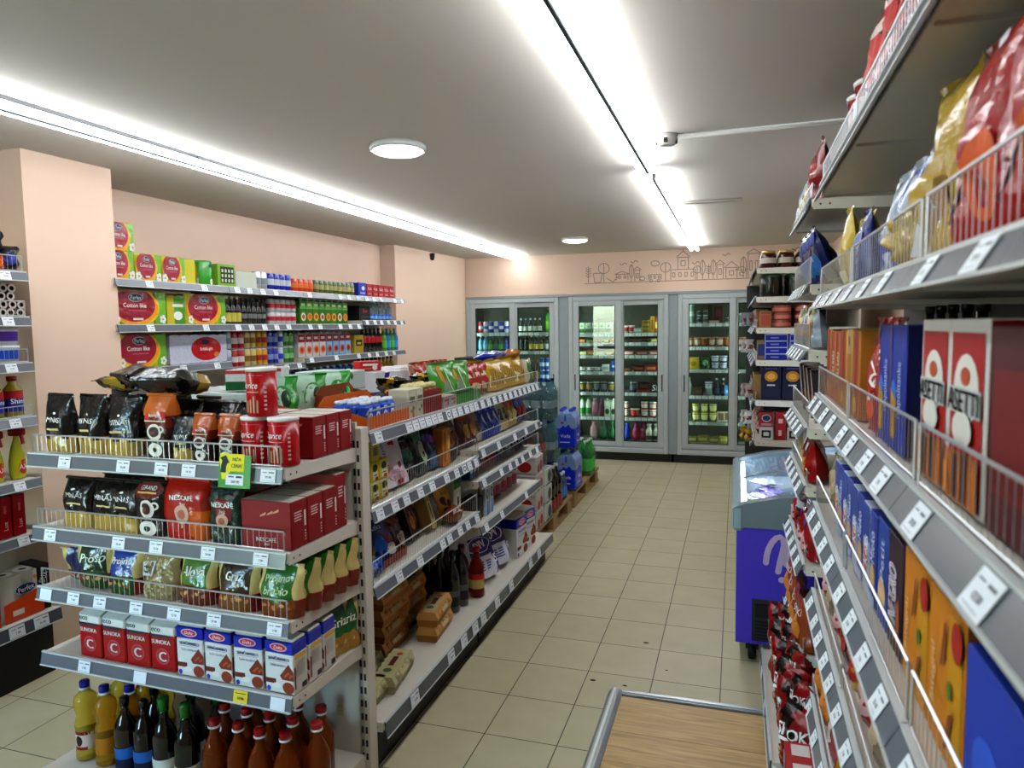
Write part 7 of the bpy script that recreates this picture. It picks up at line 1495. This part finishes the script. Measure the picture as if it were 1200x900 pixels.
for k in range(2): row(RWX, [(.225, 2.17-.205*i, .136+.106*k) for i in range(4)], RZ, 'red carton with white discs on the bottom shelf, %s layer' % ('bottom', 'top')[k], 'towards the camera', 'red cartons, %s layer' % ('bottom', 'top')[k], .02)

# ================================================================ far unit by the fridges
def fgrid(k, xs, ys_, z, rz, desc, grp, jit=.05):
    n = 0
    for yi, y in enumerate(ys_):
        for xi, x in enumerate(xs):
            place(k, x, y, z, rz+random.uniform(-jit, jit), '%s, %s from the aisle, %s row' % (desc, ORD[xi], ('front', 'second', 'third', 'fourth')[yi]), grp)
HJ = MB(); lathe(HJ, [(.046, 0), (.05, .006), (.05, .085), (.04, .098)], mat('4a1a0c', 'gloss'), 18); band(HJ, .05, .03, .065, mat('c8c0b4'), 18); hl = MB(); lathe(hl, [(.043, .096), (.043, .112), (0, .114)], mat('b89a5a', 'metal'), 18)
fgrid(Kind('honey_jar', 'jar', HJ, ('lid', hl)), (.20, .31, .42, .53), (5.08, 5.2, 5.32), 2.013, 0, 'brown jar with white label on the far unit', 'brown jars')
GT = MB(); lathe(GT, [(.066, 0), (.068, .004), (.068, .125), (.066, .13)], mat('141c14', 'gloss'), 20); front_art(GT, wrap(.068), .1, .13, [('r', -.3, -.24, .2, .85, '3a4a3a'), ('r', .1, .14, .2, .6, '5a6a5a')]); gl_ = MB(); lathe(gl_, [(.069, .128), (.069, .14), (.06, .146), (0, .147)], mat('2a5a2c', 'gloss'), 20)
fgrid(Kind('coffee_tin', 'tin', GT, ('lid', gl_)), (.22, .375, .53), (5.09, 5.24), 1.823, 0, 'dark tin with green lid on the far unit', 'dark green tins')
PT = MB(); lathe(PT, [(.055, 0), (.057, .004), (.057, .041), (.055, .045)], mat('a85a4c', 'gloss'), 20); band(PT, .057, .008, .03, mat('c07a6a'), 20); pl_ = MB(); lathe(pl_, [(.0575, .043), (.056, .048), (0, .047)], mat('8a4a40', 'metal'), 20); PTK = Kind('fish_tin', 'tin', PT, ('lid', pl_))
for k in range(3): fgrid(PTK, (.29, .43), (5.08, 5.21), 1.618+.05*k, 0, 'pink round tin, %s layer on the far unit' % ('bottom', 'middle', 'top')[k], 'pink tins, %s layer' % ('bottom', 'middle', 'top')[k])
place(box(.07, .1, .11, 'b07a4a', [('r', -.4, .4, .1, .75, 'a85a50'), ('r', -.4, .4, .8, .95, '8a5a34')]), .185, 5.08, 1.618, 0, 'pink and tan box at the aisle side of the pink tins')
BBX = box(.145, .12, .042, '1c2a9a', [('r', -.47, .47, .84, .96, 'c8ccf0'), ('r', -.25, .1, .3, .5, '8a94d0'), ('r', -.49, -.46, 0, 1, 'b8c0f0'), ('r', .46, .49, 0, 1, 'b8c0f0')], topc='2a3aa8')
for k in range(4): fgrid(BBX, (.255, .41), (5.09,), 1.403+.043*k, 0, 'flat blue box, %s layer on the far unit' % ORD[k], 'flat blue boxes', .01)
place(box(.06, .1, .13, '8a7a5a', [('r', -.4, .4, .2, .8, '2a3a7a')]), .165, 5.09, 1.403, 0, 'small tan and blue box beside the flat blue ones')
NVB = box(.125, .13, .225, '0e1440', [('d', 0, .7, .33, .16, 'b8842c'), ('d', 0, .7, .2, .09, 'd8a84a'), ('r', -.2, .2, .42, .46, 'c8ccd8'), ('r', -.3, .3, .92, .95, '5a64a0')]); fgrid(NVB, (.225, .36), (5.10, 5.25), 1.133, 0, 'navy box with a gold disc on the far unit', 'navy boxes', .01)
row(box(.05, .08, .17, '9a7a4a', [('r', -.4, .4, .3, .7, '3a5a8a')]), [(.155, 5.1+.1*i, 1.133) for i in range(3)], -R90, 'thin tan and blue box along the far unit edge', 'counted away from the camera', 'thin boxes')
RDB1 = box(.085, .1, .10, '9a1c1c', [('d', 0, .6, .35, .25, 'c8ccd8'), ('d', 0, .6, .3, .2, '1c2450'), ('r', -.4, .4, .1, .25, 'b88a8a')]); WLB = box(.085, .1, .085, 'c8c4bc', [('r', -.35, .35, .15, .75, '2a2a2a'), ('r', -.2, .2, .3, .6, 'c8c4bc')]); RDV = box(.065, .1, .19, 'a0141c', [('r', -.2, .1, .15, .35, 'd8b8b8'), ('r', -.2, .2, .6, .75, 'd8b8b8')])
place(WLB, .20, 5.09, .862, 0, 'white box with a black label low on the far unit'); place(RDB1, .20, 5.09, .948, 0, 'red box with a navy oval on top of the white one'); place(RDV, .29, 5.09, .862, 0, 'upright red box low on the far unit'); place(WLB, .375, 5.09, .862, 0, 'second white box with a black label, right of the red one'); place(RDV, .46, 5.1, .862, 0, 'second upright red box low on the far unit')
row([RP1, CRM1], [(.19, 5.3+.17*i, .862) for i in range(6)], -R90, 'bag along the front of the low far shelf', 'counted away from the camera', 'bags on the low far shelf', .1); row([box(.1, .08, .12, 'a87a5a', [('r', -.4, .4, .3, .7, '8a3a34')]), box(.1, .08, .13, '8a8a80', [('r', -.4, .4, .3, .7, '3a3a3a')])], [(.17, 5.35+.12*i, 1.618) for i in range(8)], -R90, 'small box along the front of the far shelf', 'counted away from the camera', 'boxes along the far shelf', .05)
CLP = box(.04, .006, .08, 'c8ccd0', [('r', -.3, .3, .2, .8, 'a8b0b8')], name='hanging_pack', cat='pack')
for j, z in enumerate((1.68, 1.5, 1.2, 1.02, .90)):
    row(bag(.06, .09, .03, ('8a8e94', 'b8b4b0', 'a89a94', 'c8c4bc', 'b89a3a')[j], [('r', -.3, .3, .3, .6, '7a2a2a')], 'pillow', 270+j, name='hanging_pack', cat='pack'), [(.085-.03*(i % 2), 5.02+.07*i, z-.05) for i in range(2)], .6, 'small packet hung on far unit, %s level' % ORD[j], 'from the camera', 'hanging packets, %s level' % ORD[j], .3)
# ================================================================ camera, light, render settings
cam = bpy.data.cameras.new('camera'); co = bpy.data.objects.new('camera', cam); COL.objects.link(co)
yaw, pitch, roll = 0.30677986952702, 0.08076400221756996, -0.014208056298749785
fw = Vector((-math.sin(yaw)*math.cos(pitch), math.cos(yaw)*math.cos(pitch), -math.sin(pitch)))
rt0 = Vector((math.cos(yaw), math.sin(yaw), 0)); up0 = rt0.cross(fw)
rt = rt0*math.cos(roll)+up0*math.sin(roll); up = up0*math.cos(roll)-rt0*math.sin(roll)
M4 = Matrix(((rt.x, up.x, -fw.x, 0), (rt.y, up.y, -fw.y, 0), (rt.z, up.z, -fw.z, 1.6475), (0, 0, 0, 1)))
co.matrix_world = M4
cam.sensor_width = 36; cam.lens = 830.487/1200*36; cam.clip_start = .05; cam.clip_end = 60
cam.dof.use_dof = True; cam.dof.focus_distance = 3.6; cam.dof.aperture_fstop = 5.0
SC.camera = co
w = bpy.data.worlds.new('daylight'); SC.world = w; w.use_nodes = True
nt = w.node_tree; sky = nt.nodes.new('ShaderNodeTexSky'); sky.sky_type = 'NISHITA'; sky.sun_elevation = .8; sky.sun_rotation = 1.0; sky.sun_disc = False
nt.links.new(sky.outputs[0], nt.nodes['Background'].inputs[0]); nt.nodes['Background'].inputs[1].default_value = 10
SC.view_settings.view_transform = 'Standard'; SC.view_settings.look = 'None'; SC.view_settings.gamma = 1; SC.view_settings.use_curve_mapping = False
SC.view_settings.exposure = 0
try:
    SC.cycles.use_denoising = True; SC.cycles.denoiser = 'OPENIMAGEDENOISE'
    SC.cycles.max_bounces = 7; SC.cycles.diffuse_bounces = 2; SC.cycles.glossy_bounces = 3; SC.cycles.transmission_bounces = 5; SC.cycles.transparent_max_bounces = 10
    SC.cycles.caustics_reflective = False; SC.cycles.caustics_refractive = False; SC.cycles.sample_clamp_indirect = 4
except Exception:
    pass
